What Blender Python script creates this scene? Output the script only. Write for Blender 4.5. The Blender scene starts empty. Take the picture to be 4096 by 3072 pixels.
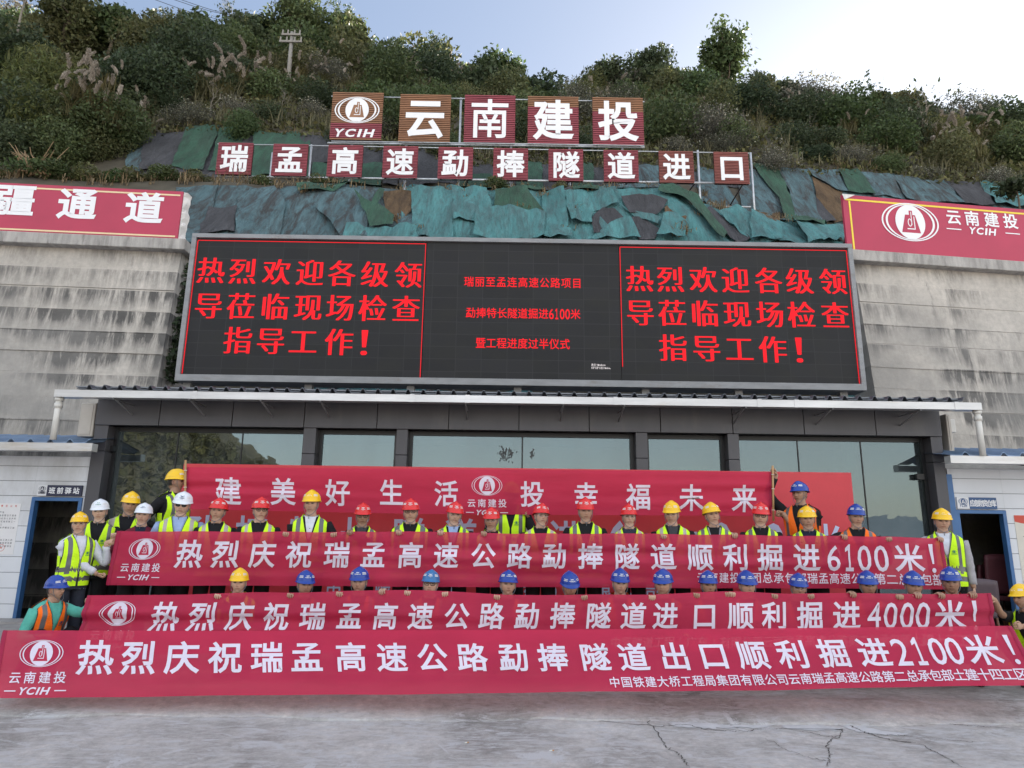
import bpy, bmesh, math, random
import numpy as np
from mathutils import Vector, Matrix, noise
random.seed(7); rng = np.random.default_rng(7)
SC = bpy.context.scene
COL = SC.collection

# ------------------------------------------------------------------ camera
F_PX = 2731.0                      # focal length in pixels of the 4096 px wide photograph (24 mm equivalent)
PITCH, ROLL, YAW, CAM_H = 0.219147, -0.0127013, 0.0080367, 1.60
_f = np.array([math.sin(YAW), math.cos(YAW), 0]); _r = np.array([math.cos(YAW), -math.sin(YAW), 0]); _u = np.array([0, 0, 1.0])
FWD = _f*math.cos(PITCH)+_u*math.sin(PITCH); _u2 = _u*math.cos(PITCH)-_f*math.sin(PITCH)
RGT = _r*math.cos(ROLL)-_u2*math.sin(ROLL); UPV = _u2*math.cos(ROLL)+_r*math.sin(ROLL)
CAM = np.array([0, 0, CAM_H])
cd = bpy.data.cameras.new('camera'); cam = bpy.data.objects.new('camera', cd); COL.objects.link(cam)
cd.sensor_width = 36; cd.lens = 36*F_PX/4096; cd.clip_end = 2000; cd.clip_start = .1
M = Matrix(((RGT[0], UPV[0], -FWD[0], 0), (RGT[1], UPV[1], -FWD[1], 0), (RGT[2], UPV[2], -FWD[2], CAM_H), (0, 0, 0, 1)))
cam.matrix_world = M
SC.camera = cam

# ------------------------------------------------------------------ light
FRONT_SKY = .33
SUN_EL, SUN_AZ = math.radians(27), math.radians(32)      # azimuth measured from +Y towards +X: behind the hill, to the right
SKY_STRENGTH, SUN_STRENGTH, EXPOSURE = 0.15, 3.5, 2.88
W = bpy.data.worlds.new('World'); SC.world = W; W.use_nodes = True
nt = W.node_tree; nt.nodes.clear()
sky = nt.nodes.new('ShaderNodeTexSky'); sky.sky_type = 'NISHITA'; sky.sun_disc = False
sky.sun_elevation = SUN_EL; sky.sun_rotation = SUN_AZ; sky.dust_density = 1.2; sky.ozone_density = 1.0; sky.air_density = 1.0
hs = nt.nodes.new('ShaderNodeHueSaturation'); hs.inputs['Saturation'].default_value = 1.0; hs.inputs['Value'].default_value = 1.0
gm = nt.nodes.new('ShaderNodeGamma'); gm.inputs['Gamma'].default_value = .46
tint = nt.nodes.new('ShaderNodeMix'); tint.data_type = 'RGBA'; tint.blend_type = 'MULTIPLY'; tint.inputs[0].default_value = 1
tsel = nt.nodes.new('ShaderNodeMix'); tsel.data_type = 'RGBA'; tsel.inputs[6].default_value = (1.10, .98, .885, 1); tsel.inputs[7].default_value = (.84, .95, 1.13, 1)
mr2 = nt.nodes.new('ShaderNodeMapRange'); mr2.inputs[1].default_value = 0; mr2.inputs[2].default_value = .7; nt.links.new(tsel.outputs[2], tint.inputs[7]); nt.links.new(mr2.outputs[0], tsel.inputs[0])
bg = nt.nodes.new('ShaderNodeBackground'); bg.inputs['Strength'].default_value = SKY_STRENGTH
wo = nt.nodes.new('ShaderNodeOutputWorld')
L = nt.links
# added direction gradient: sky dimmed over the hill, left brighter behind the viewer
tcw = nt.nodes.new('ShaderNodeTexCoord'); sxw = nt.nodes.new('ShaderNodeSeparateXYZ'); L.new(tcw.outputs['Generated'], sxw.inputs[0])
mrw = nt.nodes.new('ShaderNodeMapRange'); mrw.interpolation_type = 'SMOOTHSTEP'; mrw.inputs[1].default_value = -.35; mrw.inputs[2].default_value = .7; mrw.inputs[3].default_value = 1.0; mrw.inputs[4].default_value = FRONT_SKY; L.new(sxw.outputs['Y'], mrw.inputs[0]); L.new(sxw.outputs['Y'], mr2.inputs[0])
vm = nt.nodes.new('ShaderNodeVectorMath'); vm.operation = 'SCALE'; L.new(gm.outputs[0], vm.inputs[0]); L.new(mrw.outputs[0], vm.inputs['Scale'])
L.new(sky.outputs[0], gm.inputs[0]); L.new(vm.outputs[0], hs.inputs['Color']); L.new(hs.outputs[0], tint.inputs[6])
L.new(tint.outputs[2], bg.inputs['Color']); L.new(bg.outputs[0], wo.inputs['Surface'])
sl = bpy.data.lights.new('sun', 'SUN'); sl.energy = SUN_STRENGTH; sl.angle = math.radians(.5); sl.color = (1, .9, .76)
so = bpy.data.objects.new('sun', sl); COL.objects.link(so)
sd = Vector((math.cos(SUN_EL)*math.sin(SUN_AZ), math.cos(SUN_EL)*math.cos(SUN_AZ), math.sin(SUN_EL)))
so.rotation_euler = sd.to_track_quat('Z', 'Y').to_euler(); so.location = (20, 60, 60)
vs = SC.view_settings; vs.view_transform = 'Standard'; vs.look = 'None'; vs.gamma = 1; vs.use_curve_mapping = False; vs.exposure = EXPOSURE
SC.cycles.max_bounces = 6; SC.cycles.transparent_max_bounces = 12; SC.cycles.use_denoising = True
SC.cycles.caustics_reflective = False; SC.cycles.caustics_refractive = False

# ------------------------------------------------------------------ helpers
KP = 4096/2212                     # survey coordinates were read off a 2212 px wide view of the photograph
def ray(u, v):
    return FWD*F_PX + RGT*(u*KP-2048) - UPV*(v*KP-1536)
def atY(u, v, Y):
    d = ray(u, v); return CAM + d*(Y/d[1])
def atZ(u, v, Z):
    d = ray(u, v); return CAM + d*((Z-CAM_H)/d[2])
def tag(o, label=None, cat=None, group=None, kind=None):
    if label: o['label'] = label
    if cat: o['category'] = cat
    if group: o['group'] = group
    if kind: o['kind'] = kind
    return o
def empty(name, loc=(0, 0, 0)):
    o = bpy.data.objects.new(name, None); o.location = loc; o.empty_display_size = .2; COL.objects.link(o); return o
def mesh(name, V, F, mats, parent=None, mi=None, smooth=False, col=None, loc=None):
    m = bpy.data.meshes.new(name)
    m.from_pydata([tuple(map(float, p)) for p in V], [], [tuple(map(int, f)) for f in F])
    if not isinstance(mats, (list, tuple)): mats = [mats]
    for a in mats: m.materials.append(a)
    if mi is not None: m.polygons.foreach_set('material_index', np.asarray(mi, dtype=np.int32))
    if smooth: m.polygons.foreach_set('use_smooth', np.ones(len(m.polygons), dtype=bool))
    if col is not None:
        ca = m.color_attributes.new('Col', 'FLOAT_COLOR', 'POINT')
        c = np.ones((len(V), 4), dtype=np.float32); c[:, :3] = col; ca.data.foreach_set('color', c.ravel())
    m.update()
    return link(name, m, parent, loc)
def link(name, m, parent=None, loc=None):
    o = bpy.data.objects.new(name, m); COL.objects.link(o)
    if parent is not None:
        o.parent = parent
        if loc is None and parent.type == 'EMPTY' and parent.parent is None: loc = tuple(-c for c in parent.location)
    if loc is not None: o.location = loc
    return o
class MB:
    """collects boxes, tubes and sheets; build() links them as ONE mesh object"""
    def __init__(s): s.V = []; s.F = []; s.I = []; s.n = 0
    def add(s, V, F, i=0):
        V = np.asarray(V, dtype=float).reshape(-1, 3)
        s.V.append(V); s.F += [[a+s.n for a in f] for f in F]; s.I += [i]*len(F); s.n += len(V); return s
    def box(s, a, b, i=0, bev=0):
        x0, y0, z0 = np.minimum(a, b); x1, y1, z1 = np.maximum(a, b)
        if bev:
            B = bmesh.new(); bmesh.ops.create_cube(B, size=1)
            for q in B.verts: q.co = ((x0+x1)/2+q.co.x*(x1-x0), (y0+y1)/2+q.co.y*(y1-y0), (z0+z1)/2+q.co.z*(z1-z0))
            bmesh.ops.bevel(B, geom=B.edges[:], offset=bev, segments=2, affect='EDGES', profile=.5)
            B.verts.index_update(); s.add([q.co[:] for q in B.verts], [[q.index for q in f.verts] for f in B.faces], i); B.free(); return s
        V = [(x0,y0,z0),(x1,y0,z0),(x1,y1,z0),(x0,y1,z0),(x0,y0,z1),(x1,y0,z1),(x1,y1,z1),(x0,y1,z1)]
        return s.add(V, [(0,3,2,1),(4,5,6,7),(0,1,5,4),(1,2,6,5),(2,3,7,6),(3,0,4,7)], i)
    def tube(s, P, R, n=8, i=0, flat=1.0):
        V, F = tube(P, R, n, flat); return s.add(V, F, i)
    def grid(s, G, i=0, flip=False, closed=False):
        V, F = gridf(G, flip, closed); return s.add(V, F, i)
    def build(s, name, mats, parent=None, smooth=False, col=None, loc=None):
        return mesh(name, np.concatenate(s.V), s.F, mats, parent, s.I, smooth, col, loc)
def gridf(G, flip=False, closed=False):
    G = np.asarray(G, dtype=float); a, b = G.shape[:2]; F = []
    for i in range(a-1):
        for j in range(b if closed else b-1):
            k = (j+1) % b
            f = (i*b+j, i*b+k, (i+1)*b+k, (i+1)*b+j); F.append(f[::-1] if flip else f)
    return G.reshape(-1, 3), F
def tube(P, R, n=8, flat=1.0):
    P = np.asarray(P, dtype=float); k = len(P)
    R = np.full(k, R) if np.isscalar(R) else np.asarray(R, dtype=float)
    T = np.gradient(P, axis=0); T /= np.linalg.norm(T, axis=1)[:, None]+1e-12
    ref = np.array([0, 0, 1.0]) if abs(T[0][2]) < .9 else np.array([1.0, 0, 0])
    A = np.cross(T[0], ref); A /= np.linalg.norm(A); G = np.zeros((k, n, 3)); th = np.arange(n)*2*math.pi/n
    for i in range(k):
        A = A - T[i]*(A@T[i]); A /= np.linalg.norm(A)+1e-12; B = np.cross(T[i], A)
        G[i] = P[i] + R[i]*(np.cos(th)[:, None]*A*flat + np.sin(th)[:, None]*B)
    V, F = gridf(G, closed=True)
    F = F + [tuple(range(n))[::-1], tuple(range((k-1)*n, k*n))]
    return V, F
def spline(P, n):
    """Catmull-Rom through the points, n samples per span"""
    P = np.asarray(P, dtype=float); Q = np.vstack([2*P[0]-P[1], P, 2*P[-1]-P[-2]]); out = []
    for i in range(1, len(Q)-2):
        for t in np.linspace(0, 1, n, endpoint=False):
            a, b, c, d = Q[i-1:i+3]
            out.append(.5*((2*b)+(c-a)*t+(2*a-5*b+4*c-d)*t*t+(3*b-a-3*c+d)*t**3))
    out.append(P[-1]); return np.array(out)

# ------------------------------------------------------------------ materials
MATS = {}
def nodes(name):
    m = bpy.data.materials.new(name); m.use_nodes = True; t = m.node_tree
    return m, t, t.nodes['Principled BSDF'], t.nodes['Material Output']
def mixc(t, fac, a, b, blend='MIX'):
    x = t.nodes.new('ShaderNodeMix'); x.data_type = 'RGBA'; x.blend_type = blend
    for s, val in ((0, fac), (6, a), (7, b)):
        if hasattr(val, 'links') or hasattr(val, 'is_linked'): t.links.new(val, x.inputs[s])
        elif s == 0: x.inputs[0].default_value = val
        else: x.inputs[s].default_value = (*val[:3], 1)
    return x.outputs[2]
def noise_tex(t, scale, detail=4, rough=.55, coord='Object', stretch=(1, 1, 1), dist=0):
    tc = t.nodes.new('ShaderNodeTexCoord'); mp = t.nodes.new('ShaderNodeMapping'); mp.inputs['Scale'].default_value = stretch
    n = t.nodes.new('ShaderNodeTexNoise'); n.inputs['Scale'].default_value = scale; n.inputs['Detail'].default_value = detail
    n.inputs['Roughness'].default_value = rough; n.inputs['Distortion'].default_value = dist
    t.links.new(tc.outputs[coord], mp.inputs[0]); t.links.new(mp.outputs[0], n.inputs['Vector']); return n.outputs['Fac']
def ramp(t, fac, stops):
    r = t.nodes.new('ShaderNodeValToRGB'); e = r.color_ramp.elements
    while len(e) < len(stops): e.new(.5)
    for k, (p, c) in zip(e, stops):
        k.position = p; k.color = (c, c, c, 1) if np.isscalar(c) else (*c[:3], 1)
    t.links.new(fac, r.inputs[0]); return r.outputs[0]
def bump(t, p, h, strength=.3, dist=.02):
    b = t.nodes.new('ShaderNodeBump'); b.inputs['Strength'].default_value = strength; b.inputs['Distance'].default_value = dist
    t.links.new(h, b.inputs['Height']); t.links.new(b.outputs[0], p.inputs['Normal'])
def mat(name, c, rough=.6, metal=0, var=.15, vscale=6, bmp=0, bscale=40, spec=.5, stretch=(1, 1, 1), dirt=None, coord='Object'):
    if name in MATS: return MATS[name]
    m, t, p, o = nodes(name)
    p.inputs['Roughness'].default_value = rough; p.inputs['Metallic'].default_value = metal; p.inputs['Specular IOR Level'].default_value = spec
    c = np.array(c)
    if var:
        f = noise_tex(t, vscale, 5, .6, coord, stretch)
        out = mixc(t, ramp(t, f, [(.3, 0), (.7, 1)]), tuple(np.clip(c*(1-var), 0, 1)), tuple(np.clip(c*(1+var), 0, 1)))
        if dirt is not None:
            g = noise_tex(t, vscale*.6, 8, .7, coord, stretch); out = mixc(t, ramp(t, g, [(.55, 0), (.75, .8)]), out, dirt)
        t.links.new(out, p.inputs['Base Color'])
    else: p.inputs['Base Color'].default_value = (*c, 1)
    if bmp: bump(t, p, noise_tex(t, bscale, 4, .6, coord), bmp)
    MATS[name] = m; return m
def cloth_mat(name, c, clear=.10, sheer=.12):
    """thin banner fabric: some light passes straight through, some is scattered on"""
    m, t, p, o = nodes(name)
    f = noise_tex(t, 1.6, 4, .6, 'Object', (1, 1, 2.5)); c = np.array(c)
    colr = mixc(t, ramp(t, f, [(.3, 0), (.7, 1)]), tuple(c*.92), tuple(np.clip(c*1.08, 0, 1)))
    t.links.new(colr, p.inputs['Base Color']); p.inputs['Roughness'].default_value = .55; p.inputs['Specular IOR Level'].default_value = .25
    bump(t, p, noise_tex(t, 5, 3, .5, 'Object', (.6, 1, 2.2)), .25, .03)
    tl = t.nodes.new('ShaderNodeBsdfTranslucent'); t.links.new(colr, tl.inputs['Color'])
    tr = t.nodes.new('ShaderNodeBsdfTransparent'); tr.inputs['Color'].default_value = (1, .55, .45, 1)
    a = t.nodes.new('ShaderNodeMixShader'); a.inputs[0].default_value = sheer
    b = t.nodes.new('ShaderNodeMixShader'); b.inputs[0].default_value = clear
    t.links.new(p.outputs[0], a.inputs[1]); t.links.new(tl.outputs[0], a.inputs[2])
    t.links.new(a.outputs[0], b.inputs[1]); t.links.new(tr.outputs[0], b.inputs[2]); t.links.new(b.outputs[0], o.inputs[0])
    return m
def emit_mat(name, c, s):
    m, t, p, o = nodes(name); p.inputs['Base Color'].default_value = (.02, .01, .01, 1)
    p.inputs['Specular IOR Level'].default_value = 0; p.inputs['Emission Color'].default_value = (*c, 1); p.inputs['Emission Strength'].default_value = s; return m
def leaf_mat(name, c1, c2, trans=.3):
    m, t, p, o = nodes(name)
    at = t.nodes.new('ShaderNodeAttribute'); at.attribute_name = 'Col'
    oi = t.nodes.new('ShaderNodeObjectInfo')
    base = mixc(t, oi.outputs['Random'], c1, c2); colr = mixc(t, 1.0, base, at.outputs['Color'], 'MULTIPLY')
    t.links.new(colr, p.inputs['Base Color']); p.inputs['Roughness'].default_value = .6; p.inputs['Specular IOR Level'].default_value = .3
    tl = t.nodes.new('ShaderNodeBsdfTranslucent'); t.links.new(colr, tl.inputs['Color'])
    a = t.nodes.new('ShaderNodeMixShader'); a.inputs[0].default_value = trans
    t.links.new(p.outputs[0], a.inputs[1]); t.links.new(tl.outputs[0], a.inputs[2]); t.links.new(a.outputs[0], o.inputs[0]); return m
def col_mat(name, rough=.55, spec=.4):
    m, t, p, o = nodes(name); at = t.nodes.new('ShaderNodeAttribute'); at.attribute_name = 'Col'
    t.links.new(at.outputs['Color'], p.inputs['Base Color']); p.inputs['Roughness'].default_value = rough; p.inputs['Specular IOR Level'].default_value = spec
    return m
WHITE = mat('white_paint', (.78, .78, .80), .5, var=.05)
STEEL = mat('galvanised_steel', (.5, .52, .55), .4, .5, var=.2, vscale=9)
GREY_METAL = mat('grey_metal', (.235, .24, .25), .5, .05, var=.15, vscale=3, stretch=(1, 1, 3), dirt=(.16, .13, .11))
BLACK = mat('black_plastic', (.015, .015, .017), .5, var=0)

# ------------------------------------------------------------------ lettering
GLYPH = {}
def glyph(ch, bold):
    k = (ch, bold)
    if k in GLYPH: return GLYPH[k]
    if ch == '1':                                        # lining figure one with a foot, as on the banners
        V = np.array([(.20, 0), (.80, 0), (.80, .10), (.57, .10), (.57, .73), (.47, .73), (.20, .62), (.20, .52), (.43, .57), (.43, .10), (.20, .10)]) + 0.0
        F = [[0, 1, 2, 3, 9, 10], [3, 4, 8, 9], [4, 5, 6, 7, 8]]; GLYPH[k] = (V, F, (0.0, 1.0, 0, .73)); return GLYPH[k]
    if ch == '！':                                       # tapered stroke over a round dot
        th = np.linspace(0, 2*math.pi, 14, endpoint=False)
        V = np.concatenate([[(.0, .88), (1.0, .88), (.72, .27), (.28, .27)], np.stack([.5+.5*np.cos(th), .07+.075*np.sin(th)], 1)])
        GLYPH[k] = (V, [[3, 2, 1, 0], list(range(4, 18))], (0.0, 1.0, 0, .88)); return GLYPH[k]
    c = bpy.data.curves.new('glyph', 'FONT'); c.body = ch; c.resolution_u = 3; c.fill_mode = 'FRONT'
    o = bpy.data.objects.new('glyph', c); COL.objects.link(o)
    dg = bpy.context.evaluated_depsgraph_get()
    m = bpy.data.meshes.new_from_object(o.evaluated_get(dg), depsgraph=dg)
    V = np.array([q.co[:2] for q in m.vertices]); F = []
    for p in m.polygons:
        f = list(p.vertices); a = V[f]; ar = np.sum(a[:, 0]*np.roll(a[:, 1], -1)-a[:, 1]*np.roll(a[:, 0], -1)); F.append(f if ar >= 0 else f[::-1])
    bpy.data.objects.remove(o); bpy.data.curves.remove(c); bpy.data.meshes.remove(m)
    if len(V) and bold:                                  # fatten the strokes: every outline point moves out along its mitre
        cnt = {}
        for f in F:
            for a, b in zip(f, f[1:]+f[:1]): cnt[(a, b)] = 1
        N = {}
        for (a, b) in cnt:
            if (b, a) in cnt: continue
            d = V[b]-V[a]; l = np.hypot(*d)
            if l < 1e-9: continue
            n = np.array([d[1], -d[0]])/l; N.setdefault(a, []).append(n); N.setdefault(b, []).append(n)
        W2 = V.copy()
        for k, ns in N.items():
            if len(ns) == 2:
                q = ns[0]+ns[1]; dd = 1+ns[0]@ns[1]; q = q/max(dd, .35)
            else: q = np.mean(ns, 0)
            W2[k] += bold*q
        V = W2
    if len(V):
        if ord(ch) > 0x2e80: box = (0, 1, -.12, .88)
        else: box = (V[:, 0].min(), V[:, 0].max(), min(V[:, 1].min(), 0), max(V[:, 1].max(), .73))
    else: box = (0, .3, 0, .7)
    GLYPH[k] = (V, F, box); return GLYPH[k]
class Ink:
    """flat lettering gathered in (x, z) metres, later laid on a surface"""
    def __init__(s): s.V = []; s.F = []; s.n = 0; s.I = []; s.H = []
    def add(s, V, F, i=0, h=0.0):
        V = np.asarray(V, dtype=float); s.V.append(V); s.F += [[a+s.n for a in f] for f in F]; s.I += [i]*len(F); s.H.append(np.full(len(V), h)); s.n += len(V)
    def char(s, ch, x, z, w, h, bold=.015, i=0, lift=0.0, shear=0.0):
        V, F, (a, b, c, d) = glyph(ch, bold)
        if not len(V): return
        q = np.empty_like(V); q[:, 1] = z+((V[:, 1]-c)/(d-c)-.5)*h; q[:, 0] = x+((V[:, 0]-a)/(b-a)-.5)*w + shear*(q[:, 1]-z)
        s.add(q, F, i, lift)
    def line(s, text, x0, x1, z, h, bold=.015, i=0, wid=.92, shear=0.0, lift=0.0):
        st = (x1-x0)/len(text)
        for k, ch in enumerate(text):
            w = h*wid if ord(ch) > 0x2e80 and ch != '！' else st*.62
            s.char(ch, x0+(k+.5)*st, z, w if ord(ch) > 0x2e80 else st*.72, h if ord(ch) > 0x2e80 else h*.86, bold, i, lift, shear)
    def ring(s, x, z, a, b, t, i=0, n=48, h=0.0, t2=None):
        th = np.linspace(0, 2*math.pi, n, endpoint=False); t2 = t if t2 is None else t2
        o = np.stack([x+a*np.cos(th), z+b*np.sin(th)], 1); q = np.stack([x+(a-t)*np.cos(th), z+(b-t2)*np.sin(th)], 1)
        s.add(np.concatenate([o, q]), [(k, (k+1) % n, n+(k+1) % n, n+k) for k in range(n)], i, h)
    def disc(s, x, z, a, b, i=0, n=40, h=0.0):
        th = np.linspace(0, 2*math.pi, n, endpoint=False)
        s.add(np.stack([x+a*np.cos(th), z+b*np.sin(th)], 1), [tuple(range(n))], i, h)
    def poly(s, P, i=0, h=0.0): s.add(P, [tuple(range(len(P)))], i, h)
    def emblem(s, x, z, a, lift=.0015, ring=1.0):
        """double oval round a disc that carries a bell shape and two hooked strokes; material 0 = ink, 1 = ground"""
        b = a*.66
        s.ring(x, z, a, b, a*.055*ring, 0, t2=a*.035*ring); s.ring(x, z, a*.86, b*.93, a*.075*ring, 0, t2=a*.03)
        s.disc(x, z, a*.52, b*.90)
        P = lambda L: [(x+p*a, z+q*a) for p, q in L]
        s.poly(P([(-.33, -.37), (.33, -.37), (.19, .25), (.10, .25), (.10, .40), (-.02, .40), (-.02, .25), (-.16, .25)]), 1, lift)
        s.poly(P([(-.13, -.22), (.155, -.22), (.155, -.255), (-.13, -.255)]), 0, lift*2)
        s.poly(P([(.125, -.2199), (.155, -.2199), (.155, .20), (.125, .20)]), 0, lift*2)
        s.ring(x-.02*a, z-.02*a, a*.075, a*.14, a*.03, 0, 20, lift*2)
        s.poly(P([(.035, -.10), (.06, -.10), (.06, .36), (.035, .36)]), 0, lift*2)
    def build(s, name, mats, fn, parent=None, cut=None, smooth=False, loc=None):
        """fn maps arrays (x, z, lift) to world points; cut = grid step that keeps long faces on a curved surface"""
        V = np.concatenate(s.V); H = np.concatenate(s.H); F, I = s.F, s.I
        if cut:
            B = bmesh.new(); vs_ = [B.verts.new((p[0], h, p[1])) for p, h in zip(V, H)]
            for f, i in zip(F, I):
                try: B.faces.new([vs_[k] for k in f]).material_index = i
                except ValueError: pass
            for ax in (0, 2):
                lo, hi = V[:, ax//2].min(), V[:, ax//2].max()
                for c in np.arange(lo+cut, hi, cut):
                    no = (1, 0, 0) if ax == 0 else (0, 0, 1); co = (c, 0, 0) if ax == 0 else (0, 0, c)
                    bmesh.ops.bisect_plane(B, geom=B.verts[:]+B.edges[:]+B.faces[:], plane_co=co, plane_no=no, dist=1e-6)
            B.verts.index_update(); A = np.array([q.co[:] for q in B.verts]); V, H = A[:, [0, 2]], A[:, 1]
            F = [[q.index for q in f.verts] for f in B.faces]; I = [f.material_index for f in B.faces]; B.free()
        return mesh(name, fn(V[:, 0], V[:, 1], H), F, mats, parent, I, smooth, None, loc)
def flatY(Y, off=.004):
    return lambda x, z, h: np.stack([x, np.full_like(x, Y-off)-h, z], 1)
def pxline(ink, text, us, v0, v1, Y, h, bold=.015, wid=.95, i=0, dig=.60):
    """characters centred at the survey columns us; row heights v0 (first) to v1 (last)"""
    n = len(text)
    for k, ch in enumerate(text):
        u = us[k] if len(us) == n else us[0]+(us[-1]-us[0])*k/(n-1); v = v0+(v1-v0)*k/max(1, n-1)
        p = atY(u, v, Y); cjk = ord(ch) > 0x2e80 and ch not in '！'
        w = h*wid if cjk else (h*dig*.8 if ch.isdigit() else h*.14)
        ink.char(ch, p[0], p[2], w, h if cjk else h*.88, bold, i)
# ------------------------------------------------------------------ ground and hill
def curveX(pts, Y):
    q = np.array([atY(u, v, Y) for u, v in pts]); return q[:, 0], q[:, 2]
BENCH = curveX([(-300,375),(0,385),(400,392),(700,404),(1000,408),(1450,412),(1520,440),(1640,470),(1830,500),(2212,520),(2500,535)], 21.0)
NETTOP = curveX([(-300,280),(0,290),(280,283),(540,285),(700,300),(1000,345),(1150,357),(1640,361),(1830,375),(2000,390),(2212,408),(2500,425)], 27.0)
RIDGE = curveX([(-400,60),(0,70),(150,110),(300,150),(450,140),(640,130),(800,162),(1000,232),(1150,268),(1400,226),(1600,282),(1800,308),(2000,338),(2212,384),(2600,410)], 50.0)
def hz(x, y):
    x = np.asarray(x, dtype=float); y = np.asarray(y, dtype=float)
    zb = np.interp(x, *BENCH); zt = np.interp(x, *NETTOP); zr = np.interp(x, *RIDGE)
    side = np.clip((np.abs(x)-6.9)/1.0, 0, 1); z145 = 4.6+side*1.6
    s_ = .13*np.clip(x-6.9, 0, 42); k = [(13.0+s_, 2.0+side*.5), (14.5+s_, z145), (21.0, zb), (22.9, zb+.25), (27.0, zt), (34.0, zt+(zr-zt)*.42), (42.0, zt+(zr-zt)*.76), (50.0, zr), (60.0, zr-1.5), (90.0, zr-16)]
    out = np.full(np.broadcast(x, y).shape, 0.0)+k[0][1]
    for (ya, za), (yb, zb_) in zip(k, k[1:]):
        t = np.clip((y-ya)/(yb-ya), 0, 1); out = np.where(y >= ya, za+(zb_-za)*t, out)
    b = np.sin(x*.9+y*.35)*np.sin(x*.37-y*.8+1.3)*.16+np.sin(x*2.3+1)*np.sin(y*1.9+x*.4)*.07
    return out+b*np.clip((y-13.2)/1.5, 0, 1)*np.where((y > 20.8) & (y < 23.2), .5, 1)
def hit(u, v, lift=0.0, y0=13.2, y1=70):
    """where the view through a survey point meets the hillside"""
    ys = np.arange(y0, y1, .05)
    for _ in range(60):        # a point above the ridge line slides down to the ridge
        d = ray(u, v); d = d/d[1]; P = CAM+d*ys[:, None]; g = P[:, 2] <= hz(P[:, 0], P[:, 1])+lift
        if g.any(): break
        v += 4
    return P[int(np.argmax(g))]
def ground_material():
    m, t, p, o = nodes('worn_concrete')
    base = mixc(t, ramp(t, noise_tex(t, .9, 8, .65, dist=.6), [(.3, 0), (.68, 1)]), (.255, .237, .22), (.70, .665, .63))
    fine = mixc(t, ramp(t, noise_tex(t, 14, 8, .75), [(.25, 0), (.75, 1)]), (.62, .61, .61), (1.25, 1.25, 1.25))
    c = mixc(t, 1.0, base, fine, 'MULTIPLY')
    sc = ramp(t, noise_tex(t, 5, 9, .75, stretch=(.6, 1.6, 1), dist=1.4), [(.49, 0), (.60, 1)])
    c = mixc(t, sc, c, (.54, .53, .53)); 
    sp = ramp(t, noise_tex(t, .75, 9, .74, dist=1.3), [(.60, 0), (.625, 1)])
    c = mixc(t, sp, c, (.56, .55, .55))
    bl = ramp(t, noise_tex(t, 1.7, 6, .7, dist=.5), [(.60, 0), (.76, .55)])
    c = mixc(t, bl, c, (.22, .20, .19))
    t.links.new(c, p.inputs['Base Color']); p.inputs['Roughness'].default_value = .8
    bump(t, p, noise_tex(t, 22, 9, .8), .8, .03); return m
GM = ground_material()
g = mesh('ground', [(-300,-300,0),(300,-300,0),(300,300,0),(-300,300,0)], [(0,1,2,3)], GM); tag(g, kind='structure')
CRACK = mat('crack_dark', (.10, .092, .082), .9, var=.2); PATCH = mat('cement_patch', (.50, .495, .495), .85, var=.12, vscale=9, bmp=.3)  # plain dark colour for the flat crack ribbons
def wiggle(P, n, amp, seed):
    r = np.random.default_rng(seed); Q = spline(P, n); Q[1:-1, :2] += r.normal(0, amp, (len(Q)-2, 2)); return Q
def ribbon(Q, w, z, seed):
    r = np.random.default_rng(seed); T = np.gradient(Q[:, :2], axis=0); N = np.stack([-T[:, 1], T[:, 0]], 1); N /= np.linalg.norm(N, axis=1)[:, None]
    ww = .5*w*(.45+r.random(len(Q)))*np.interp(np.linspace(0, 1, len(Q)), [0, .08, .9, 1], [.2, 1, 1, .1])
    a = Q[:, :2]+N*ww[:, None]; b = Q[:, :2]-N*ww[:, None]
    return np.stack([np.column_stack([a, np.full(len(Q), z)]), np.column_stack([b, np.full(len(Q), z)])], 1)
cracks = [([(1930,1525),(1985,1552),(2030,1562),(2090,1568),(2150,1571),(2212,1578)],.007), ([(2700/1.852+290,1520),(1788,1535),(1825,1560),(1870,1583),(1930,1600),(1985,1605)],.012),
 ([(1000,1543),(1080,1541),(1180,1548),(1300,1558),(1420,1569),(1480,1566),(1530,1576),(1600,1580),(1660,1574)],.009), ([(1365,1520),(1395,1545),(1430,1600),(1470,1635),(1490,1659)],.009),
 ([(700,1500),(760,1505),(860,1520),(960,1528),(1040,1520)],.010), ([(780,1538),(860,1540),(960,1538),(1000,1543)],.006),
 ([(1820,1575),(1815,1590),(1790,1605),(1795,1630),(1790,1659)],.008), ([(1870,1583),(1900,1588),(1960,1590),(2060,1600),(2120,1605)],.006), ([(1655,1595),(1700,1620),(1760,1640),(1790,1645)],.005),
 ([(1835,1525),(1900,1528),(2000,1540),(2100,1557),(2160,1563)],.006), ([(1985,1605),(2020,1625),(2050,1640),(2080,1659)],.006), ([(60,1520),(150,1535),(250,1545),(330,1543)],.005),
 ([(1660,1574),(1720,1578),(1790,1592),(1815,1590)],.006),([(1470,1520),(1500,1512),(1560,1506),(1600,1505)],.005)]
for k, (P, w) in enumerate(cracks):
    Q = wiggle([atZ(u, v, 0) for u, v in P], 14, .012, k); G = ribbon(Q, w, .004, k)
    MB().grid(G).build('crack', CRACK, g)
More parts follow.
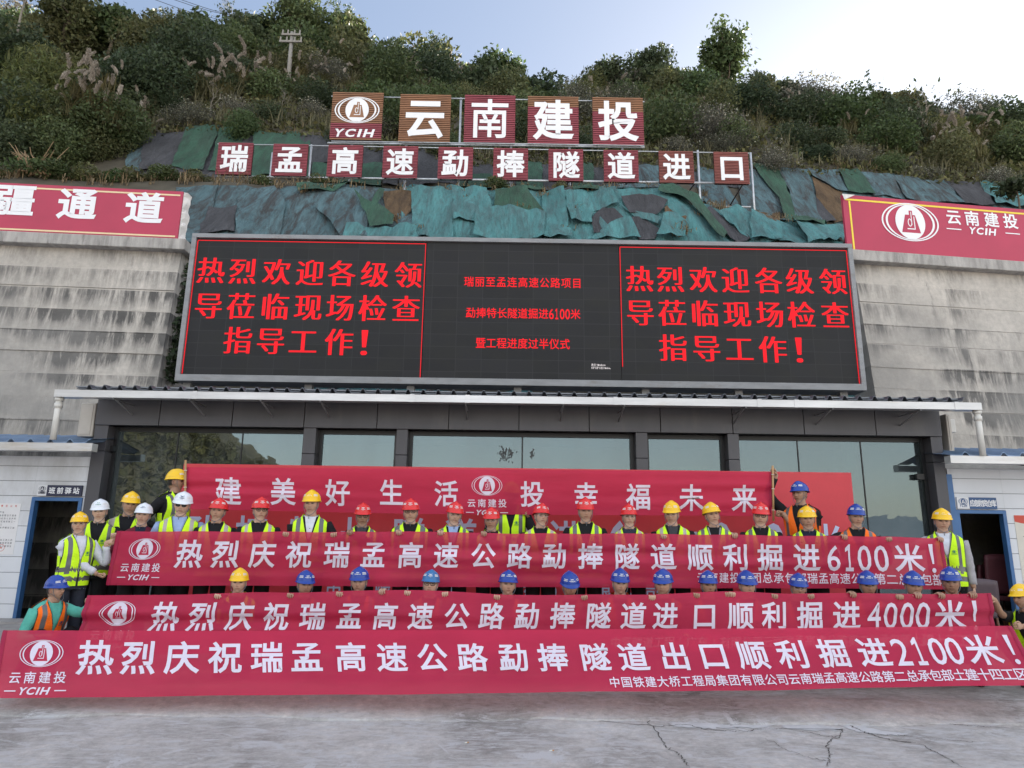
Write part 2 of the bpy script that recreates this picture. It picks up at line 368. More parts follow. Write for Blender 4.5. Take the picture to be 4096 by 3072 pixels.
patches = [[(1050,1544),(1100,1536),(1165,1531),(1185,1536),(1150,1546),(1175,1553),(1120,1556),(1075,1551)], [(1448,1560),(1520,1562),(1580,1568),(1590,1574),(1520,1573),(1450,1568)],
 [(1785,1538),(1830,1558),(1900,1578),(1960,1586),(1935,1588),(1860,1582),(1800,1560)], [(1690,1566),(1740,1560),(1790,1570),(1820,1577),(1760,1579),(1700,1574)],
 [(1620,1558),(1690,1556),(1650,1572),(1590,1570)]]
for k, P in enumerate(patches):
    r = np.random.default_rng(50+k); Q = spline(P+P[:1], 9)[:-1] if len(P) < 3 else spline([atZ(u, v, 0) for u, v in P+P[:1]], 10)[:-1]
    Q[:, :2] += r.normal(0, .014, (len(Q), 2)); Q[:, 2] = .0025+.0002*k
    mesh('cement_patch', Q, [tuple(range(len(Q)))], PATCH, g)
xs = np.linspace(-5.6, 6.9, 120); rr_ = np.random.default_rng(8); e0 = 6.55+.05*np.sin(xs*1.7)+.03*np.sin(xs*5.1)+rr_.normal(0, .008, 120)
sl_ = MB().grid(np.array([np.stack([xs, e0, np.full(120, .001)], 1), np.stack([xs, e0+.02, .012+.004*np.sin(xs*3)], 1), np.stack([xs, np.full(120, 7.05), np.full(120, .10)], 1), np.stack([xs, np.full(120, 8.145), np.full(120, .10)], 1)])).build('worn_apron', GM); tag(sl_, kind='structure')
pl = MB().box((-9.5, 8.15, .002), (9.8, 12.5, .25), bev=.02).build('platform', mat('platform_concrete', (.33, .31, .30), .85, var=.25, vscale=3, bmp=.3)); tag(pl, kind='structure')
for (u, v, c, a) in ((1008, 1604, (.55, .32, .13), .6), (1192, 1621, (.62, .45, .25), .1)):
    q = atZ(u, v, .006); b = MB(); d = np.array([math.cos(a), math.sin(a), 0])*.018
    b.tube([q-d, q+d*.2], .004, 6, 0); b.tube([q+d*.2, q+d], .0041, 6, 1)
    o = b.build('cigarette_butt', [mat('cigarette_paper', (.75, .73, .68), .8, var=0), mat('cigarette_filter', (.55, .28, .08), .8, var=0)])
    tag(o, 'tan cigarette butt lying on the concrete, nearer the %s' % ('middle of the front banner' if u < 1100 else 'cracked joint'), 'litter')

EARTH = mat('hill_earth', (.066, .056, .038), .95, var=.4, vscale=.9, bmp=.6, bscale=6)
xs = np.concatenate([np.arange(-75, -24, 1.5), np.arange(-24, 26, .45), np.arange(26, 80, 1.5)]); ys = np.concatenate([np.arange(13, 30, .4), np.arange(30, 61, .8), [64, 70, 80, 90]])
XX, YY = np.meshgrid(xs, ys); G = np.stack([XX, YY, hz(XX, YY)], 2)
hl = MB().grid(G).build('hillside', EARTH, smooth=True); tag(hl, kind='structure')

# ------------------------------------------------------------------ shade nets on the cut slope
def net_mat(name, c, grime=(.085, .085, .09), amt=.6):
    m, t, p, o = nodes(name); c = np.array(c)
    a = mixc(t, ramp(t, noise_tex(t, .9, 6, .6, stretch=(1.6, 1, .5)), [(.3, 0), (.7, 1)]), tuple(c*.78), tuple(np.clip(c*1.22, 0, 1)))
    st = ramp(t, noise_tex(t, 1.5, 9, .72, stretch=(2.2, .6, .5), dist=.7), [(.42, 0), (.60, amt)])
    a = mixc(t, st, a, grime); t.links.new(a, p.inputs['Base Color']); p.inputs['Roughness'].default_value = .85; p.inputs['Specular IOR Level'].default_value = .2
    bump(t, p, noise_tex(t, 3.2, 8, .7, stretch=(2.5, .8, .45), dist=1.6), .9, .16); return m
NET = {'T': net_mat('net_teal', (.10, .265, .27), amt=.5), 'B': net_mat('net_dull_blue', (.11, .185, .205), (.066, .066, .066), .95), 'G': net_mat('net_green', (.055, .125, .085), (.05, .055, .05), .5),
       'K': net_mat('net_charcoal', (.085, .085, .092), (.045, .045, .048), .5), 'E': net_mat('net_bare_earth', (.16, .105, .06), (.05, .035, .025), .6)}
NETW = {'T': 'bright teal', 'B': 'dull blue', 'G': 'dark green', 'K': 'charcoal grey', 'E': 'brown'}
c1 = lambda L: [(x*.3255, y*.3255) for x, y in L]
c2 = lambda L: [(540+x*.3255, y*.3255) for x, y in L]
c3 = lambda L: [(1080+x*.3255, y*.3255) for x, y in L]
c4 = lambda L: [(1620+x*.3255, y*.3255) for x, y in L]
UNDER = [('B', .01, [(380,530),(380,405),(700,402),(880,405),(900,560),(380,560)], 'base sheet on the left half of the slope'), ('T', .02, [(865,404),(1000,406),(1460,410),(1540,450),(1640,478),(1840,500),(1850,545),(1850,560),(870,560)], 'continuous base sheet on the right half of the slope')]
SHEETS = [
 ('B', .05, c1([(1240,1260),(1450,1250),(1390,1430),(1300,1640),(1235,1640)]), 'beside the torn end of the 通道 board'),
 ('K', .07, c1([(1390,1400),(1580,1390),(1560,1560),(1310,1580)]), 'over the left end of the screen, mossy'),
 ('B', .10, c1([(1580,1300),(1825,1255),(1900,1400),(1850,1600),(1560,1600)]), 'smooth hump above the left part of the screen'),
 ('G', .12, c2([(310,1245),(650,1245),(560,1290),(320,1300)]), 'strip along the bench below the 高 board'),
 ('B', .09, c2([(430,1390),(640,1345),(790,1420),(780,1600),(600,1600)]), 'below the bench under the 高 board'),
 ('T', .16, c2([(640,1515),(800,1545),(1115,1550),(1120,1620),(620,1620)]), 'band touching the screen edge below the 速 board'),
 ('E', .06, c2([(890,1290),(1080,1290),(1070,1430),(980,1500),(900,1420)]), 'bare patch of loose soil below the 速 board'),
 ('G', .20, c2([(690,1290),(810,1390),(870,1300),(900,1310),(850,1400),(960,1480),(950,1540),(800,1560)]), 'crumpled loop below the 速 board'),
 ('T', .12, c2([(1075,1275),(1340,1290),(1350,1620),(1070,1600)]), 'draped below the gap between 速 and 勐'),
 ('T', .16, c2([(1340,1280),(1570,1290),(1605,1430),(1490,1500),(1350,1500)]), 'bulging below the 勐 board'),
 ('G', .19, c3([(-30,1295),(180,1300),(200,1340),(290,1450),(150,1450),(-40,1440)]), 'square sheet on the slope below the 捧 board'),
 ('T', .22, c2([(1500,1440),(1640,1425),(1960,1455),(1950,1620),(1480,1620)]), 'broad sheet meeting the screen below the 捧 board'),
 ('T', .17, c3([(275,1300),(420,1290),(480,1620),(290,1620)]), 'hanging strip between the 捧 and 隧 boards'),
 ('T', .13, c3([(420,1290),(740,1280),(790,1370),(620,1430),(610,1515),(470,1510)]), 'wide sheet hanging from the bench below the 隧 board'),
 ('K', .10, c3([(600,1490),(680,1410),(760,1410),(850,1490),(840,1545),(700,1590),(620,1580)]), 'rounded sheet below the 隧 board'),
 ('K', .11, c3([(800,1330),(1000,1330),(1110,1360),(1040,1460),(860,1440)]), 'sheet near the bench below the 道 board'),
 ('K', .12, c3([(870,1470),(950,1480),(1050,1550),(1020,1620),(920,1620)]), 'small wedge at the screen below the 道 board'),
 ('T', .20, c3([(560,1620),(640,1580),(860,1500),(930,1620)]), 'fan gathered to a knot below the 道 board'),
 ('T', .18, c3([(790,1370),(860,1420),(1070,1480),(1040,1530),(900,1470)]), 'narrow slanting strip below the 道 board'),
 ('T', .21, c3([(1080,1460),(1180,1440),(1240,1500),(1220,1620),(1030,1620)]), 'bunched sheet left of the dry grass tuft'),
 ('E', .08, c3([(1110,1370),(1260,1420),(1230,1480),(1090,1440)]), 'bare soil patch below the 进 board'),
 ('G', .24, c3([(1040,1320),(1230,1295),(1310,1350),(1500,1600),(1480,1640),(1420,1600),(1250,1390)]), 'long slanting strip below the 进 board'),
 ('K', .13, c3([(1390,1400),(1640,1600),(1630,1640),(1520,1620),(1340,1420)]), 'slanting strip below the frame end'),
 ('T', .17, c3([(1440,1450),(1560,1420),(1700,1430),(1860,1560),(1860,1640),(1640,1620)]), 'tall sheet below the 口 board'),
 ('E', .10, c4([(40,1440),(190,1430),(185,1490),(100,1515)]), 'small soil patch right of the 口 board'),
 ('T', .24, c4([(0,1440),(60,1480),(190,1600),(200,1640),(0,1640)]), 'folded sheet at the upper right screen corner'),
 ('T', .20, c4([(270,1510),(600,1540),(640,1640),(380,1640)]), 'flat sheet by the right wall coping'),
 ('G', .26, c4([(250,1480),(560,1530),(480,1545),(300,1515)]), 'thin strip lying above the right wall coping'),
 ('B', .05, c1([(870,870),(980,862),(960,1000),(930,1150),(840,1120)]), 'upper slope beside the plumed bushes'),
 ('K', .07, c1([(970,880),(1240,890),(1130,1130),(930,1150)]), 'upper slope left of the first green sheet'),
 ('G', .09, c1([(1240,870),(1460,850),(1350,1150),(1140,1120)]), 'tall sheet upper slope left of the 瑞 board'),
 ('G', .06, c1([(1465,860),(1640,860),(1600,1000),(1560,1160),(1380,1150)]), 'upper slope behind the 瑞 board'),
 ('G', .08, c2([(30,900),(320,890),(400,950),(400,1200),(0,1190)]), 'upper slope between the 瑞 and 孟 boards'),
 ('K', .06, c2([(330,920),(540,920),(520,1090),(420,1110)]), 'upper slope right of the 孟 board'),
 ('G', .10, c2([(420,1100),(880,1100),(880,1260),(420,1230)]), 'low sheet behind the 高 board posts'),
 ('K', .08, c2([(880,1000),(1150,1000),(1260,1230),(1050,1260),(880,1240)]), 'behind the 速 board'),
 ('G', .09, c2([(1380,1180),(1600,1180),(1610,1270),(1390,1270)]), 'low sheet behind the 勐 and 捧 boards'),
 ('G', .10, c3([(110,1100),(280,1100),(290,1290),(110,1290)]), 'upright sheet between the 捧 and 隧 boards'),
 ('K', .07, c3([(280,1110),(460,1110),(480,1290),(290,1290)]), 'behind the 隧 board'),
 ('G', .11, c3([(480,1110),(610,1100),(660,1285),(480,1285)]), 'upright sheet right of the 隧 board'),
 ('B', .08, c3([(920,1110),(1060,1110),(1050,1270),(780,1275),(740,1200)]), 'behind the 道 board'),
 ('B', .09, c3([(1300,1120),(1420,1150),(1580,1370),(1340,1370)]), 'behind the right end posts of the sign frame'),
 ('B', .06, c4([(-100,1120),(30,1150),(140,1280),(280,1490),(20,1440),(-60,1380)]), 'streaky sheet just right of the 口 board'),
 ('G', .14, c4([(10,1110),(140,1110),(200,1160),(260,1330),(315,1480),(280,1490),(190,1330),(50,1180)]), 'curved long strip right of the 口 board'),
 ('B', .09, c4([(185,1130),(380,1140),(420,1300),(475,1495),(330,1490),(260,1290),(200,1180)]), 'stained sheet between the curved strip and the bare soil'),
 ('E', .05, c4([(410,1180),(480,1230),(610,1280),(640,1480),(560,1490),(440,1330)]), 'bare soil gap left of the right emblem board'),
 ('K', .08, c4([(430,1330),(570,1490),(450,1500)]), 'torn corner below the bare soil gap'),
 ('B', .10, c4([(380,1140),(580,1150),(650,1290),(560,1275),(410,1185)]), 'folded sheet above the bare soil gap'),
 ('G', .12, c4([(580,1150),(710,1150),(830,1310),(650,1290)]), 'slanting sheet over the corner of the right emblem board'),
 ('B', .08, c4([(710,1160),(940,1180),(1030,1340),(820,1320)]), 'sheet above the emblem on the right board'),
 ('B', .11, c4([(940,1180),(1270,1210),(1420,1370),(1030,1340)]), 'long sheet above the lettering of the right board'),
 ('K', .09, c4([(1290,1220),(1510,1230),(1620,1380),(1420,1370)]), 'sheet above the right end of the right board'),
 ('T', .11, c4([(1520,1230),(1818,1250),(1860,1400),(1620,1380)]), 'sheet at the far right end of the slope')]
def inside(P, px, py):
    P = np.asarray(P); r = np.zeros(px.shape, bool); n = len(P)
    for i in range(n):
        (x1, y1), (x2, y2) = P[i], P[(i+1) % n]
        c = ((y1 > py) != (y2 > py)) & (px < (x2-x1)*(py-y1)/(y2-y1+1e-12)+x1); r ^= c
    return r
def sheet(kind, lift, poly, seed, fine=.13):
    r = np.random.default_rng(seed); W3 = np.array([hit(u, v) for u, v in poly])
    # outline in (x, y) ground plan, densified with a ragged edge
    B = bmesh.new(); P2 = []
    for a, b in zip(W3, np.roll(W3, -1, 0)):
        n = max(2, int(np.hypot(*(b-a)[:2])/.3))
        for k in range(n):
            t = k/n; q = a+(b-a)*t; j = r.normal(0, .022, 2) if k else np.zeros(2); P2.append((q[0]+j[0], q[1]+j[1]))
    f = B.faces.new([B.verts.new((x, y, 0)) for x, y in P2]); P2 = np.array(P2)
    bmesh.ops.triangulate(B, faces=[f])
    for ax, st in ((0, fine*1.6), (1, fine)):
        for c in np.arange(P2[:, ax].min()+st, P2[:, ax].max(), st):
            bmesh.ops.bisect_plane(B, geom=B.verts[:]+B.edges[:]+B.faces[:], plane_co=((c, 0, 0) if ax == 0 else (0, c, 0)), plane_no=((1, 0, 0) if ax == 0 else (0, 1, 0)), dist=1e-5)
    B.verts.index_update(); A = np.array([q.co[:] for q in B.verts]); F = [[q.index for q in f.verts] for f in B.faces]; B.free()
    x, y = A[:, 0], A[:, 1]; a1, a2, ph = r.uniform(-.6, .6), r.uniform(-.3, .3), r.uniform(0, 6, 4)
    s = x*math.cos(a1)+y*math.sin(a1)
    wr = (np.sin(s*4.3+ph[0]+.8*np.sin(y*1.1+ph[1]))**3*.5+np.sin(s*9.1+y*1.3+ph[2])*.30+np.sin(s*17+y*3.1+ph[1]*2+2*np.sin(y*2+x))*.14+np.sin(x*1.6+y*2.1+ph[3])*.45)
    amp = .10 if kind == 'T' else (.05 if kind != 'E' else .06)
    off = lift+amp*np.maximum(wr, -.9*lift/amp)
    z = hz(x, y)+off*.75
    return mesh('shade_net' if kind != 'E' else 'soil_patch', np.stack([x, y-off*.75, z], 1), F, NET[kind], smooth=True)
for k, (kd, lift, poly, where) in enumerate(UNDER+SHEETS):
    o = sheet(kd, lift+.03, poly, 300+k, .2 if k < 2 else .13)
    if kd == 'E': tag(o, 'brown bare earth showing through the nets: %s' % where, 'soil patch', 'bare soil patches between the nets')
    else: tag(o, '%s shade net, %s' % (NETW[kd], where), 'shade net', 'shade nets draped over the cut slope')
# upper slope base sheets
o = sheet('K', .015, [(270,288),(545,288),(700,305),(1000,350),(1150,360),(1640,366),(1650,405),(1520,404),(1000,401),(700,396),(300,380)], 290, .3); tag(o, 'faded charcoal netting base sheet along the upper slope behind the small boards', 'shade net', 'shade nets draped over the cut slope')
o = sheet('B', .015, [(1600,368),(1830,380),(2000,395),(2230,415),(2260,520),(1840,520),(1800,480),(1640,455),(1600,420)], 291, .3); tag(o, 'stained blue base net on the slope behind the right emblem board', 'shade net', 'shade nets draped over the cut slope')
o = sheet('T', .06, [(640,850),(640,815),(1850,835),(1860,870)], 292, .3); tag(o, 'teal net hanging low behind the posts under the screen', 'shade net', 'shade nets draped over the cut slope')
# ------------------------------------------------------------------ concrete retaining walls
def concrete_wall_mat():
    m, t, p, o = nodes('stained_concrete')
    c = mixc(t, ramp(t, noise_tex(t, .8, 7, .65), [(.3, 0), (.7, 1)]), (.47, .43, .38), (.66, .605, .54))
    c = mixc(t, 1.0, c, mixc(t, ramp(t, noise_tex(t, 11, 8, .7), [(.3, 0), (.7, 1)]), (.82, .82, .82), (1.1, 1.1, 1.1)), 'MULTIPLY')
    tc = t.nodes.new('ShaderNodeTexCoord'); sx = t.nodes.new('ShaderNodeSeparateXYZ'); t.links.new(tc.outputs['Object'], sx.inputs[0])
    fr = t.nodes.new('ShaderNodeMath'); fr.operation = 'DIVIDE'; fr.inputs[1].default_value = .46; t.links.new(sx.outputs['Z'], fr.inputs[0])
    f2 = t.nodes.new('ShaderNodeMath'); f2.operation = 'FRACT'; t.links.new(fr.outputs[0], f2.inputs[0])
    lift = ramp(t, f2.outputs[0], [(0, .12), (.3, .38), (.85, 1), (1, .95)])
    hgt = ramp(t, sx.outputs['Z'], [(0, .8), (.55, 1)])   # z in metres is squeezed below
    mr = t.nodes.new('ShaderNodeMapRange'); mr.inputs[1].default_value = 5.5; mr.inputs[2].default_value = 6.9; mr.inputs[3].default_value = 1.0; mr.inputs[4].default_value = .38
    t.links.new(sx.outputs['Z'], mr.inputs[0])
    st = ramp(t, noise_tex(t, 1.0, 9, .72, stretch=(5.5, 5.5, .45), dist=.3), [(.38, 0), (.58, 1)])
    big = ramp(t, noise_tex(t, .5, 4, .6, stretch=(1, 1, .8)), [(.40, .05), (.60, 1)])
    def mul(a, b):
        x = t.nodes.new('ShaderNodeMath'); x.operation = 'MULTIPLY'; t.links.new(a, x.inputs[0]); t.links.new(b, x.inputs[1]); return x.outputs[0]
    k = mul(mul(mul(st, lift), big), mr.outputs[0])
    k2 = t.nodes.new('ShaderNodeMath'); k2.operation = 'MULTIPLY'; k2.use_clamp = True; k2.inputs[1].default_value = 2.2; t.links.new(k, k2.inputs[0]); c = mixc(t, k2.outputs[0], c, (.085, .08, .075))
    gr = mul(ramp(t, noise_tex(t, .45, 7, .65, stretch=(1, 1, 1.3)), [(.32, 0), (.62, .75)]), mr.outputs[0]); c = mixc(t, gr, c, (.25, .238, .222))
    # black runs from the coping, independent of the joints
    s2 = ramp(t, noise_tex(t, 1.0, 7, .7, stretch=(2.6, 2.6, .10), dist=.4), [(.60, 0), (.72, .75)])
    c = mixc(t, s2, c, (.085, .08, .078))
    t.links.new(c, p.inputs['Base Color']); p.inputs['Roughness'].default_value = .9
    bump(t, p, noise_tex(t, 9, 8, .7, stretch=(1, 1, .6)), .5, .03); return m
CONC = concrete_wall_mat(); CAPM = mat('coping_concrete', (.36, .34, .32), .9, var=.3, vscale=2.5, stretch=(3, 3, .6), bmp=.4, dirt=(.07, .065, .06))
ZT = 7.36
SKEW = {-1: .07, 1: .125}      # neither wall runs quite parallel to the hall
def wallY(z): return 12.72+.85*z/ZT
def arris(pt, pb):
    a = atY(*pt, wallY(6.9)); b = atY(*pb, wallY(4.6)); k = (a[0]-b[0])/(a[2]-b[2]); return lambda z: b[0]+k*(z-b[2])
def wall(name, ax, far, sgn, label):
    root = empty(name, (ax(0), 12.7, 0)); tag(root, label, 'retaining wall', 'concrete retaining walls beside the screen')
    r = np.random.default_rng(5 if sgn < 0 else 6); b = MB(); edges = np.arange(0, 17)*.46; edges[1:-1] += r.uniform(-.03, .03, 15)
    for k in range(16):
        z0, z1 = edges[k], edges[k+1]; n = 60; t = np.linspace(0, 1, n)
        jit = r.uniform(-.012, .012); lp = r.uniform(.0, .28)
        rows = []
        for z, o in ((z0, .008), (z0+.008, .022), (z0+.03, .020), (z0+(z1-z0)*.5, .010), (z1-.001, .004)):
            zz = z+np.sin(t*9+k)*.006; x = ax(z)+(far-ax(z))*t
            rows.append(np.stack([x, wallY(zz)-jit-o*lp*(.7+.5*np.sin(t*23+k*2)+.5*np.sin(t*71+k))+r.normal(0, .002, n), zz], 1))
        b.grid(np.array(rows), flip=sgn < 0)
        # return face going back into the hill
        yb = 16.5
        q = [[(ax(z), wallY(z)-jit, z), (ax(z)-sgn*.02*0, yb, z)] for z in (z0, z1)]
        b.grid(np.array(q), flip=sgn > 0)
    b.box((min(ax(ZT), far), wallY(ZT)+.01, ZT-.4), (max(ax(ZT), far), 16.4, ZT-.01))
    for q in b.V: q[:, 1] += SKEW[sgn]*(q[:, 0]-ax(q[:, 2]))
    b.build('wall_face', CONC, root)
    c = MB(); e = ax(ZT)-sgn*.14
    c.box((min(e, far), wallY(ZT)-.20, ZT), (max(e, far), 16.5, ZT+.24), bev=.015)
    for q in c.V: q[:, 1] += SKEW[sgn]*(q[:, 0]-ax(ZT))
    c.build('coping', CAPM, root); return root
AL = arris((393, 520), (346, 780)); AR = arris((1843, 540), (1885, 800))
wl = wall('retaining_wall', AL, -42, -1, 'stained concrete retaining wall standing under the red board that ends with 通道')
wr_ = wall('retaining_wall', AR, 44, 1, 'stained concrete retaining wall standing under the red board with the white emblem')
# ivy on the return of the left wall
def leaves(n, centre_fn, size, seed, flat=.0, tint=(1, 1, 1), var=.35, curl=True):
    r = np.random.default_rng(seed); C = centre_fn(n, r); n = len(C)
    a = r.normal(size=(n, 3)); a[:, 2] -= .25; a /= np.linalg.norm(a, axis=1)[:, None]
    b = r.normal(size=(n, 3)); b -= a*(a*b).sum(1)[:, None]; b /= np.linalg.norm(b, axis=1)[:, None]
    nrm = np.cross(a, b); s = size*(.55+.9*r.random(n))[:, None]
    V = np.stack([C-a*s*.5, C+b*s*.26+nrm*s*.05, C+a*s*.5, C-b*s*.26+nrm*s*.05], 1).reshape(-1, 3)
    F = (np.arange(n)*4)[:, None]+np.array([0, 1, 2, 3]); k = 1+var*(r.random(n)-.5)*2
    hue = np.stack([1+.25*(r.random(n)-.4), np.ones(n), 1+.2*(r.random(n)-.5)], 1)
    c = np.repeat(np.clip(k[:, None]*hue*np.array(tint), 0, 2), 4, axis=0)
    return V, F.tolist(), c
LEAF = leaf_mat('leaf_green', (.062, .098, .036), (.098, .124, .052))
LEAFD = leaf_mat('leaf_dark', (.037, .058, .028), (.062, .082, .040))
LEAFY = leaf_mat('leaf_olive', (.088, .106, .042), (.128, .130, .058))
LEAFB = leaf_mat('leaf_brown', (.10, .102, .076), (.145, .138, .11))
def ivy_c(n, r):
    z = r.uniform(4.6, 7.2, n); return np.stack([AL(z)+.03+np.abs(r.normal(0, .03, n)), wallY(z)+.15+np.abs(r.normal(.5, .35, n))*np.interp(z, [4.6, 5.6, 7.2], [.5, 1, .6]), z], 1)
V, F, c = leaves(700, ivy_c, .13, 4); iv = mesh('ivy', V, F, LEAFD, col=c); tag(iv, 'dark ivy creeping down the return of the left concrete wall beside the screen', 'ivy')

# ------------------------------------------------------------------ red boards on the copings
RED_B = mat('board_red', (.42, .03, .075), .5, var=.10, vscale=.8); GOLD = mat('board_cream_line', (.75, .60, .36), .5, var=.05); YEL = mat('board_yellow_line', (.80, .62, .05), .5, var=.03)
INK = mat('sign_white', (.80, .80, .82), .5, var=.04, vscale=2); DARKSTEEL = mat('dark_frame', (.06, .05, .05), .6, var=.1)
by = wallY(ZT)-.06
def bpt(u, v, sgn):            # survey point on the skewed board, as (x along the board, z)
    kk, x0 = SKEW[sgn], AX[sgn]; d = ray(u, v); t = (by-kk*x0)/(d[1]-kk*d[0]); p = CAM+d*t; return (x0+(p[0]-x0)*math.hypot(1, kk), by, p[2])
AX = {-1: float(AL(ZT)), 1: float(AR(ZT))}
def hang(name, x0, x1, zb, zt, label, line, off):
    sg = -1 if off else 1; root = empty(name, (AX[sg], by, zb)); tag(root, label, 'sign board'); root.rotation_euler = (0, 0, math.atan(SKEW[sg]))
    b = MB().box((x0, by, zb), (x1, by+.06, zt)); b.build('panel', RED_B, root)
    e = MB(); 
    for za, zc in ((zt-.11, zt-.075), (zb+.075, zb+.11)) if off else ((zt-.13, zt-.09),): e.box((x0+.05, by-.006, za), (x1-.05, by-.003, zc))
    if not off: e.box((x0+.13, by-.006, zb+.02), (x0+.17, by-.003, zt-.14))
    e.build('border_line', line, root)
    f = MB()
    for x in np.arange(x0+.3, x1, 2.2): f.box((x, by+.07, zb), (x+.06, by+.12, zt-.1)); f.tube([(x+.03, by+.1, zt-.2), (x+.03, by+.9, zb)], .025, 6)
    f.build('support_frame', DARKSTEEL, root); return root
zb = ZT+.245
pl_ = bpt(396, 414, -1); pr_ = bpt(1819, 420, 1)
lb = hang('sign_board', -20, pl_[0], zb, pl_[2], 'long red board on the left concrete wall with white characters ending 通道', GOLD, True)
k = Ink()
for ch, u, v in (('疆', 34, 432), ('通', 168, 440), ('道', 312, 449)):
    p = bpt(u, v, -1); k.char(ch, p[0], p[2], .80, .73, .03)
k.build('lettering', INK, flatY(by, .008), lb, loc=tuple(-c for c in lb.location))
# torn white edge of the board
tw = MB(); G = []
for i, z in enumerate(np.linspace(zb-.1, pl_[2], 14)):
    w = .08+.02*math.sin(i*1.1)+.012*(i % 3); G.append([(pl_[0]+.005, by+.03, z), (pl_[0]+w*.6, by+.10+.03*math.sin(i*2.3), z+.01), (pl_[0]+w, by+.20, z-.02)])
tw.grid(G); tw.build('torn_edge', mat('torn_white_backing', (.62, .60, .58), .8, var=.2, vscale=6), lb)
rb = hang('sign_board', pr_[0], 21, zb, pr_[2], 'red board on the right concrete wall with a white oval emblem and yellow edging', YEL, False)
k = Ink(); p = bpt(1966, 480, 1); k.emblem(p[0], p[2], .68)
k.build('emblem', [INK, RED_B], flatY(by, .008), rb, loc=tuple(-c for c in rb.location))
k = Ink()
for ch, u, v in (('云', 2059, 469), ('南', 2099, 472), ('建', 2141, 475), ('投', 2182, 478)):
    p = bpt(u, v, 1); k.char(ch, p[0], p[2], .37, .37, .02)
p = bpt(2124, 500, 1)
for j, ch in enumerate('YCIH'): k.char(ch, p[0]+.19*(-1.45, -.45, .35, 1.15)[j], p[2], .17 if ch != 'I' else .05, .17, .03, shear=.25)
for s in (-1, 1): k.poly([(p[0]+s*.72-.18, p[2]-.012), (p[0]+s*.72+.18, p[2]-.012), (p[0]+s*.72+.18, p[2]+.012), (p[0]+s*.72-.18, p[2]+.012)])
k.build('lettering', INK, flatY(by, .008), rb, loc=tuple(-c for c in rb.location))
mesh('folded_corner', [(pr_[0]-.01, by-.012, pr_[2]+.01), (pr_[0]+.30, by-.012, pr_[2]+.01), (pr_[0]+.02, by-.035, pr_[2]-.14)], [(0, 2, 1)], mat('torn_white_backing', (.62, .60, .58)), rb)

# ------------------------------------------------------------------ LED screen
SY = 12.3
tl, tr, bl, br = [atY(u, v, SY) for u, v in ((418, 506), (1840, 528), (379, 823), (1868, 845))]
sx0, sx1, sz0, sz1 = (tl[0]+bl[0])/2, (tr[0]+br[0])/2, (bl[2]+br[2])/2, (tl[2]+tr[2])/2
scr = empty('led_screen', ((sx0+sx1)/2, SY, sz0)); tag(scr, 'wide dark outdoor display with red Chinese lettering in a grey metal frame', 'display screen')
fw = .085; b = MB()
b.box((sx0, SY-.05, sz1-fw), (sx1, SY+.4, sz1), bev=.006).box((sx0, SY-.05, sz0), (sx1, SY+.4, sz0+fw+.04), bev=.006)
b.box((sx0, SY-.048, sz0+fw+.04), (sx0+fw, SY+.4, sz1-fw)).box((sx1-fw, SY-.048, sz0+fw+.04), (sx1, SY+.4, sz1-fw))
b.box((sx0+.02, SY+.3, sz0+.02), (sx1-.02, SY+.42, sz1-.02)); b.build('frame', GREY_METAL, scr)
def led_mat():
    m, t, p, o = nodes('led_panel')
    tc = t.nodes.new('ShaderNodeTexCoord'); mp = t.nodes.new('ShaderNodeMapping'); mp.inputs['Rotation'].default_value = (math.radians(90), 0, 0)
    t.links.new(tc.outputs['Object'], mp.inputs[0])
    br_ = t.nodes.new('ShaderNodeTexBrick'); t.links.new(mp.outputs[0], br_.inputs['Vector']); br_.inputs['Scale'].default_value = 1
    br_.inputs['Brick Width'].default_value = .48; br_.inputs['Row Height'].default_value = .24; br_.inputs['Mortar Size'].default_value = .004
    br_.offset = 0; br_.inputs['Color1'].default_value = (.014, .014, .0155, 1); br_.inputs['Color2'].default_value = (.019, .019, .021, 1); br_.inputs['Mortar'].default_value = (.035, .035, .038, 1)
    c = mixc(t, ramp(t, noise_tex(t, 1.3, 4, .6, stretch=(1, 1, 1.6)), [(.45, 0), (.7, .5)]), br_.outputs['Color'], (.021, .021, .017))
    t.links.new(c, p.inputs['Base Color']); p.inputs['Roughness'].default_value = .6; p.inputs['Specular IOR Level'].default_value = .28; return m
ix0, ix1, iz0, iz1 = sx0+fw, sx1-fw, sz0+fw+.04, sz1-fw
d1 = atY(916, 670, SY)[0]; d2 = atY(1340, 680, SY)[0]; LED = led_mat()
for a, c in ((ix0, d1), (d1, d2), (d2, ix1)): MB().box((a+.004, SY, iz0), (c-.004, SY+.12, iz1)).build('display_panel', LED, scr)
REDL = emit_mat('led_red', (1, .016, .026), .165); WHL = emit_mat('led_white', (.9, .85, .85), .13)
y0, y1, w = SY-.006, SY-.002, .012
for a, c in ((ix0, d1), (d2, ix1)):
    e = MB()
    e.box((a+.02, y0, iz1-.05), (c-.012, y1, iz1-.05+w))
    e.box((a+.014, y0, iz0+.02+(.25 if a == d2 else 0)), (a+.014+w, y1, iz1-.055)); e.box((c-.014-w, y0, iz0+.01), (c-.014, y1, iz1-.055))
    e.build('lit_border', REDL, scr)
SL = tuple(-c for c in scr.location)
def led_text(rows, h, px_shift):
    k = Ink()
    for text, us, v0, v1 in rows:
        n = len(text)
        for j, ch in enumerate(text):
            u = us[j]; v = v0+(v1-v0)*j/max(1, n-1); p = atY(u, v, SY)
            for q, (dx, dz) in enumerate(px_shift):   # doubled strokes: thick uprights, thin levels
                if ch == '！': k.char(ch, p[0]+dx, p[2], h*.16, h*.85, .02, 0, .0006*q)
                else: k.char(ch, p[0]+dx, p[2]+dz, h*.96, h, -.008, 0, .0006*q)
    return k
lines = ('热烈欢迎各级领', '导莅临现场检查', '指导工作！')
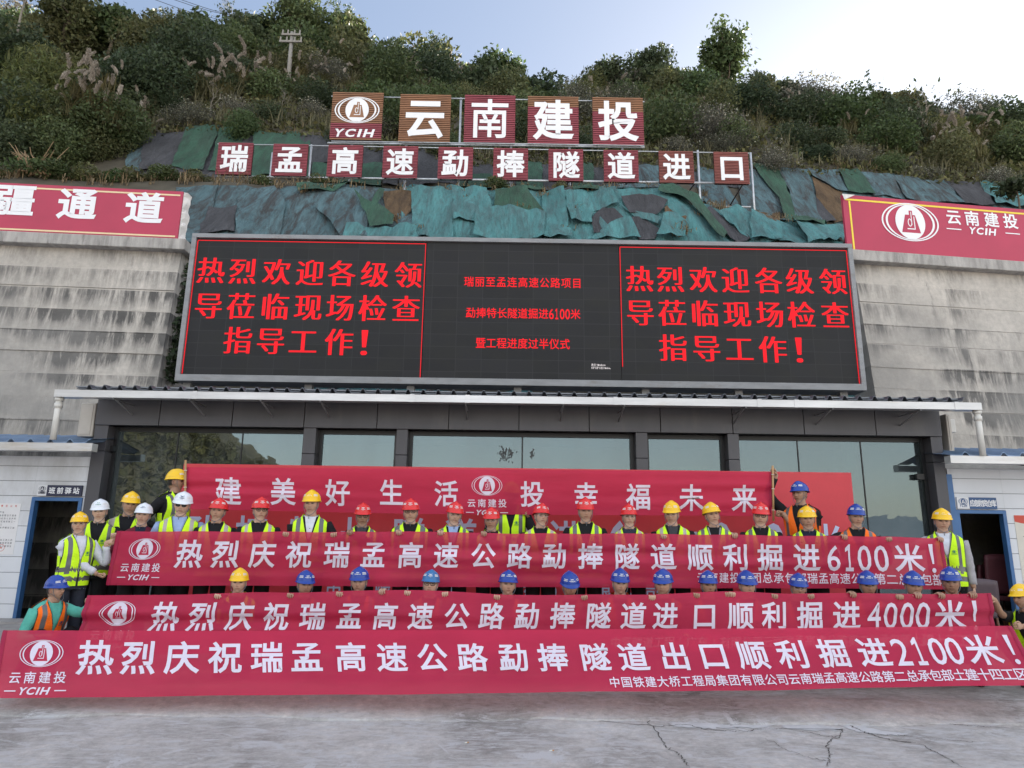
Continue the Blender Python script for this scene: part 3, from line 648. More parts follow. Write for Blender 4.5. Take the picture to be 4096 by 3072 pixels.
k = led_text([(lines[0], (456,525,598,670,739,810,882), 584, 594), (lines[1], (451,521,594,666,735,805,877), 660, 667), (lines[2], (514,585,655,732,787), 735, 740)], .565, ((-.017, 0), (-.006, 0), (.006, 0), (.017, 0)))
k.build('red_lettering', REDL, flatY(SY, .004), scr, loc=SL)
k = led_text([(lines[0], (1381,1448,1519,1588,1660,1727,1799), 602, 608), (lines[1], (1383,1452,1522,1592,1663,1731,1804), 675, 681), (lines[2], (1454,1526,1597,1669,1726), 751, 756)], .565, ((-.017, 0), (-.006, 0), (.006, 0), (.017, 0)))
k.build('red_lettering', REDL, flatY(SY, .004), scr, loc=SL)
k = Ink()
for text, u0, u1, v0, v1 in (('瑞丽至孟连高速公路项目', 1013, 1246, 609, 611), ('勐捧特长隧道掘进6100米', 1017, 1243, 675, 679), ('暨工程进度过半仪式', 1038, 1220, 741, 743)):
    x0 = atY(u0, v0, SY); x1 = atY(u1, v1, SY); wd = [.52 if c.isdigit() else 1 for c in text]; tot = sum(wd)-(wd[0]+wd[-1])/2; acc = -wd[0]/2
    for ch, w in zip(text, wd):
        t = (acc+w/2)/tot; acc += w; k.char(ch, x0[0]+(x1[0]-x0[0])*t, (x0[2]+x1[2])/2, .195 if w == 1 else .09, .215, .008)
k.build('red_lettering', REDL, flatY(SY, .004), scr, loc=SL)
k = Ink()
for text, u0, u1, v in (('激活 Windows', 1277, 1308, 788), ('转到"设置"以激活 Windows。', 1277, 1321, 794.5)):
    x0 = atY(u0, v, SY); x1 = atY(u1, v, SY); wd = [1 if ord(c) > 0x2e80 else (.55 if c != ' ' else .3) for c in text]; acc = 0
    for ch, w in zip(text, wd):
        if ch != ' ': k.char(ch, x0[0]+(x1[0]-x0[0])*(acc+w/2)/sum(wd), x0[2], (x1[0]-x0[0])/sum(wd)*w*.9, .05 if ord(ch) > 0x2e80 else .04, .01)
        acc += w
k.build('white_lettering', WHL, flatY(SY, .004), scr, loc=SL)
for u in (398+0, 660, 880, 1110, 1385, 1585, 1810):
    x = atY(u+8, 838, SY+.2)[0]; MB().box((x-.07, SY+.13, .02), (x+.07, SY+.27, sz0+.01)).build('post', GREY_METAL, scr)
f = MB()
for u, s in ((920, 1), (1430, -1), (700, 1)):
    a = atY(u, 845, SY+.5); f.tube([a, a+np.array([s*1.0, .1, .35])], .03, 6)
f.build('brace', GREY_METAL, scr)
# ------------------------------------------------------------------ character boards on the steel frame
SLAT_R = mat('slat_red', (.27, .045, .062), .5, var=.18, vscale=1.5); SLAT_T = mat('slat_tan', (.26, .12, .055), .5, var=.2, vscale=1.5)
SLAT_M = mat('slat_faded', (.24, .065, .05), .5, var=.2, vscale=1.5)
def board(ch, u, v, w, h, Y, rows, tan, label, tilt=0):
    c = atY(u, v, Y); root = empty('sign_board', (c[0], Y, c[2]-h/2)); tag(root, label, 'sign board', 'character boards on the hillside frame')
    b = MB(); st = h/rows
    for i in range(rows):
        z = c[2]+h/2-(i+.5)*st; m = 1 if (i/rows < tan[0] or i/rows > tan[1]) else tan[2] if len(tan) > 2 else 0
        b.box((c[0]-w/2, Y-.03, z-st*.29), (c[0]+w/2, Y+.02, z+st*.29), m)
    for x in (-.42, 0, .42): b.box((c[0]+x*w-.025, Y+.025, c[2]-h/2), (c[0]+x*w+.025, Y+.075, c[2]+h/2), 3)
    b.box((c[0]-w/2+.01, Y+.09, c[2]-h/2+.01), (c[0]+w/2-.01, Y+.10, c[2]+h/2-.01), 4)
    b.build('slat_panel', [SLAT_R, SLAT_T, SLAT_M, DARKSTEEL, mat('board_backing', (.035, .015, .015), .8, var=0)], root)
    k = Ink()
    if ch == '*':
        k.emblem(c[0], c[2]+h*.12, w*.44)
        for j, q in enumerate('YCIH'): k.char(q, c[0]+w*.225*(-1.45, -.45, .35, 1.15)[j], c[2]-h*.36, w*.19 if q != 'I' else w*.055, h*.17, .035, shear=.25)
        k.build('lettering', [INK, SLAT_T], flatY(Y-.032, .006), root)
    else:
        k.char(ch, c[0], c[2], w*.80, h*.86, .012 if ch == '南' else .026); k.build('lettering', INK, flatY(Y-.032, .006), root)
    return root
UY, LY = 22.5, 22.0
uw = abs(atY(1113, 257, UY)[0]-atY(1003, 257, UY)[0]); uh = atY(1058, 205, UY)[2]-atY(1058, 308, UY)[2]
for ch, u, v, tan, d in (('*', 771, 251, (.62, .93), 'large slatted board with a white oval emblem above italic letters, faded tan over red'), ('云', 918, 255.5, (1.1, 2), 'large slatted board all faded tan with the white character 云'),
        ('南', 1058, 257, (0, 2), 'large red slatted board with the white character 南'), ('建', 1195, 259.5, (.2, 2), 'large slatted board with the white character 建, tan at its top'), ('投', 1335, 262, (.27, 2), 'large slatted board with the white character 投, tan at its top quarter')):
    board(ch, u, v, uw, uh, UY, 26, tan, d)
lw = abs(atY(1142, 355, LY)[0]-atY(1067, 355, LY)[0]); lh = atY(1104, 322, LY)[2]-atY(1104, 391, LY)[2]
for i, ch in enumerate('瑞孟高速勐捧隧道进口'):
    u = 507+(1580-507)*i/9; v = 343+(363-343)*(i/9)**.9
    board(ch, u, v, lw, lh, LY, 21, (0, 2, 2 if i >= 8 else 0), 'small red slatted board with the white character %s in the lower row' % ch)
fr = empty('billboard_scaffold', (0, LY+.2, 12.5)); tag(fr, 'pale steel post and rail frame carrying the two rows of character boards on the bench', 'steel frame')
def rail(u0, v0, u1, v1, Y, r=.03):
    a, b = atY(u0, v0, Y), atY(u1, v1, Y); MB().tube([a, b], r, 6).build('rail', STEEL, fr, smooth=True)
rail(708, 309, 1392, 318, UY+.12, .04); rail(716, 208, 1392, 220, UY+.14, .022); rail(470, 381, 1620, 396.5, LY+.12, .04); rail(470, 311, 1618, 331, LY+.14, .02); rail(716, 305, 1392, 314.5, UY-.08, .02)
rail(1506, 446, 1622, 447, LY+.15, .03)
def post(u, v0, v1, Y, r=.045):
    a = atY(u, v0, Y); zb_ = hz(a[0], Y)-.3; MB().tube([a, (a[0], a[1], zb_)], r, 6).build('post', STEEL, fr, smooth=True)
for u, v in ((760, 310), (878, 310), (996, 212), (1104, 315), (1230, 315), (1344, 315)): post(u, v, 0, UY+.2)
for u, v in ((589, 330), (673, 313), (875, 385), (1105, 388), (1347, 391), (1431, 392), (1507, 325), (1621, 330)): post(u, v, 0, LY+.22, .04)
for u in (660, 860, 1010, 1230, 1360, 1440, 1506, 1610):
    a = atY(u, 389, LY+.2); y = LY+1.9; MB().tube([a, (a[0]-.25, y, hz(a[0]-.25, y)+.05)], .03, 6).build('brace', DARKSTEEL, fr, smooth=True)

# ------------------------------------------------------------------ glazed hall
BY = 11.0
X = lambda u, v=930, Y=BY: atY(u, v, Y)[0]
Zp = lambda u, v, Y=BY: atY(u, v, Y)[2]
hx0, hx1 = X(206, 917), X(2034, 944); zf0 = (Zp(206, 917)+Zp(2035, 944))/2; zf1 = zf0+.50
CLAD = mat('grey_cladding', (.075, .073, .082), .45, .1, var=.10, vscale=1.2, stretch=(2, 2, .5), dirt=(.11, .105, .105)); FRAME = mat('dark_window_frame', (.018, .018, .02), .4, .2, var=.1)
hall = empty('glazed_hall', ((hx0+hx1)/2, BY, .25)); tag(hall, 'dark grey clad hall with tall tinted glazing and a long white gutter under the screen', 'building')
ju = [206, 347, 504, 659, 816, 970, 1121, 1272, 1425, 1580, 1733, 1887, 2035]
jx = [hx0]+[X(u, 895) for u in ju[1:-1]]+[hx1]
for a, c in zip(jx, jx[1:]):
    MB().box((a+.006, BY-.03, zf0), (c-.006, BY+.02, zf1), bev=.004).build('fascia_panel', CLAD, hall)
MB().box((hx0+.01, BY+.0215, zf0+.005), (hx1-.01, BY+.30, zf1-.005)).build('fascia_core', FRAME, hall)
GY = BY+.24
for u0, u1 in ((206, 233), (656, 683), (857, 881), (1373, 1398), (1571, 1595), (2008, 2034)):
    a, c = (hx0 if u0 == 206 else X(u0)), (hx1 if u1 == 2034 else X(u1)); p = MB()
    for z0, z1 in ((.25, 1.55), (1.558, 2.85), (2.858, zf0-.002)): p.box((a, BY, z0), (c, BY+.3, z1), bev=.004)
    p.build('column', CLAD, hall)
cols = [(X(233), X(656)), (X(683), X(857)), (X(881), X(1373)), (X(1398), X(1571)), (X(1595), X(2008))]
def glass_mat():
    m, t, p, o = nodes('tinted_glass')
    gl = t.nodes.new('ShaderNodeBsdfGlossy'); gl.inputs['Roughness'].default_value = .012
    f = noise_tex(t, .8, 5, .6, stretch=(3, 1, .6)); gl.inputs['Color'].default_value = (.165, .21, .23, 1)
    df = t.nodes.new('ShaderNodeBsdfDiffuse'); df.inputs['Color'].default_value = (.30, .34, .35, 1)
    bn = t.nodes.new('ShaderNodeBump'); bn.inputs['Strength'].default_value = .06; bn.inputs['Distance'].default_value = .05; t.links.new(noise_tex(t, 1.1, 3, .5), bn.inputs['Height']); t.links.new(bn.outputs[0], gl.inputs['Normal'])
    tr = t.nodes.new('ShaderNodeBsdfTransparent'); tr.inputs['Color'].default_value = (.50, .58, .60, 1)
    a = t.nodes.new('ShaderNodeMixShader'); a.inputs[0].default_value = .60; t.links.new(tr.outputs[0], a.inputs[1]); t.links.new(gl.outputs[0], a.inputs[2])
    b = t.nodes.new('ShaderNodeMixShader'); t.links.new(ramp(t, f, [(.35, .02), (.7, .20)]), b.inputs[0]); t.links.new(a.outputs[0], b.inputs[1]); t.links.new(df.outputs[0], b.inputs[2])
    t.links.new(b.outputs[0], o.inputs[0]); return m
GLASS = glass_mat()
mul = {0: [379, 519], 1: [], 2: [1128], 3: [], 4: [1725, 1862]}
for i, (a, c) in enumerate(cols):
    ed = [a]+[X(u, 1000, GY) for u in mul[i]]+[c]
    f = MB().box((a+.001, GY-.04, .25), (a+.06, GY+.05, zf0-.001)).box((c-.06, GY-.04, .25), (c-.001, GY+.05, zf0-.001)).box((a+.061, GY-.03, zf0-.07), (c-.061, GY+.05, zf0-.001)).box((a+.061, GY-.03, .251), (c-.061, GY+.05, .33))
    for x in ed[1:-1]: f.box((x-.008, GY-.012, .331), (x+.008, GY+.02, zf0-.071))
    f.build('window_frame', FRAME, hall)
    for x0, x1 in zip(ed, ed[1:]):
        MB().box((x0+.012, GY, .30), (x1-.012, GY+.012, zf0-.03)).build('window_pane', GLASS, hall)
for u, v in ((241, 970), (1985, 1030)): # door closers seen against the end bays
    q = atY(u, v, GY-.06); MB().box((q[0]-.06, GY-.11, q[2]-.045), (q[0]+.06, GY-.045, q[2]+.045)).build('bracket', FRAME, hall)
INT = mat('interior_wall', (.34, .34, .33), .9, var=.1); FLOORM = mat('interior_floor', (.16, .15, .14), .5, var=.1)
b = MB().box((hx0+.05, BY+4.0, .25), (hx1-.05, BY+4.1, zf1)).box((hx0, BY+.32, .25), (hx0+.1, BY+4, zf1)).box((hx1-.1, BY+.32, .25), (hx1, BY+4, zf1)).box((hx0+.1, BY+.32, zf0+.1), (hx1-.1, BY+4, zf1-.01))
b.build('inner_wall', INT, hall); MB().box((hx0+.1, BY+.31, .251), (hx1-.1, BY+3.99, .27)).build('floor', FLOORM, hall)
# remains of a torn paper on the middle panes
r_ = np.random.default_rng(31); PR = mat('paper_residue', (.09, .092, .095), .8, var=.3, vscale=30)
for (u, v, w, h, n, lab) in ((1092, 985, .13, .10, 75, 'dark torn paper remains stuck on the glass left of the middle mullion'), (1150, 985, .03, .07, 16, 'small dark scrap stuck on the glass right of the middle mullion')):
    q = atY(u, v, GY-.003); k = Ink()
    for _ in range(n):
        cx, cz = r_.normal(0, w*.55), r_.normal(0, h*.55)+h*.3; m_ = int(r_.integers(5, 9)); th = np.sort(r_.uniform(0, 2*math.pi, m_)); rr = r_.uniform(.006, .026, m_)*np.array([1]); k.poly(np.stack([q[0]+cx+rr*np.cos(th)*.8, q[2]+cz+rr*np.sin(th)*1.4], 1), 0, .0004*_)
    o = k.build('paper_residue', PR, lambda x, z, h_: np.stack([x, np.full_like(x, GY-.002)-h_, z], 1)); tag(o, lab, 'paper scrap')
# roof sheet, gutter, down pipes
ROOF = mat('roof_sheet', (.10, .11, .13), .45, .3, var=.15); GUT = mat('gutter_white', (.56, .555, .56), .3, .35, var=.16, vscale=1.2, stretch=(.8, 1, 5), dirt=(.42, .36, .27))  # gutter blotches: tarnish, with a yellowish reflection put into the colour
def roof_sheet(x0, x1, ya, za, yb, zb_, pitch=.29, hgt=.055):
    xs_ = []; zs = []; x = x0
    while x < x1:
        for dx, z in ((0, 0), (pitch*.62, 0), (pitch*.74, hgt), (pitch*.84, hgt)): xs_.append(x+dx); zs.append(z)
        x += pitch
    G = []
    for off in (0, -.012):
        G.append(np.array([[xx, ya, za+z+off] for xx, z in zip(xs_, zs)])); G.append(np.array([[xx, yb, zb_+z+off] for xx, z in zip(xs_, zs)]))
    m = MB(); m.grid(np.array([G[0], G[1]])); m.grid(np.array([G[2], G[3]]), flip=True); m.grid(np.array([G[2], G[0]]))
    return m
YG = 10.35
gx0, gx1 = X(117, 850, YG), X(2121, 878, YG); gz0 = (Zp(116, 856, YG)+Zp(2122, 886, YG))/2; gz1 = (Zp(116, 842, YG)+Zp(2122, 869, YG))/2
roof_sheet(X(170, 840, YG+.1), X(2085, 868, YG+.1), YG+.05, gz1+.035, BY+4.2, gz1+.45, .235, .06).build('roof', ROOF, hall)
m = MB().box((gx0, YG-.0, gz0), (gx1, YG+.012, gz1)).box((gx0, YG+.0121, gz0), (gx1, YG+.16, gz0+.012)).box((gx0, YG+.148, gz0+.0121), (gx1, YG+.16, gz1)).box((gx0, YG+.0121, gz0+.0121), (gx0+.012, YG+.1479, gz1)).box((gx1-.012, YG+.0121, gz0+.0121), (gx1, YG+.1479, gz1))
for u in (420, 890, 1010, 1330, 1640, 1720, 2065):
    x = X(u, 860, YG); m.box((x-.035, YG-.006, gz0-.004), (x+.035, YG-.0005, gz1+.006))
m.build('gutter', GUT, hall)
s = MB().box((hx0-.1, YG+.17, zf1+.02), (hx1+.1, BY+.25, zf1+.04)); s.build('soffit', mat('soffit_sheet', (.22, .23, .25), .6), hall)
for u in (240, 405, 560, 690, 1005, 1217, 1350, 1612, 1800, 1990):
    x = X(u, 880, YG); MB().tube([(x, YG+.1, gz0-.02), (x, BY-.04, gz0-.16)], .014, 5).tube([(x, YG+.02, gz0-.012), (x, BY-.04, gz0-.012)], .012, 5).build('gutter_bracket', GREY_METAL, hall)
PIPE = mat('pvc_pipe', (.62, .60, .56), .45, var=.08)
for u0 in (128, 2107):
    x = X(u0, 865, YG+.08); zb_ = 2.95 if u0 < 1000 else 2.9
    MB().tube([(x, YG+.08, gz0), (x, YG+.08, zb_)], .045, 12).tube([(x, YG+.08, gz0-.16), (x, YG+.08, gz0-.09)], .058, 12).tube([(x, YG+.08, gz0-.05), (x, YG+.08, gz0-.005)], .062, 12).build('down_pipe', PIPE, hall, smooth=True)
BOX = mat('cabinet_beige', (.46, .42, .37), .5, var=.08)
for u0, u1, v0, v1, lb_ in ((184, 206, 872, 945, 'beige metal cabinet fixed to the end of the hall above the left hut'), (2034, 2057, 896, 986, 'beige metal cabinet fixed to the end of the hall above the right hut')):
    a, c = atY(u0, v0, BY+.1), atY(u1, v1, BY+.1); cb = empty('wall_cabinet', ((a[0]+c[0])/2, BY, c[2])); tag(cb, lb_, 'cabinet')
    MB().box((a[0], BY+.0, c[2]), (c[0]-(.01 if u0 > 1000 else 0), BY+.55, a[2]), bev=.015).build('case', BOX, cb)
    f = MB().box((a[0]+.03, BY-.008, c[2]+.04), (c[0]-.04, BY-.0005, a[2]-.04)); f.box((c[0]-.10, BY-.012, c[2]+.07), (c[0]-.05, BY-.009, c[2]+.09)); f.build('front_plate', mat('cabinet_front', (.50, .46, .41), .45, var=.05), cb)
    if u0 > 1000: MB().box((c[0], BY+.05, a[2]-.30), (c[0]+.09, BY+.2, a[2]-.08), bev=.01).build('switch_box', PIPE, cb)

# ------------------------------------------------------------------ side huts
PANEL = mat('sandwich_panel', (.66, .67, .70), .45, var=.05, vscale=1.2, stretch=(1, 1, .4), dirt=(.40, .39, .38)); BLUE = mat('blue_steel', (.045, .13, .30), .4, .1, var=.12, vscale=4)
HROOF = mat('hut_roof_blue', (.19, .28, .42), .4, .2, var=.2, vscale=2); SEAM = mat('panel_seam', (.25, .25, .27), .6, var=0)
HY = 11.05
def hut(side):
    s = -1 if side == 'l' else 1
    if s < 0: inner, far = hx0-.03, -16.0; dx0, dx1 = X(70, 1080, HY), X(179, 1080, HY); dz = Zp(120, 1074.5, HY); gz = (Zp(100, 974, 10.5), Zp(100, 957, 10.5))
    else: inner, far = hx1+.05, 16.0; dx0, dx1 = X(2064, 1110, HY), X(2172, 1110, HY); dz = Zp(2118, 1102, HY); gz = (Zp(2150, 1002, 10.5), Zp(2150, 986, 10.5))
    root = empty('site_hut', ((inner+far)/2, HY, .25)); tag(root, 'white panelled hut on the %s' % ('left with a dark doorway under the 班前驿站 sign' if s < 0 else 'right with a dark doorway under the 应急物资仓库 sign'), 'hut', 'white huts beside the hall')
    top = gz[0]-.02
    def wallbox(x0, x1, z0, z1):
        w = MB(); z = z0; h = .235
        zz = [z0]+[q for q in np.arange(.25+h, top, h) if z0+.02 < q < z1-.02]+[z1]
        for a, c in zip(zz, zz[1:]): w.box((min(x0, x1), HY, a+.004), (max(x0, x1), HY+.05, c-.004), bev=.004)
        w.box((min(x0, x1)+.002, HY+.012, z0), (max(x0, x1)-.002, HY+.048, z1), 1)
        return w
    ms = [PANEL, SEAM]; w = wallbox(inner, dx1 if s < 0 else dx0, .25, top); w.build('wall_panel', ms, root)
    wallbox(dx0 if s < 0 else dx1, far, .25, top).build('wall_panel', ms, root)
    wallbox(dx0, dx1, dz, top).build('wall_panel', ms, root)
    t_ = .055
    f = MB().box((dx0, HY-.02, .251), (dx0+t_, HY+.08, dz)).box((dx1-t_, HY-.02, .251), (dx1, HY+.08, dz)).box((dx0+t_, HY-.02, dz-t_), (dx1-t_, HY+.08, dz)); f.build('door_frame', BLUE, root)
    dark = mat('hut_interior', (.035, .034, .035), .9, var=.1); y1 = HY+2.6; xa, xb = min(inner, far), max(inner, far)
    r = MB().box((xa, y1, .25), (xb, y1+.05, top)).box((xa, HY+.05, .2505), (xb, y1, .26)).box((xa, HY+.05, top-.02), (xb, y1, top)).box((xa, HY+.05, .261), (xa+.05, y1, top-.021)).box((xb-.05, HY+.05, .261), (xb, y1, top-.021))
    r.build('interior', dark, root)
    ge = X(203, 966, 10.5) if s < 0 else X(2049, 993, 10.5)
    x0, x1 = (far, ge) if s < 0 else (ge, far)
    roof_sheet(x0+.05, x1-.05, 10.52, gz[1]+.02, HY+1.5, gz[1]+.36, .3, .05).build('roof', HROOF, root)
    MB().box((x0, 10.45, gz[0]), (x1, 10.47, gz[1])).box((x0, 10.471, gz[0]), (x1, 10.6, gz[0]+.015)).box((x0 if s > 0 else x1-.015, 10.4705, gz[0]+.0155), (x0+.015 if s > 0 else x1, 10.6, gz[1])).build('gutter', GUT, root)
    if s > 0: MB().box((inner-.04, HY-.03, .251), (inner+.05, HY-.001, top-.1)).build('corner_post', BLUE, root)
    else: MB().box((-9.6, HY-.45, .002), (inner, HY-.01, .28)).build('plinth', mat('platform_concrete', (.33, .31, .30)), root)
    return root, dx0, dx1, dz
hutL, lx0, lx1, lz = hut('l'); hutR, rx0, rx1, rz = hut('r')
NAVY = mat('sign_navy', (.018, .022, .055), .4, var=.05); SBLUE = mat('sign_blue', (.02, .075, .20), .4, var=.05); SWH = mat('sign_face_white', (.68, .68, .70), .4, var=.03)
def doorsign(u0, v0, u1, v1, split, text, body, label):
    a, c = atY(u0, v0, HY-.03), atY(u1, v1, HY-.03); y = HY-.035
    root = empty('door_sign', ((a[0]+c[0])/2, HY, c[2])); tag(root, label, 'sign'); xs_ = a[0]+(c[0]-a[0])*split
    MB().box((xs_, y, c[2]), (c[0], HY-.001, a[2])).build('name_plate', body, root); MB().box((a[0], y, c[2]), (xs_-.001, HY-.001, a[2])).build('emblem_plate', SWH, root)
    k = Ink(); n = len(text); h = (a[2]-c[2])*.62
    k.line(text, xs_+.02, c[0]-.02, (a[2]+c[2])/2, h, .025, wid=.98 if n < 5 else .8); k.build('lettering', INK, flatY(y, .002), root, loc=tuple(-q for q in root.location))
    k = Ink(); w = xs_-a[0]; k.emblem((a[0]+xs_)/2, (a[2]+c[2])/2+.025, w*.40, .001)
    if n < 5: k.line('云南建投', a[0]+.02, xs_-.02, c[2]+.05, .045, .02)
    else:
        for j, q in enumerate('YCIH'): k.char(q, (a[0]+xs_)/2+w*.18*(-1.45, -.45, .35, 1.15)[j], c[2]+.05, w*.15 if q != 'I' else w*.04, .045, .03, shear=.25)
    k.build('emblem', [body, SWH], flatY(y, .002), root, loc=tuple(-q for q in root.location)); return root
doorsign(83.5, 1047.5, 175, 1072, .21, '班前驿站', NAVY, 'white and navy sign reading 班前驿站 above the left door')
doorsign(2066, 1074, 2154.5, 1100, .30, '应急物资仓库', SBLUE, 'white and blue sign reading 应急物资仓库 above the right door')
# notice on the left hut
a, c = atY(-10, 1087, HY-.01), atY(46, 1198, HY-.01); x0, x1 = a[0]-.2, atY(46, 1090, HY)[0]
nt_ = empty('notice_sheet', ((x0+x1)/2, HY, c[2])); tag(nt_, 'white paper notice with a red heading and seal pasted on the left hut', 'notice')
PAPER = mat('paper', (.74, .72, .72), .8, var=.03); TXT = mat('print_grey', (.16, .15, .16), .8, var=0); TRED = mat('print_red', (.60, .10, .07), .8, var=0)
MB().box((x0, HY-.004, c[2]), (x1, HY-.001, a[2])).build('paper', PAPER, nt_)
k = Ink(); r = random.Random(3); H_ = a[2]-c[2]
k.line('安全生产责任公司', x1-.62, x1-.04, a[2]-.04, .035, .02); k.line('通告', x1-.46, x1-.30, a[2]-.085, .035, .02)
k.ring(x1-.20, c[2]+.10, .055, .055, .006, n=24); k.poly([(x1-.2+.022*(1 if i % 2 == 0 else .4)*math.sin(i*math.pi/5), c[2]+.10+.022*(1 if i % 2 == 0 else .4)*math.cos(i*math.pi/5)) for i in range(10)])
k.build('red_print', TRED, flatY(HY-.004, .0015), nt_, loc=tuple(-q for q in nt_.location))
k = Ink(); body = '关于进一步加强隧道施工安全管理工作的通知各作业队班组必须严格遵守现场安全操作规程进入施工区域人员应当佩戴安全帽穿反光背心严禁酒后上岗服从指挥'
for j in range(13):
    z = a[2]-.14-j*.047
    if j in (6, 7): continue
    ln = [''.join(r.choice(body) for _ in range(14 if j % 4 else 9))][0]; k.line(ln, x1-.60, x1-.60+.04*len(ln), z, .032, .01)
k.build('print', TXT, flatY(HY-.004, .0015), nt_, loc=tuple(-q for q in nt_.location))
# poster on the right hut
a, c = atY(2190, 1113, HY-.01), atY(2240, 1296, HY-.01); x0 = a[0]; x1 = x0+.9
po = empty('wall_poster', ((x0+x1)/2, HY, c[2])); tag(po, 'cream poster with a red drape top edge and red building drawing on the right hut', 'poster')
MB().box((x0, HY-.006, c[2]), (x1, HY-.001, a[2])).build('paper', mat('poster_cream', (.66, .62, .54), .6, var=.04), po)
k = Ink(); n = 24; xx = np.linspace(x0, x1, n); k.add(np.concatenate([np.stack([xx, np.full(n, a[2])], 1), np.stack([xx, a[2]-.10-.035*np.abs(np.sin((xx-x0)*7))], 1)]), [(i, i+1, n+i+1, n+i) for i in range(n-1)])
for i in range(9):
    x = x0+.05+i*.09; h = .12+.09*((i*37) % 5)/4; k.poly([(x, c[2]+.32), (x+.055, c[2]+.32), (x+.055, c[2]+.32+h), (x+.0275, c[2]+.37+h), (x, c[2]+.32+h)])
k.poly([(x0+.01, c[2]+.14), (x1-.01, c[2]+.05), (x1-.01, c[2]+.17), (x0+.01, c[2]+.29)]); k.build('red_print', TRED, flatY(HY-.006, .0015), po, loc=tuple(-q for q in po.location))
k = Ink()
for j in range(3): k.line('|||||||||'[:7], x0+.1+j*.12, x0+.20+j*.12, a[2]-.33, .012, 0); 
for j in range(4): k.poly([(x0+.17+j*.045, a[2]-.20), (x0+.176+j*.045, a[2]-.20), (x0+.176+j*.045, a[2]-.60+.05*j), (x0+.17+j*.045, a[2]-.60+.05*j)])
k.build('print', TXT, flatY(HY-.006, .0015), po, loc=tuple(-q for q in po.location))
k = Ink(); k.poly([(x0+.01, c[2]+.01), (x1-.01, c[2]+.01), (x1-.01, c[2]+.04), (x0+.3, c[2]+.10), (x0+.01, c[2]+.12)]); k.build('yellow_print', mat('print_yellow', (.65, .60, .06), .7, var=.1), flatY(HY-.006, .0012), po, loc=tuple(-q for q in po.location))
# power cable slung under the right gutter
P = spline([(hx1+.15, 10.9, rz+.85), (hx1+1.2, 10.62, rz+.66), (hx1+2.6, 10.6, rz+.60), (hx1+5, 10.6, rz+.75)], 8)
o = MB().tube(P, .009, 5).build('cable', BLACK, smooth=True); tag(o, 'thin black cable slung under the gutter of the right hut', 'cable')
# maroon chairs seen in the right doorway, one dark chair in the left doorway
MAROON = mat('chair_maroon', (.085, .018, .026), .6, var=.15); CHW = mat('chair_wood', (.12, .045, .02), .5, var=.2, vscale=9)
def chair(x, y, z, rot, label, fm=MAROON, tall=.95):
    root = empty('padded_chair', (x, y, z)); tag(root, label, 'chair', 'padded chairs standing by the doorways')
    Z = (0, 0, 0)
    MB().box((-.23, -.23, .40), (.23, .22, .49), bev=.03).build('seat', fm, root, loc=Z)
    b = MB(); G = []
    for i in range(9):
        t = i/8; zz = .52+(tall-.52)*t; w = .225-.02*t**3; G.append([(xx, .20+.05*t-.02*math.cos(xx*6), zz+.03*math.cos(xx*6)*(t == 1)) for xx in np.linspace(-w, w, 9)])
    b.grid(np.array(G)); o = b.build('backrest', fm, root, True, loc=Z); md = o.modifiers.new('thickness', 'SOLIDIFY'); md.thickness = .05
    for sx in (-1, 1):
        MB().tube([(sx*.2, -.19, 0), (sx*.2, -.19, .41)], .016, 8).build('leg', CHW, root, loc=Z); MB().tube([(sx*.2, .24, 0), (sx*.2, .19, .41), (sx*.2, .24, tall-.1)], .016, 8).build('leg', CHW, root, loc=Z)
    root.rotation_euler = (0, 0, rot); return root
q = atY(2120, 1270, 11.9); chair(q[0], 12.0, .262, math.pi+.2, 'maroon padded chair inside the right doorway, lower and to the left')
q = atY(2168, 1270, 11.6); chair(q[0]-.05, 11.75, .262, math.pi-.2, 'tall maroon padded chair inside the right doorway, beside the right jamb', tall=1.12)
q = atY(120, 1270, 11.8); chair(q[0]+.15, 11.9, .262, 2.4, 'dark wooden framed chair inside the left doorway', mat('chair_dark', (.03, .02, .018), .6))
q = atY(2105, 1300, 9.2); chair(q[0], 9.3, .25, math.pi, 'grey topped maroon chair outside the right hut near the banner end', mat('chair_grey', (.07, .045, .055), .5), .86)
# ------------------------------------------------------------------ red backdrop and the four cloth banners
BK = mat('backdrop_red', (.56, .035, .05), .5, var=.05); INKB = mat('print_pale_blue', (.50, .55, .75), .6, var=.03)
KY = 9.75
a, c = atY(398, 993, KY), atY(1838.5, 1021, KY); bk = empty('backdrop_board', ((a[0]+c[0])/2, KY, .25)); tag(bk, 'tall plain red backdrop board standing in front of the glazing behind the people', 'backdrop board')
MB().box((a[0], KY, .25), (c[0], KY+.05, c[2]), bev=.004).build('panel', BK, bk)
f = MB()
for x in np.linspace(a[0]+.3, c[0]-.3, 6): f.tube([(x, KY+.06, c[2]-.3), (x, KY+.75, .26)], .02, 6).tube([(x, KY+.075, .26), (x, KY+.075, c[2]-.05)], .02, 6)
f.build('stand', DARKSTEEL, bk)
k = Ink()
for i, ch in enumerate('勐捧特长隧道掘进6100米'):
    p = atY(430+i*113, 1150+i*1.6, KY); k.char(ch, p[0], p[2], .46 if not ch.isdigit() else .26, .5, .02)
for i, ch in enumerate('中坚隧道工程(广东)有限公司'):
    p = atY(720+i*53, 1283, KY); k.char(ch, p[0], p[2]+.03, .22 if ord(ch) > 256 else .07, .22, .015)
k.build('lettering', INKB, flatY(KY, .003), bk, loc=tuple(-q for q in bk.location))

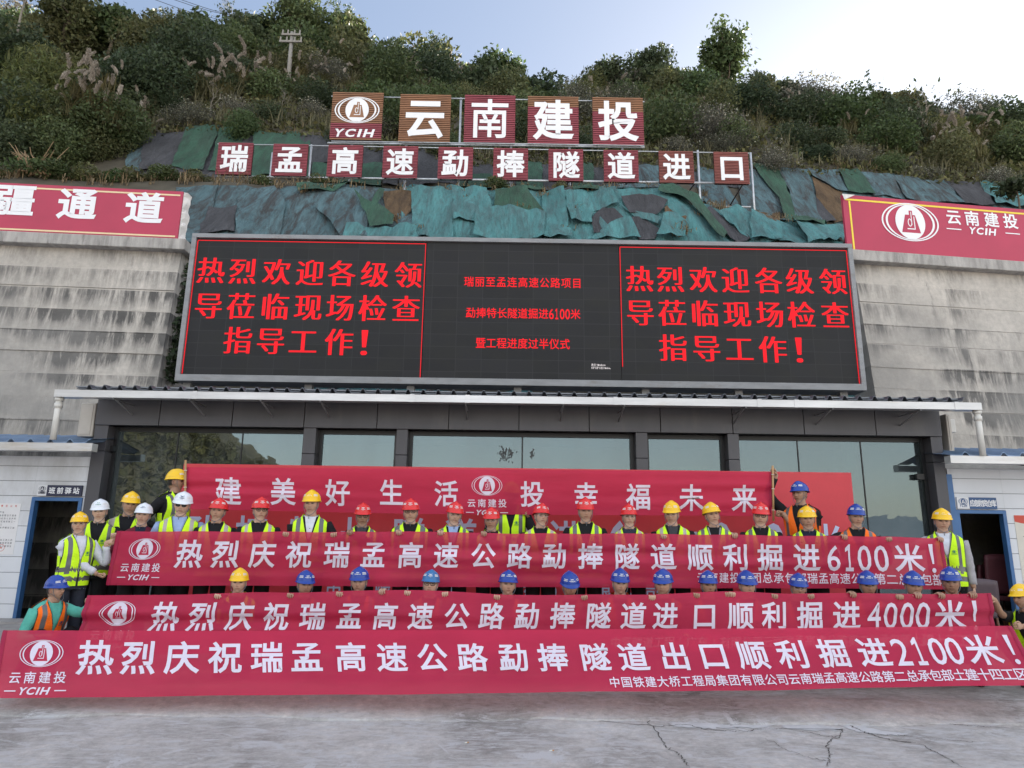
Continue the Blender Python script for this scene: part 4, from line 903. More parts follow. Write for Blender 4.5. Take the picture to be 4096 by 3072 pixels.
CLOTH_RED = cloth_mat('banner_cloth', (.54, .028, .082), .19, .14); CLOTH_HEM = cloth_mat('banner_hem', (.36, .016, .06), .03, .1)
BINK = cloth_mat('banner_ink', (.78, .73, .84), .07, .10)
class Banner:
    """cloth hung between a measured top edge and bottom edge; s runs along it, t up it"""
    def __init__(s, name, label, top, bot, Yt, Yb, seed, folds=(.012, .010), sag=0, ends=(0, 0)):
        r = np.random.default_rng(seed); s.Yt, s.Yb = Yt, Yb
        T = np.array([atY(u, v, Yt) for u, v in top]); B = np.array([atY(u, v, Yb) for u, v in bot])
        s.T, s.B = T, B; s.ph = r.uniform(0, 6, 12); s.folds = folds; s.zr = T[:, 2].mean()-B[:, 2].mean()
        s.x0t, s.x1t, s.x0b, s.x1b = T[0, 0], T[-1, 0], B[0, 0], B[-1, 0]
        n = 240; m = 20; S, Q = np.meshgrid(np.linspace(0, 1, n), np.linspace(0, 1, m)); P = s.at(S, Q)
        s.o = MB().grid(P).build(name, CLOTH_RED, smooth=True); tag(s.o, label, 'banner', 'red cloth banners')
        # hem sleeves at both ends
        for e in (0, 1):
            ss = np.array([0, .0015, .003, .0045]) if e == 0 else np.array([.9955, .997, .9985, 1]); SS, QQ = np.meshgrid(ss, np.linspace(0, 1, m))
            H = s.at(SS, QQ); H[:, :, 1] -= .006; H[:, 1:3, 1] -= .006; MB().grid(H).build('hem', CLOTH_HEM, s.o, True)
    def edge(s, S, P):
        u = np.linspace(0, 1, 400); xs = P[0, 0]+(P[-1, 0]-P[0, 0])*u; zs = np.interp(xs, P[:, 0], P[:, 2])
        if len(P) > 2:
            kk = np.hanning(31); kk /= kk.sum(); zs = np.convolve(np.pad(zs, 15, 'reflect', reflect_type='odd'), kk, 'valid')
        return P[0, 0]+(P[-1, 0]-P[0, 0])*S, np.interp(S, u, zs)
    def at(s, S, Q, lift=0):
        xt, zt = s.edge(S, s.T); xb, zb = s.edge(S, s.B); p = s.ph; L = abs(s.x1t-s.x0t)*S
        a, b = s.folds; hang = np.sin(np.pi*np.clip(Q, 0, 1))
        y = s.Yb+(s.Yt-s.Yb)*Q
        y = y+a*(np.sin(L*2.1+p[0]+1.2*np.sin(Q*3+p[1]))+.6*np.sin(L*5.3+p[2]-Q*2))*(.25+.75*(1-Q))
        y = y+b*(np.sin(Q*15+p[3]+.9*np.sin(L*.8+p[4]))*.8+np.sin(Q*27+L*.7+p[5])*.35)*hang*(.5+.5*np.sin(L*.55+p[6]))
        y = y+.010*np.exp(-((Q-1.0)/.05)**2)
        return np.stack([xb+(xt-xb)*Q, y-lift, zb+(zt-zb)*Q], -1)
    def local(s, u, v):
        """(s, t) of a survey point on the cloth"""
        q = .5
        for _ in range(6):
            P = atY(u, v, s.Yb+(s.Yt-s.Yb)*q); xa = s.x0b+(s.x0t-s.x0b)*q; xb = s.x1b+(s.x1t-s.x1b)*q; S = (P[0]-xa)/(xb-xa)
            zt = s.edge(np.array([S]), s.T)[1][0]; zb = s.edge(np.array([S]), s.B)[1][0]; q = (P[2]-zb)/(zt-zb)
        return S, q
    def write(s, items, mats=None, name='lettering', h=None, bold=.020, wid=.98, emblem=None):
        k = Ink(); Wd = abs((s.x1t-s.x0t)+(s.x1b-s.x0b))/2
        for ch, u, v, hpx in items:
            S, q = s.local(u, v); d = np.linalg.norm(atY(u, v, s.Yb+(s.Yt-s.Yb)*q)-CAM); hh = hpx*KP*d/F_PX/s.edge_h(S)
            cjk = ord(ch) > 0x2e80 and ch != '！'; w = hh*s.edge_h(S)*(wid if cjk else (.47 if ch.isdigit() else .14))
            k.char(ch, S*Wd, q*s.edge_h(S), w, hh*s.edge_h(S)*(1 if cjk else .92), .006 if ch.isdigit() and ch != '1' else bold)
        s.put(k, name, BINK if mats is None else mats)
    def edge_h(s, S): return math.hypot(s.edge(np.array([S]), s.T)[1][0]-s.edge(np.array([S]), s.B)[1][0], s.Yt-s.Yb)
    def put(s, k, name, mats):
        Wd = abs((s.x1t-s.x0t)+(s.x1b-s.x0b))/2; hh = math.hypot(s.zr, s.Yt-s.Yb)
        f = lambda x, z, h: s.at(x/Wd, z/np.array([1.0])[0]/s.hmap(x/Wd), .007+h)
        k.build(name, mats, f, s.o, cut=.05, smooth=True)
    def hmap(s, S):
        return np.hypot(s.edge(S, s.T)[1]-s.edge(S, s.B)[1], s.Yt-s.Yb)
    def logo(s, u, v, wpx, rows, ring=1.0):
        k = Ink(); Wd = abs((s.x1t-s.x0t)+(s.x1b-s.x0b))/2; S, q = s.local(u, v); hh = s.edge_h(S); d = np.linalg.norm(atY(u, v, s.Yt)-CAM)
        a = wpx/2*KP*d/F_PX; x, z = S*Wd, q*hh
        k.emblem(x, z, a, .002, ring); w = a*2.7/4
        for j, ch in enumerate('云南建投'): k.char(ch, x+(j-1.5)*w, z-a*1.14, a*.56, a*.56, .012)
        if rows > 1:
            zz = z-a*1.74
            for j, ch in enumerate('YCIH'): k.char(ch, x+a*.40*(-1.4, -.42, .36, 1.14)[j], zz, a*.36 if ch != 'I' else a*.09, a*.34, .03, shear=.3)
            for e in (-1, 1): k.poly([(x+e*a*1.12-a*.26, zz-a*.025), (x+e*a*1.12+a*.26, zz-a*.025), (x+e*a*1.12+a*.26, zz+a*.025), (x+e*a*1.12-a*.26, zz+a*.025)])
        s.put(k, 'emblem', [BINK, CLOTH_RED])
def seq(text, us, v0, v1, hpx):
    n = len(text); u0 = us[0]; return [(ch, us[i], v0+(v1-v0)*(us[i]-u0)/(us[-1]-u0), hpx*(1 if np.isscalar(hpx) else 1)) for i, ch in enumerate(text)]
T3 = '热烈庆祝瑞孟高速公路勐捧隧道顺利掘进6100米！'
B3Y, B2Y, B4Y = 8.12, 7.42, 9.0
b4 = Banner('cloth_banner', 'highest red banner held up behind the back row, white slogan around a central oval emblem', [(402,1009),(560,1010),(800,1012),(1100,1014),(1400,1017),(1668,1020)],
            [(403,1100),(900,1110),(1668,1115)], B4Y, B4Y+.02, 21, (.020, .026))
b4.write([(ch, u, v, 57) for ch, u, v in (('建',494,1061),('美',612,1062),('好',729,1064),('生',846,1064),('活',964,1066),('投',1150,1067),('幸',1266,1070),('福',1379,1073),('未',1493,1075),('来',1607,1077))], bold=.016, wid=.92)
b4.logo(1052, 1049, 65, 2, .6)
b3 = Banner('cloth_banner', 'red banner held by the standing row, white text ending in 6100米', [(252,1147),(330,1149),(420,1147),(545,1150),(620,1147),(690,1151),(756,1147),(815,1150),(863,1147),(910,1149),(952,1148),(1000,1151),(1046,1150),(1110,1154),(1180,1151),(1250,1154),(1340,1152),(1436,1153),(1510,1156),(1585,1154),(1690,1158),(1824,1157),(1870,1160),(1921,1158),(1980,1162),(2036,1163)],
            [(229,1264),(700,1266),(1200,1269),(1700,1271),(2049,1273)], B3Y, B3Y-.03, 22, (.032, .026))
us3 = [412,489,567,646,727,806,887,964,1044,1122,1198,1276,1354,1433,1511,1588,1664,1742,1801,1836,1869,1905,1962,2012]
b3.write(seq(T3, us3, 1196, 1206, 54)); b3.logo(312, 1186, 58, 2, .8)
sub = '云南建投集团总承包部瑞孟高速公路第二总承包部'
b3.write([(ch, 1514+(2022-1514)*i/(len(sub)-1), 1247+5*i/(len(sub)-1), 21) for i, ch in enumerate(sub)], bold=.008)
b2 = Banner('cloth_banner', 'red banner held by the crouching row, white text ending in 4000米', [(190,1286),(400,1285),(470,1282),(560,1279),(640,1281),(750,1276),(830,1275),(900,1274),(1000,1279),(1080,1285),(1180,1286),(1300,1284),(1400,1285),(1480,1281),(1560,1277),(1620,1278),(1680,1283),(1760,1282),(1850,1281),(1960,1283),(2050,1284),(2140,1281)],
            [(160,1412),(900,1412),(1500,1408),(2147,1396)], B2Y, B2Y-.06, 23, (.034, .030))
T2 = '热烈庆祝瑞孟高速公路勐捧隧道进口顺利掘进4000米！'
us2 = [360,438,517,598,681,762,844,920,999,1080,1147,1217,1292,1367,1438,1518,1592,1664,1740,1815,1879,1914,1958,2000,2046,2103]
us2 = [359,439,518,596,675,755,833,910,987,1062,1139,1216,1293,1368,1437,1521,1598,1672,1751,1829,1889,1925,1961,1995,2051,2102]
b2.write(seq(T2, us2, 1331, 1329, 53)); b2.logo(257, 1325, 64, 2, .8)
sub = '中坚隧道工程(广东)有限公司云南瑞孟高速公路第二总承包部土建十三工区'
b2.write([(ch, 1330+(2100-1330)*i/(len(sub)-1), 1388-6*i/(len(sub)-1), 22) for i, ch in enumerate(sub)], bold=.008)
b1 = Banner('cloth_banner', 'frontmost and lowest red banner, tilted over the concrete, white text ending in 2100米', [(5,1362),(500,1363),(1106,1361),(1700,1357),(2186,1352)],
            [(-22,1508),(500,1503),(1106,1497),(1700,1490),(2250,1479)], 7.02, 6.62, 24, (.014, .009))
T1 = '热烈庆祝瑞孟高速公路勐捧隧道出口顺利掘进2100米！'
us1 = [207,301,395,487,577,663,758,847,934,1020,1109,1194,1285,1368,1457,1541,1625,1710,1799,1886,1945,1984,2024,2061,2123,2184]
b1.write([(ch, u, 1419 if u < 1370 else 1419-17*(u-1370)/814, 66-8*(u-207)/1977) for ch, u in zip(T1, us1)]); b1.logo(90, 1411, 72, 2, .8)
sub = '中国铁建大桥工程局集团有限公司云南瑞孟高速公路第二总承包部土建十四工区'
b1.write([(ch, 1328+(2202-1328)*i/(len(sub)-1), 1474-19*i/(len(sub)-1), 22.5) for i, ch in enumerate(sub)], bold=.010)
# wooden poles at the ends of the highest banner
WOOD = mat('stick_wood', (.42, .25, .11), .6, var=.2, vscale=20, stretch=(1, 1, .2)); TIE = mat('white_tie', (.7, .68, .62), .7, var=0)
for u, v0, v1 in ((401, 994, 1135), (1669, 1006, 1126)):
    p = atY(u, v0, B4Y-.025); q = atY(u+(2 if u > 1000 else -2), v1, B4Y-.025); MB().tube([p, q], .014, 8).build('pole', WOOD, b4.o, True)
    tb = MB()
    for f_ in (.16, .42, .8):
        c = p+(q-p)*f_; tb.tube([c-(q-p)*.004, c+(q-p)*.004], .022, 8)
    tb.build('tie', TIE, b4.o)
# ------------------------------------------------------------------ people
SKINM = col_mat('skin', .5, .35)
def cl(name, c, rough=.8, var=.12): return mat('cloth_'+name, c, rough, var=var, vscale=14, bmp=.25, bscale=60, spec=.2)
CL = {'black': cl('black', (.012, .012, .014)), 'navy': cl('navy', (.015, .02, .04)), 'white': cl('white', (.62, .64, .70)), 'lightblue': cl('light_blue', (.30, .40, .62)), 'grey': cl('grey', (.36, .35, .37)),
      'teal': cl('teal', (.10, .42, .34)), 'maroon': cl('maroon', (.13, .014, .03)), 'darkgrey': cl('dark_grey', (.05, .05, .055)), 'plaid': cl('plaid', (.03, .035, .055)), 'trousers': cl('trousers', (.010, .010, .012)), 'jeans': cl('jeans', (.03, .035, .05))}
VY = cl('vest_yellow', (.62, 1.0, .02), .6, .05); VO = cl('vest_orange', (.95, .17, .015), .6, .05); REFL = mat('reflective_grey', (.13, .13, .135), .4, .2, var=.1); REFB = mat('reflective_beige', (.42, .37, .33), .4, .2, var=.1)
PIPING = mat('vest_piping', (.02, .022, .02), .7, var=0); SHOE = mat('shoe', (.03, .028, .026), .6, var=.2); HAIR = mat('hair_black', (.012, .011, .010), .5, var=.2, vscale=60)
STRAP = mat('helmet_strap', (.13, .14, .16), .7, var=.1); GLF = mat('glasses_black', (.01, .01, .01), .3, var=0); GLS = mat('glasses_silver', (.5, .5, .5), .25, .8, var=0); SUNL = mat('dark_lens', (.02, .02, .02), .12, var=0)
def hmat(n, c): return mat('helmet_'+n, c, .26, var=.03, spec=.5)
HM = {'red': hmat('red', (.68, .022, .022)), 'yellow': hmat('yellow', (.86, .52, .008)), 'blue': hmat('blue', (.006, .045, .30)), 'lightblue': hmat('light_blue', (.03, .15, .36)), 'white': hmat('white', (.74, .78, .84))}
EMW = mat('emblem_white', (.72, .72, .72), .5, var=0); EMG = mat('emblem_green', (.03, .22, .10), .5, var=0); EMN = mat('emblem_navy', (.03, .05, .12), .5, var=0); EMY = mat('emblem_pale', (.88, .76, .40), .5, var=0)
HEAD_Z = 1.588                       # eye level of a standing 1.68 m figure
def ss(a, b, x): t = np.clip((x-a)/(b-a), 0, 1); return t*t*(3-2*t)
def head(skin, sd):
    """one grid from the crown to the neck root, about the eye line; faces -y"""
    r = np.random.default_rng(sd); n, m = 52, 46
    fat = r.uniform(.97, 1.09); jaw = r.uniform(.78, .95); nz = r.uniform(.85, 1.15); lip = r.uniform(.8, 1.2); brow = r.uniform(.8, 1.2)
    lat = np.concatenate([np.linspace(math.pi/2, .55, 9)[:-1], np.linspace(.55, -.95, 30), np.linspace(-.95, -1.35, 8)[1:]]); n = len(lat)
    a = np.linspace(-1, 1, m, endpoint=False); lon = (a*.72+.28*a**3)*math.pi      # columns crowd towards the face
    La, Lo = np.meshgrid(lat, lon, indexing='ij')
    x = np.cos(La)*np.sin(Lo); y = -np.cos(La)*np.cos(Lo); z = np.sin(La)
    X_ = np.sign(x)*np.abs(x)**.92*.073*fat; Y_ = y*.093; Z_ = z*.122
    front = ss(0, .75, -y)
    X_ = X_*(1-(1-jaw)*ss(.0, -.105, Z_))*(1-.30*ss(-.06, -.125, Z_)); 
    Y_ = np.where(y < 0, Y_*(1-.10*ss(.1, .9, -y)), Y_+.006); Y_ = Y_*(1-.22*ss(-.06, -.125, Z_)*(y > 0))
    g = lambda cx, cz, sx, sz: np.exp(-((X_-cx)/sx)**2-((Z_-cz)/sz)**2)*front
    dY = np.zeros_like(Y_)
    for s in (-1, 1):
        dY += .0085*g(s*.031, .000, .017, .012)-.0045*g(s*.030, .021, .020, .007)*brow-.005*g(s*.043, -.028, .018, .018)-.004*g(s*.030, -.0005, .010, .006)
        dY += -.0045*g(s*.013, -.036, .007, .007)
    ridge = np.exp(-(X_/.0085)**2)*front; dY -= nz*.0205*ridge*ss(.016, -.034, Z_)*ss(-.050, -.040, Z_); dY -= .002*ridge*ss(.03, .0, Z_)*ss(-.04, -.01, Z_)
    dY -= .0055*lip*g(0, -.0605, .021, .0045)+.0060*lip*g(0, -.0710, .018, .0045)-.006*g(0, -.0655, .024, .0028); dY -= .0065*g(0, -.098, .018, .014)-.004*g(0, -.083, .02, .006)
    Y_ = Y_+dY
    V = np.stack([X_, Y_, Z_], 2); c = np.ones(V.shape)*np.array(skin)
    mottle = 1+.06*np.sin(X_*130+sd)*np.sin(Z_*90+sd*2)+r.normal(0, .015, X_.shape); c = c*mottle[..., None]
    def paint(mask, k): 
        nonlocal c
        mask = np.clip(mask, 0, 1)[..., None]; c = c*(1-mask)+np.array(k)*mask
    sk = np.array(skin)
    paint(.55*g(0, -.034, .016, .012), sk*np.array((1.05, .80, .75))); 
    for s in (-1, 1):
        paint(.4*g(s*.043, -.028, .02, .018), sk*np.array((1.08, .85, .80)))
        paint(1.1*np.exp(-((X_-s*.031)/.019)**4-((Z_-.0235-.12*(np.abs(X_)-.031))/.0066)**2)*front, (.018, .014, .012))
        paint(1.3*np.exp(-((X_-s*.0305)/.0165)**4-((Z_-.0015)/.0058)**4)*front, (.20, .17, .15))
        paint(1.5*np.exp(-((X_-s*.0305)/.0080)**4-((Z_-.0015)/.0054)**4)*front, (.012, .009, .008))
        paint(1.0*np.exp(-((X_-s*.0305)/.0175)**4-((Z_-.0062)/.0028)**2)*front, (.022, .016, .013))
        paint(.8*g(s*.008, -.044, .0045, .0025), sk*.25)  # nostrils: nose shading put into the skin colour
    paint(.85*np.exp(-((X_)/.024)**4-((Z_+.0655)/.0075)**4)*front, sk*np.array((.78, .46, .42))); paint(1.0*np.exp(-((X_)/.025)**4-((Z_+.0655)/.0030)**2)*front, sk*.16)
    paint(.25*np.exp(-((Z_+.088)/.022)**2)*front*(np.abs(X_) < .05), sk*.45)
    hair = ss(-.02, .03, Z_-.9*np.clip(-Y_-.0, -1, .02)-.02*(np.abs(X_) > .06))*ss(.35, .05, -y)+ss(.055, .065, Z_)
    hair = np.maximum(hair, ss(-.06, -.04, Z_)*ss(-.0, .35, y)); paint(hair, (.014, .012, .011))
    V2, F = gridf(V, closed=True); F = F+[tuple(range((n-1)*m, n*m)[::-1])]
    cc = c.reshape(-1, 3); k = len(V2); Vs, Cs = [V2], [cc]
    for s in (-1, 1):   # ears
        th = np.linspace(0, 2*math.pi, 12, endpoint=False); E = []
        for q, (w, o) in enumerate(((1, 0), (1.08, .010), (.85, .017), (.45, .012), (.05, .010))): E.append(np.stack([np.full(12, s*(.064*fat+o)), .012+.016*w*np.cos(th)+.003*np.sin(th), -.012+.030*w*np.sin(th)], 1))
        a_, f_ = gridf(np.array(E), closed=True, flip=s < 0); Vs.append(a_); Cs.append(np.ones((len(a_), 3))*sk*np.array((1.0, .84, .8))); F += [tuple(np.array(q)+k) for q in f_]; k += len(a_)
    return np.concatenate(Vs), F, np.concatenate(Cs), fat
# torso rings: height, half width, half depth, centre y  (standing figure)
TR = np.array([(.80, .160, .108, .012), (.88, .170, .115, .012), (.97, .164, .110, .006), (1.05, .158, .106, .0), (1.15, .166, .113, 0), (1.24, .178, .118, .002), (1.31, .188, .112, .006), (1.345, .190, .102, .010), (1.375, .178, .090, .014), (1.40, .150, .078, .017), (1.42, .115, .068, .018), (1.438, .082, .061, .017), (1.455, .064, .058, .014), (1.48, .056, .055, .008), (1.52, .053, .054, .004)])
def ring_at(z, off=0.0, wide=1.0):
    w = np.interp(z, TR[:, 0], TR[:, 1])*np.where(np.asarray(z) < 1.44, wide, 1)+off; d = np.interp(z, TR[:, 0], TR[:, 2])*np.where(np.asarray(z) < 1.40, wide, 1)+off; return w, d, np.interp(z, TR[:, 0], TR[:, 3])
EXPN = 2.35
def torso(z0, z1, off, n=28, m=36, wide=1.0):
    zs = np.linspace(z0, z1, n); th = np.linspace(0, 2*math.pi, m, endpoint=False); G = []
    for z in zs:
        w, d, yc = ring_at(z, off, wide); cx, sy = np.cos(th), np.sin(th)
        G.append(np.stack([w*np.sign(cx)*np.abs(cx)**(2/EXPN), yc+d*np.sign(sy)*np.abs(sy)**(2/EXPN), np.full(m, z)], 1))
    return np.array(G)
def front_y(x, z, off, side, wide=1.0):
    w, d, yc = ring_at(z, off, wide); return yc+side*d*np.clip(1-(np.abs(x)/np.maximum(w, 1e-6))**EXPN, 0, 1)**(1/EXPN)
def ztop(x, off, wide=1.0):
    zs = np.linspace(1.30, 1.50, 120); w = ring_at(zs, off, wide)[0]; ok = zs[w >= abs(x)]; return ok[-1]+off*.6 if len(ok) else 1.34
def make_vest(mt, refl, long_=.86, wide=1.0, open_=.0, neck=.088, zv=1.16):
    """two fronts that close in a V, shoulders, back; stripes are faces of their own material"""
    off = .026; b = MB(); xo = .182*wide
    def strip_mat(xm, zm, edge):
        if edge: return 2
        if .105*wide < xm < .150*wide and zm > .98: return 1
        if .90 < zm < .945 or 1.015 < zm < 1.06: return 1
        return 0
    for s in (-1, 1):
        xf = np.concatenate([[open_+.004, open_+.012], np.linspace(open_+.03, neck, 5), np.linspace(neck, xo, 9)[1:], [xo+.006]])
        zt_n = ztop(neck, off, wide)
        def col(x, side):
            if side < 0 and x < neck: top = zv+(x-open_)/(neck-open_)*(zt_n-zv)
            elif side > 0 and x < neck: top = zt_n-.018*(1-(x/neck)**2)
            else: top = ztop(min(x, xo), off, wide)
            t = np.linspace(0, 1, 22); z = long_+(top-long_)*t
            xx = x/xo*np.minimum(xo, (ring_at(z, off, wide)[0])*.985) if x > neck else np.full_like(z, x)
            xx = np.where(z > 1.2, np.minimum(x, ring_at(z, off, wide)[0]*.995), xx)
            return np.stack([s*xx, front_y(xx, z-off*.3*(z > 1.3), off, side, wide), z], 1)
        for side in (-1, 1):
            G = np.array([col(x, side) for x in xf]); V, F = gridf(G, flip=(s*side > 0)); I = []
            for i in range(len(xf)-1):
                for j in range(21):
                    q = G[i:i+2, j:j+2].reshape(-1, 3); xm, zm = abs(q[:, 0]).mean(), q[:, 2].mean()
                    e = (i == 0 and side < 0) or i == len(xf)-2 or (side < 0 and xf[i+1] <= neck+1e-6 and j == 20)
                    I.append(strip_mat(xm, zm, e))
            b.V.append(V); b.F += [[a+b.n for a in f] for f in F]; b.I += I; b.n += len(V)
        # side panel under the arm
        zz = np.linspace(long_, 1.20, 12); w, d, yc = ring_at(zz, off, wide)
        a0 = np.stack([s*w*.985, front_y(w*.985, zz, off, -1, wide), zz], 1); a1 = np.stack([s*(w+.002), yc, zz], 1); a2 = np.stack([s*w*.985, front_y(w*.985, zz, off, 1, wide), zz], 1)
        V, F = gridf(np.array([a0, a1, a2]), flip=s > 0); I = [strip_mat(0, (V[f[0]][2]+V[f[2]][2])/2, False) for f in F]
        b.V.append(V); b.F += [[a+b.n for a in f] for f in F]; b.I += I; b.n += len(V)
    return b
def dome(x, z, k=1.0, off=0.0, pk=0):
    """front surface of the helmet shell over (x, z) measured from the brim"""
    a, bb, h = .097, .123, .100; q = 1-(x/a)**2-(np.clip(z, 0, h)/h)**2; return -bb*np.sqrt(np.clip(q, .02, 1))-off
HELM = {}
def helmet_meshes(style):
    """shell, straps, stripes, emblem built once per style; origin at the eye line"""
    if style in HELM: return HELM[style]
    col, cap, marks = style; n, m = 20, 56; zb = .044; th = np.linspace(0, 2*math.pi, m, endpoint=False); G = []
    pk_h = .010 if cap == 'round' else .016
    for t in np.linspace(1, 0, n):
        e = math.pi/2*t; rr = math.cos(e)**.86; zz = .100*math.sin(e)**1.05
        x = .097*rr*np.cos(th); y = .123*rr*np.sin(th)+.004; z = zb+zz+np.zeros(m)
        rg = np.exp(-(x/(.030 if cap != 'round' else .018))**2)*ss(-.135, -.06, y)*ss(.14, .05, y)*ss(.04, .085, zz); z = z+rg*pk_h
        if cap == 'vee': 
            rg2 = np.exp(-((np.abs(x)-.052)/.012)**2)*ss(-.13, -.04, y)*ss(.0, .06, zz)*ss(.098, .06, zz); z = z+.004*rg2
            z = z+.006*np.exp(-(x/.010)**2)*ss(.068, .100, zz)
        G.append(np.stack([x, y, z], 1))
    for rr, dz in ((1.03, -.006), (1.06, -.012), (1.085, -.016)):    # brim, deeper peak in front
        f = ss(-.1, -1, np.sin(th)); x = .097*rr*np.cos(th); y = .123*rr*np.sin(th)*(1+.16*f*(rr-1)/.085)+.004; z = zb+dz-.012*f*(rr-1)/.085+np.zeros(m); G.append(np.stack([x, y, z], 1))
    for rr, dz in ((1.085, -.0195), (.99, -.010), (.93, .02)):
        f = ss(-.1, -1, np.sin(th)); k_ = max(0, (rr-1)/.085); x = .097*rr*np.cos(th); y = .123*rr*np.sin(th)*(1+.16*f*k_)+.004; z = zb+dz-.012*f*k_+np.zeros(m); G.append(np.stack([x, y, z], 1))
    mb = MB(); V, F = gridf(np.array(G), closed=True, flip=True); mb.add(V, F)
    shell = mb
    st = MB()
    for s in (-1, 1):
        st.tube([(s*.078, -.030, zb+.004), (s*.0755, -.033, -.03), (s*.0655, -.042, -.075), (s*.040, -.064, -.114), (s*.012, -.074, -.130)], [.0035, .0034, .0032, .003, .003], 6, flat=.6)
        st.tube([(s*.080, .035, zb+.004), (s*.079, .012, -.03), (s*.070, -.034, -.066)], .0035, 6, flat=.5)
    st.tube([(-.013, -.074, -.130), (0, -.078, -.133), (.013, -.074, -.130)], .0045, 6); st.tube([(0, -.077, -.133), (.002, -.078, -.17)], [.0035, .003], 6)
    sp = MB()
    if marks != 'none':
        for s in (-1, 1):
            for zz in (.034, .047):
                L = []
                for u in np.linspace(.55, 1.02, 8):
                    a = -math.pi/2+s*u; rr = math.sqrt(max(0, 1-(zz/.100)**2))*1.012
                    L.append([(.097*rr*math.cos(a), .123*rr*math.sin(a)+.004, zb+zz), (.097*rr*.995*math.cos(a), .123*rr*.995*math.sin(a)+.004, zb+zz+.0085)])
                sp.grid(np.array(L), flip=s > 0)
    k = Ink(); f = lambda x, z, h: np.stack([x, dome(x, z)-.0035-h+.004, zb+z], 1)
    if marks == 'oval':
        k.ring(0, .062, .021, .0145, .0028, n=28); k.ring(0, .062, .0125, .0128, .0030, n=24); k.poly([(-.006, .053), (.006, .053), (.003, .072), (-.003, .072)])
        k.line('云南建投', -.025, .025, .037, .0125, .02); k.poly([(-.012, .0245), (.012, .0245), (.012, .027), (-.012, .027)])
    elif marks == 'tower':
        k.ring(-.008, .062, .009, .010, .0022, n=20); k.ring(.008, .062, .009, .010, .0022, n=20); k.poly([(-.003, .052), (.003, .052), (.0016, .082), (-.0016, .082)]); k.poly([(-.017, .049), (.017, .049), (.013, .0525), (-.013, .0525)])
        k.line('中坚隧道工程', -.031, .031, .037, .0115, .02)
    elif marks == 'sail':
        k.poly([(-.003, .056), (.003, .056), (.002, .088), (-.0005, .084)]); k.poly([(-.011, .056), (-.005, .056), (-.003, .078)]); k.poly([(-.018, .049), (.018, .051), (.010, .054), (-.012, .053)]); k.poly([(.005, .056), (.011, .058), (.005, .073)])
        k.line('中坚隧道工程', -.028, .028, .037, .0105, .02)
    elif marks == 'leaf':
        k.ring(0, .066, .015, .013, .004, n=24); k.poly([(-.008, .060), (.012, .066), (-.006, .072)]); k.line('中电建路桥'[:5], -.030, .030, .037, .011, .02)
    HELM[style] = (shell, st, sp, k, f); return HELM[style]
def ik(S, T, l1, l2, hint, back=None):
    if back is not None:       # of all ways to bend the elbow take the one farthest behind the cloth that keeps it below the shoulder
        best = None
        for q in np.linspace(0, 2*math.pi, 25)[:-1]:
            e, w = ik(S, T, l1, l2, (math.sin(q)*.999, math.cos(q), .31*math.cos(q*1.0+1)-.4)); sc = e@back-max(0, e[2]-S[2]+.06)*2-abs(e[0]-S[0])*.25
            if best is None or sc > best[0]: best = (sc, e, w)
        return best[1], best[2]
    d = T-S; L_ = np.linalg.norm(d); L2 = min(L_, (l1+l2)*.995); u = d/(L_+1e-9); a = (l1*l1-l2*l2+L2*L2)/(2*L2); h = math.sqrt(max(0, l1*l1-a*a))
    hint = np.array(hint, float); hint -= u*(hint@u); hint /= np.linalg.norm(hint)+1e-9; return S+u*a+hint*h, S+u*L2
def hand(mb, wrist, fwd, palm, side, skin_i, curl=.35, grip=False, sc=.88):
    """palm, four unequal fingers and a thumb; fwd = towards the finger tips, palm = the way the palm looks"""
    f = np.array(fwd, float); f /= np.linalg.norm(f); p = np.array(palm, float); p -= f*(p@f); p /= np.linalg.norm(p); w = np.cross(f, p)*side
    o = np.array(wrist, float); P = lambda a, b, c: o+(f*a+w*b+p*c)*sc
    G = []; th = np.linspace(0, 2*math.pi, 10, endpoint=False)
    for a, hw, ht in ((-.015, .024, .019), (.01, .030, .018), (.04, .039, .016), (.07, .041, .014), (.088, .038, .011), (.093, .02, .005)):
        G.append(P(a, 0, 0)+np.outer(np.cos(th), w)*hw*sc+np.outer(np.sin(th), p)*ht*sc)
    V, F = gridf(np.array(G), closed=True, flip=side > 0); mb.add(V, F, skin_i)
    for b, ln, k in ((-.029, .90, 0), (-.0095, 1.03, .02), (.0105, 1.0, .04), (.029, .82, .08)):
        ang = 0.0; pos = np.array([.082, b, 0.0]); Q = [P(*pos)]; seg = [.040*ln, .026*ln, .021*ln]
        bends = [1.25, 1.35, .55] if grip else [curl+k, curl*1.3+k, curl*.8]
        for L_, bd in zip(seg, bends):
            ang += bd; pos = pos+np.array([math.cos(ang)*L_, 0, math.sin(ang)*L_]); Q.append(P(*pos))
        mb.tube(spline(Q, 3), np.interp(np.linspace(0, 1, 10), [0, .5, 1], [.0092, .0085, .0062])*sc, 7, skin_i)
    Q = [P(.012, -.030, .004), P(.038, -.052, .014), P(.062, -.056 if not grip else -.045, .026), P(.082, -.050 if not grip else -.034, .032)]
    mb.tube(spline(Q, 3), np.interp(np.linspace(0, 1, 10), [0, .4, 1], [.014, .011, .0075])*sc, 7, skin_i)
SKINS = [(.56, .35, .25), (.48, .29, .20), (.60, .39, .285), (.41, .24, .16), (.53, .325, .228)]
NP = [0]
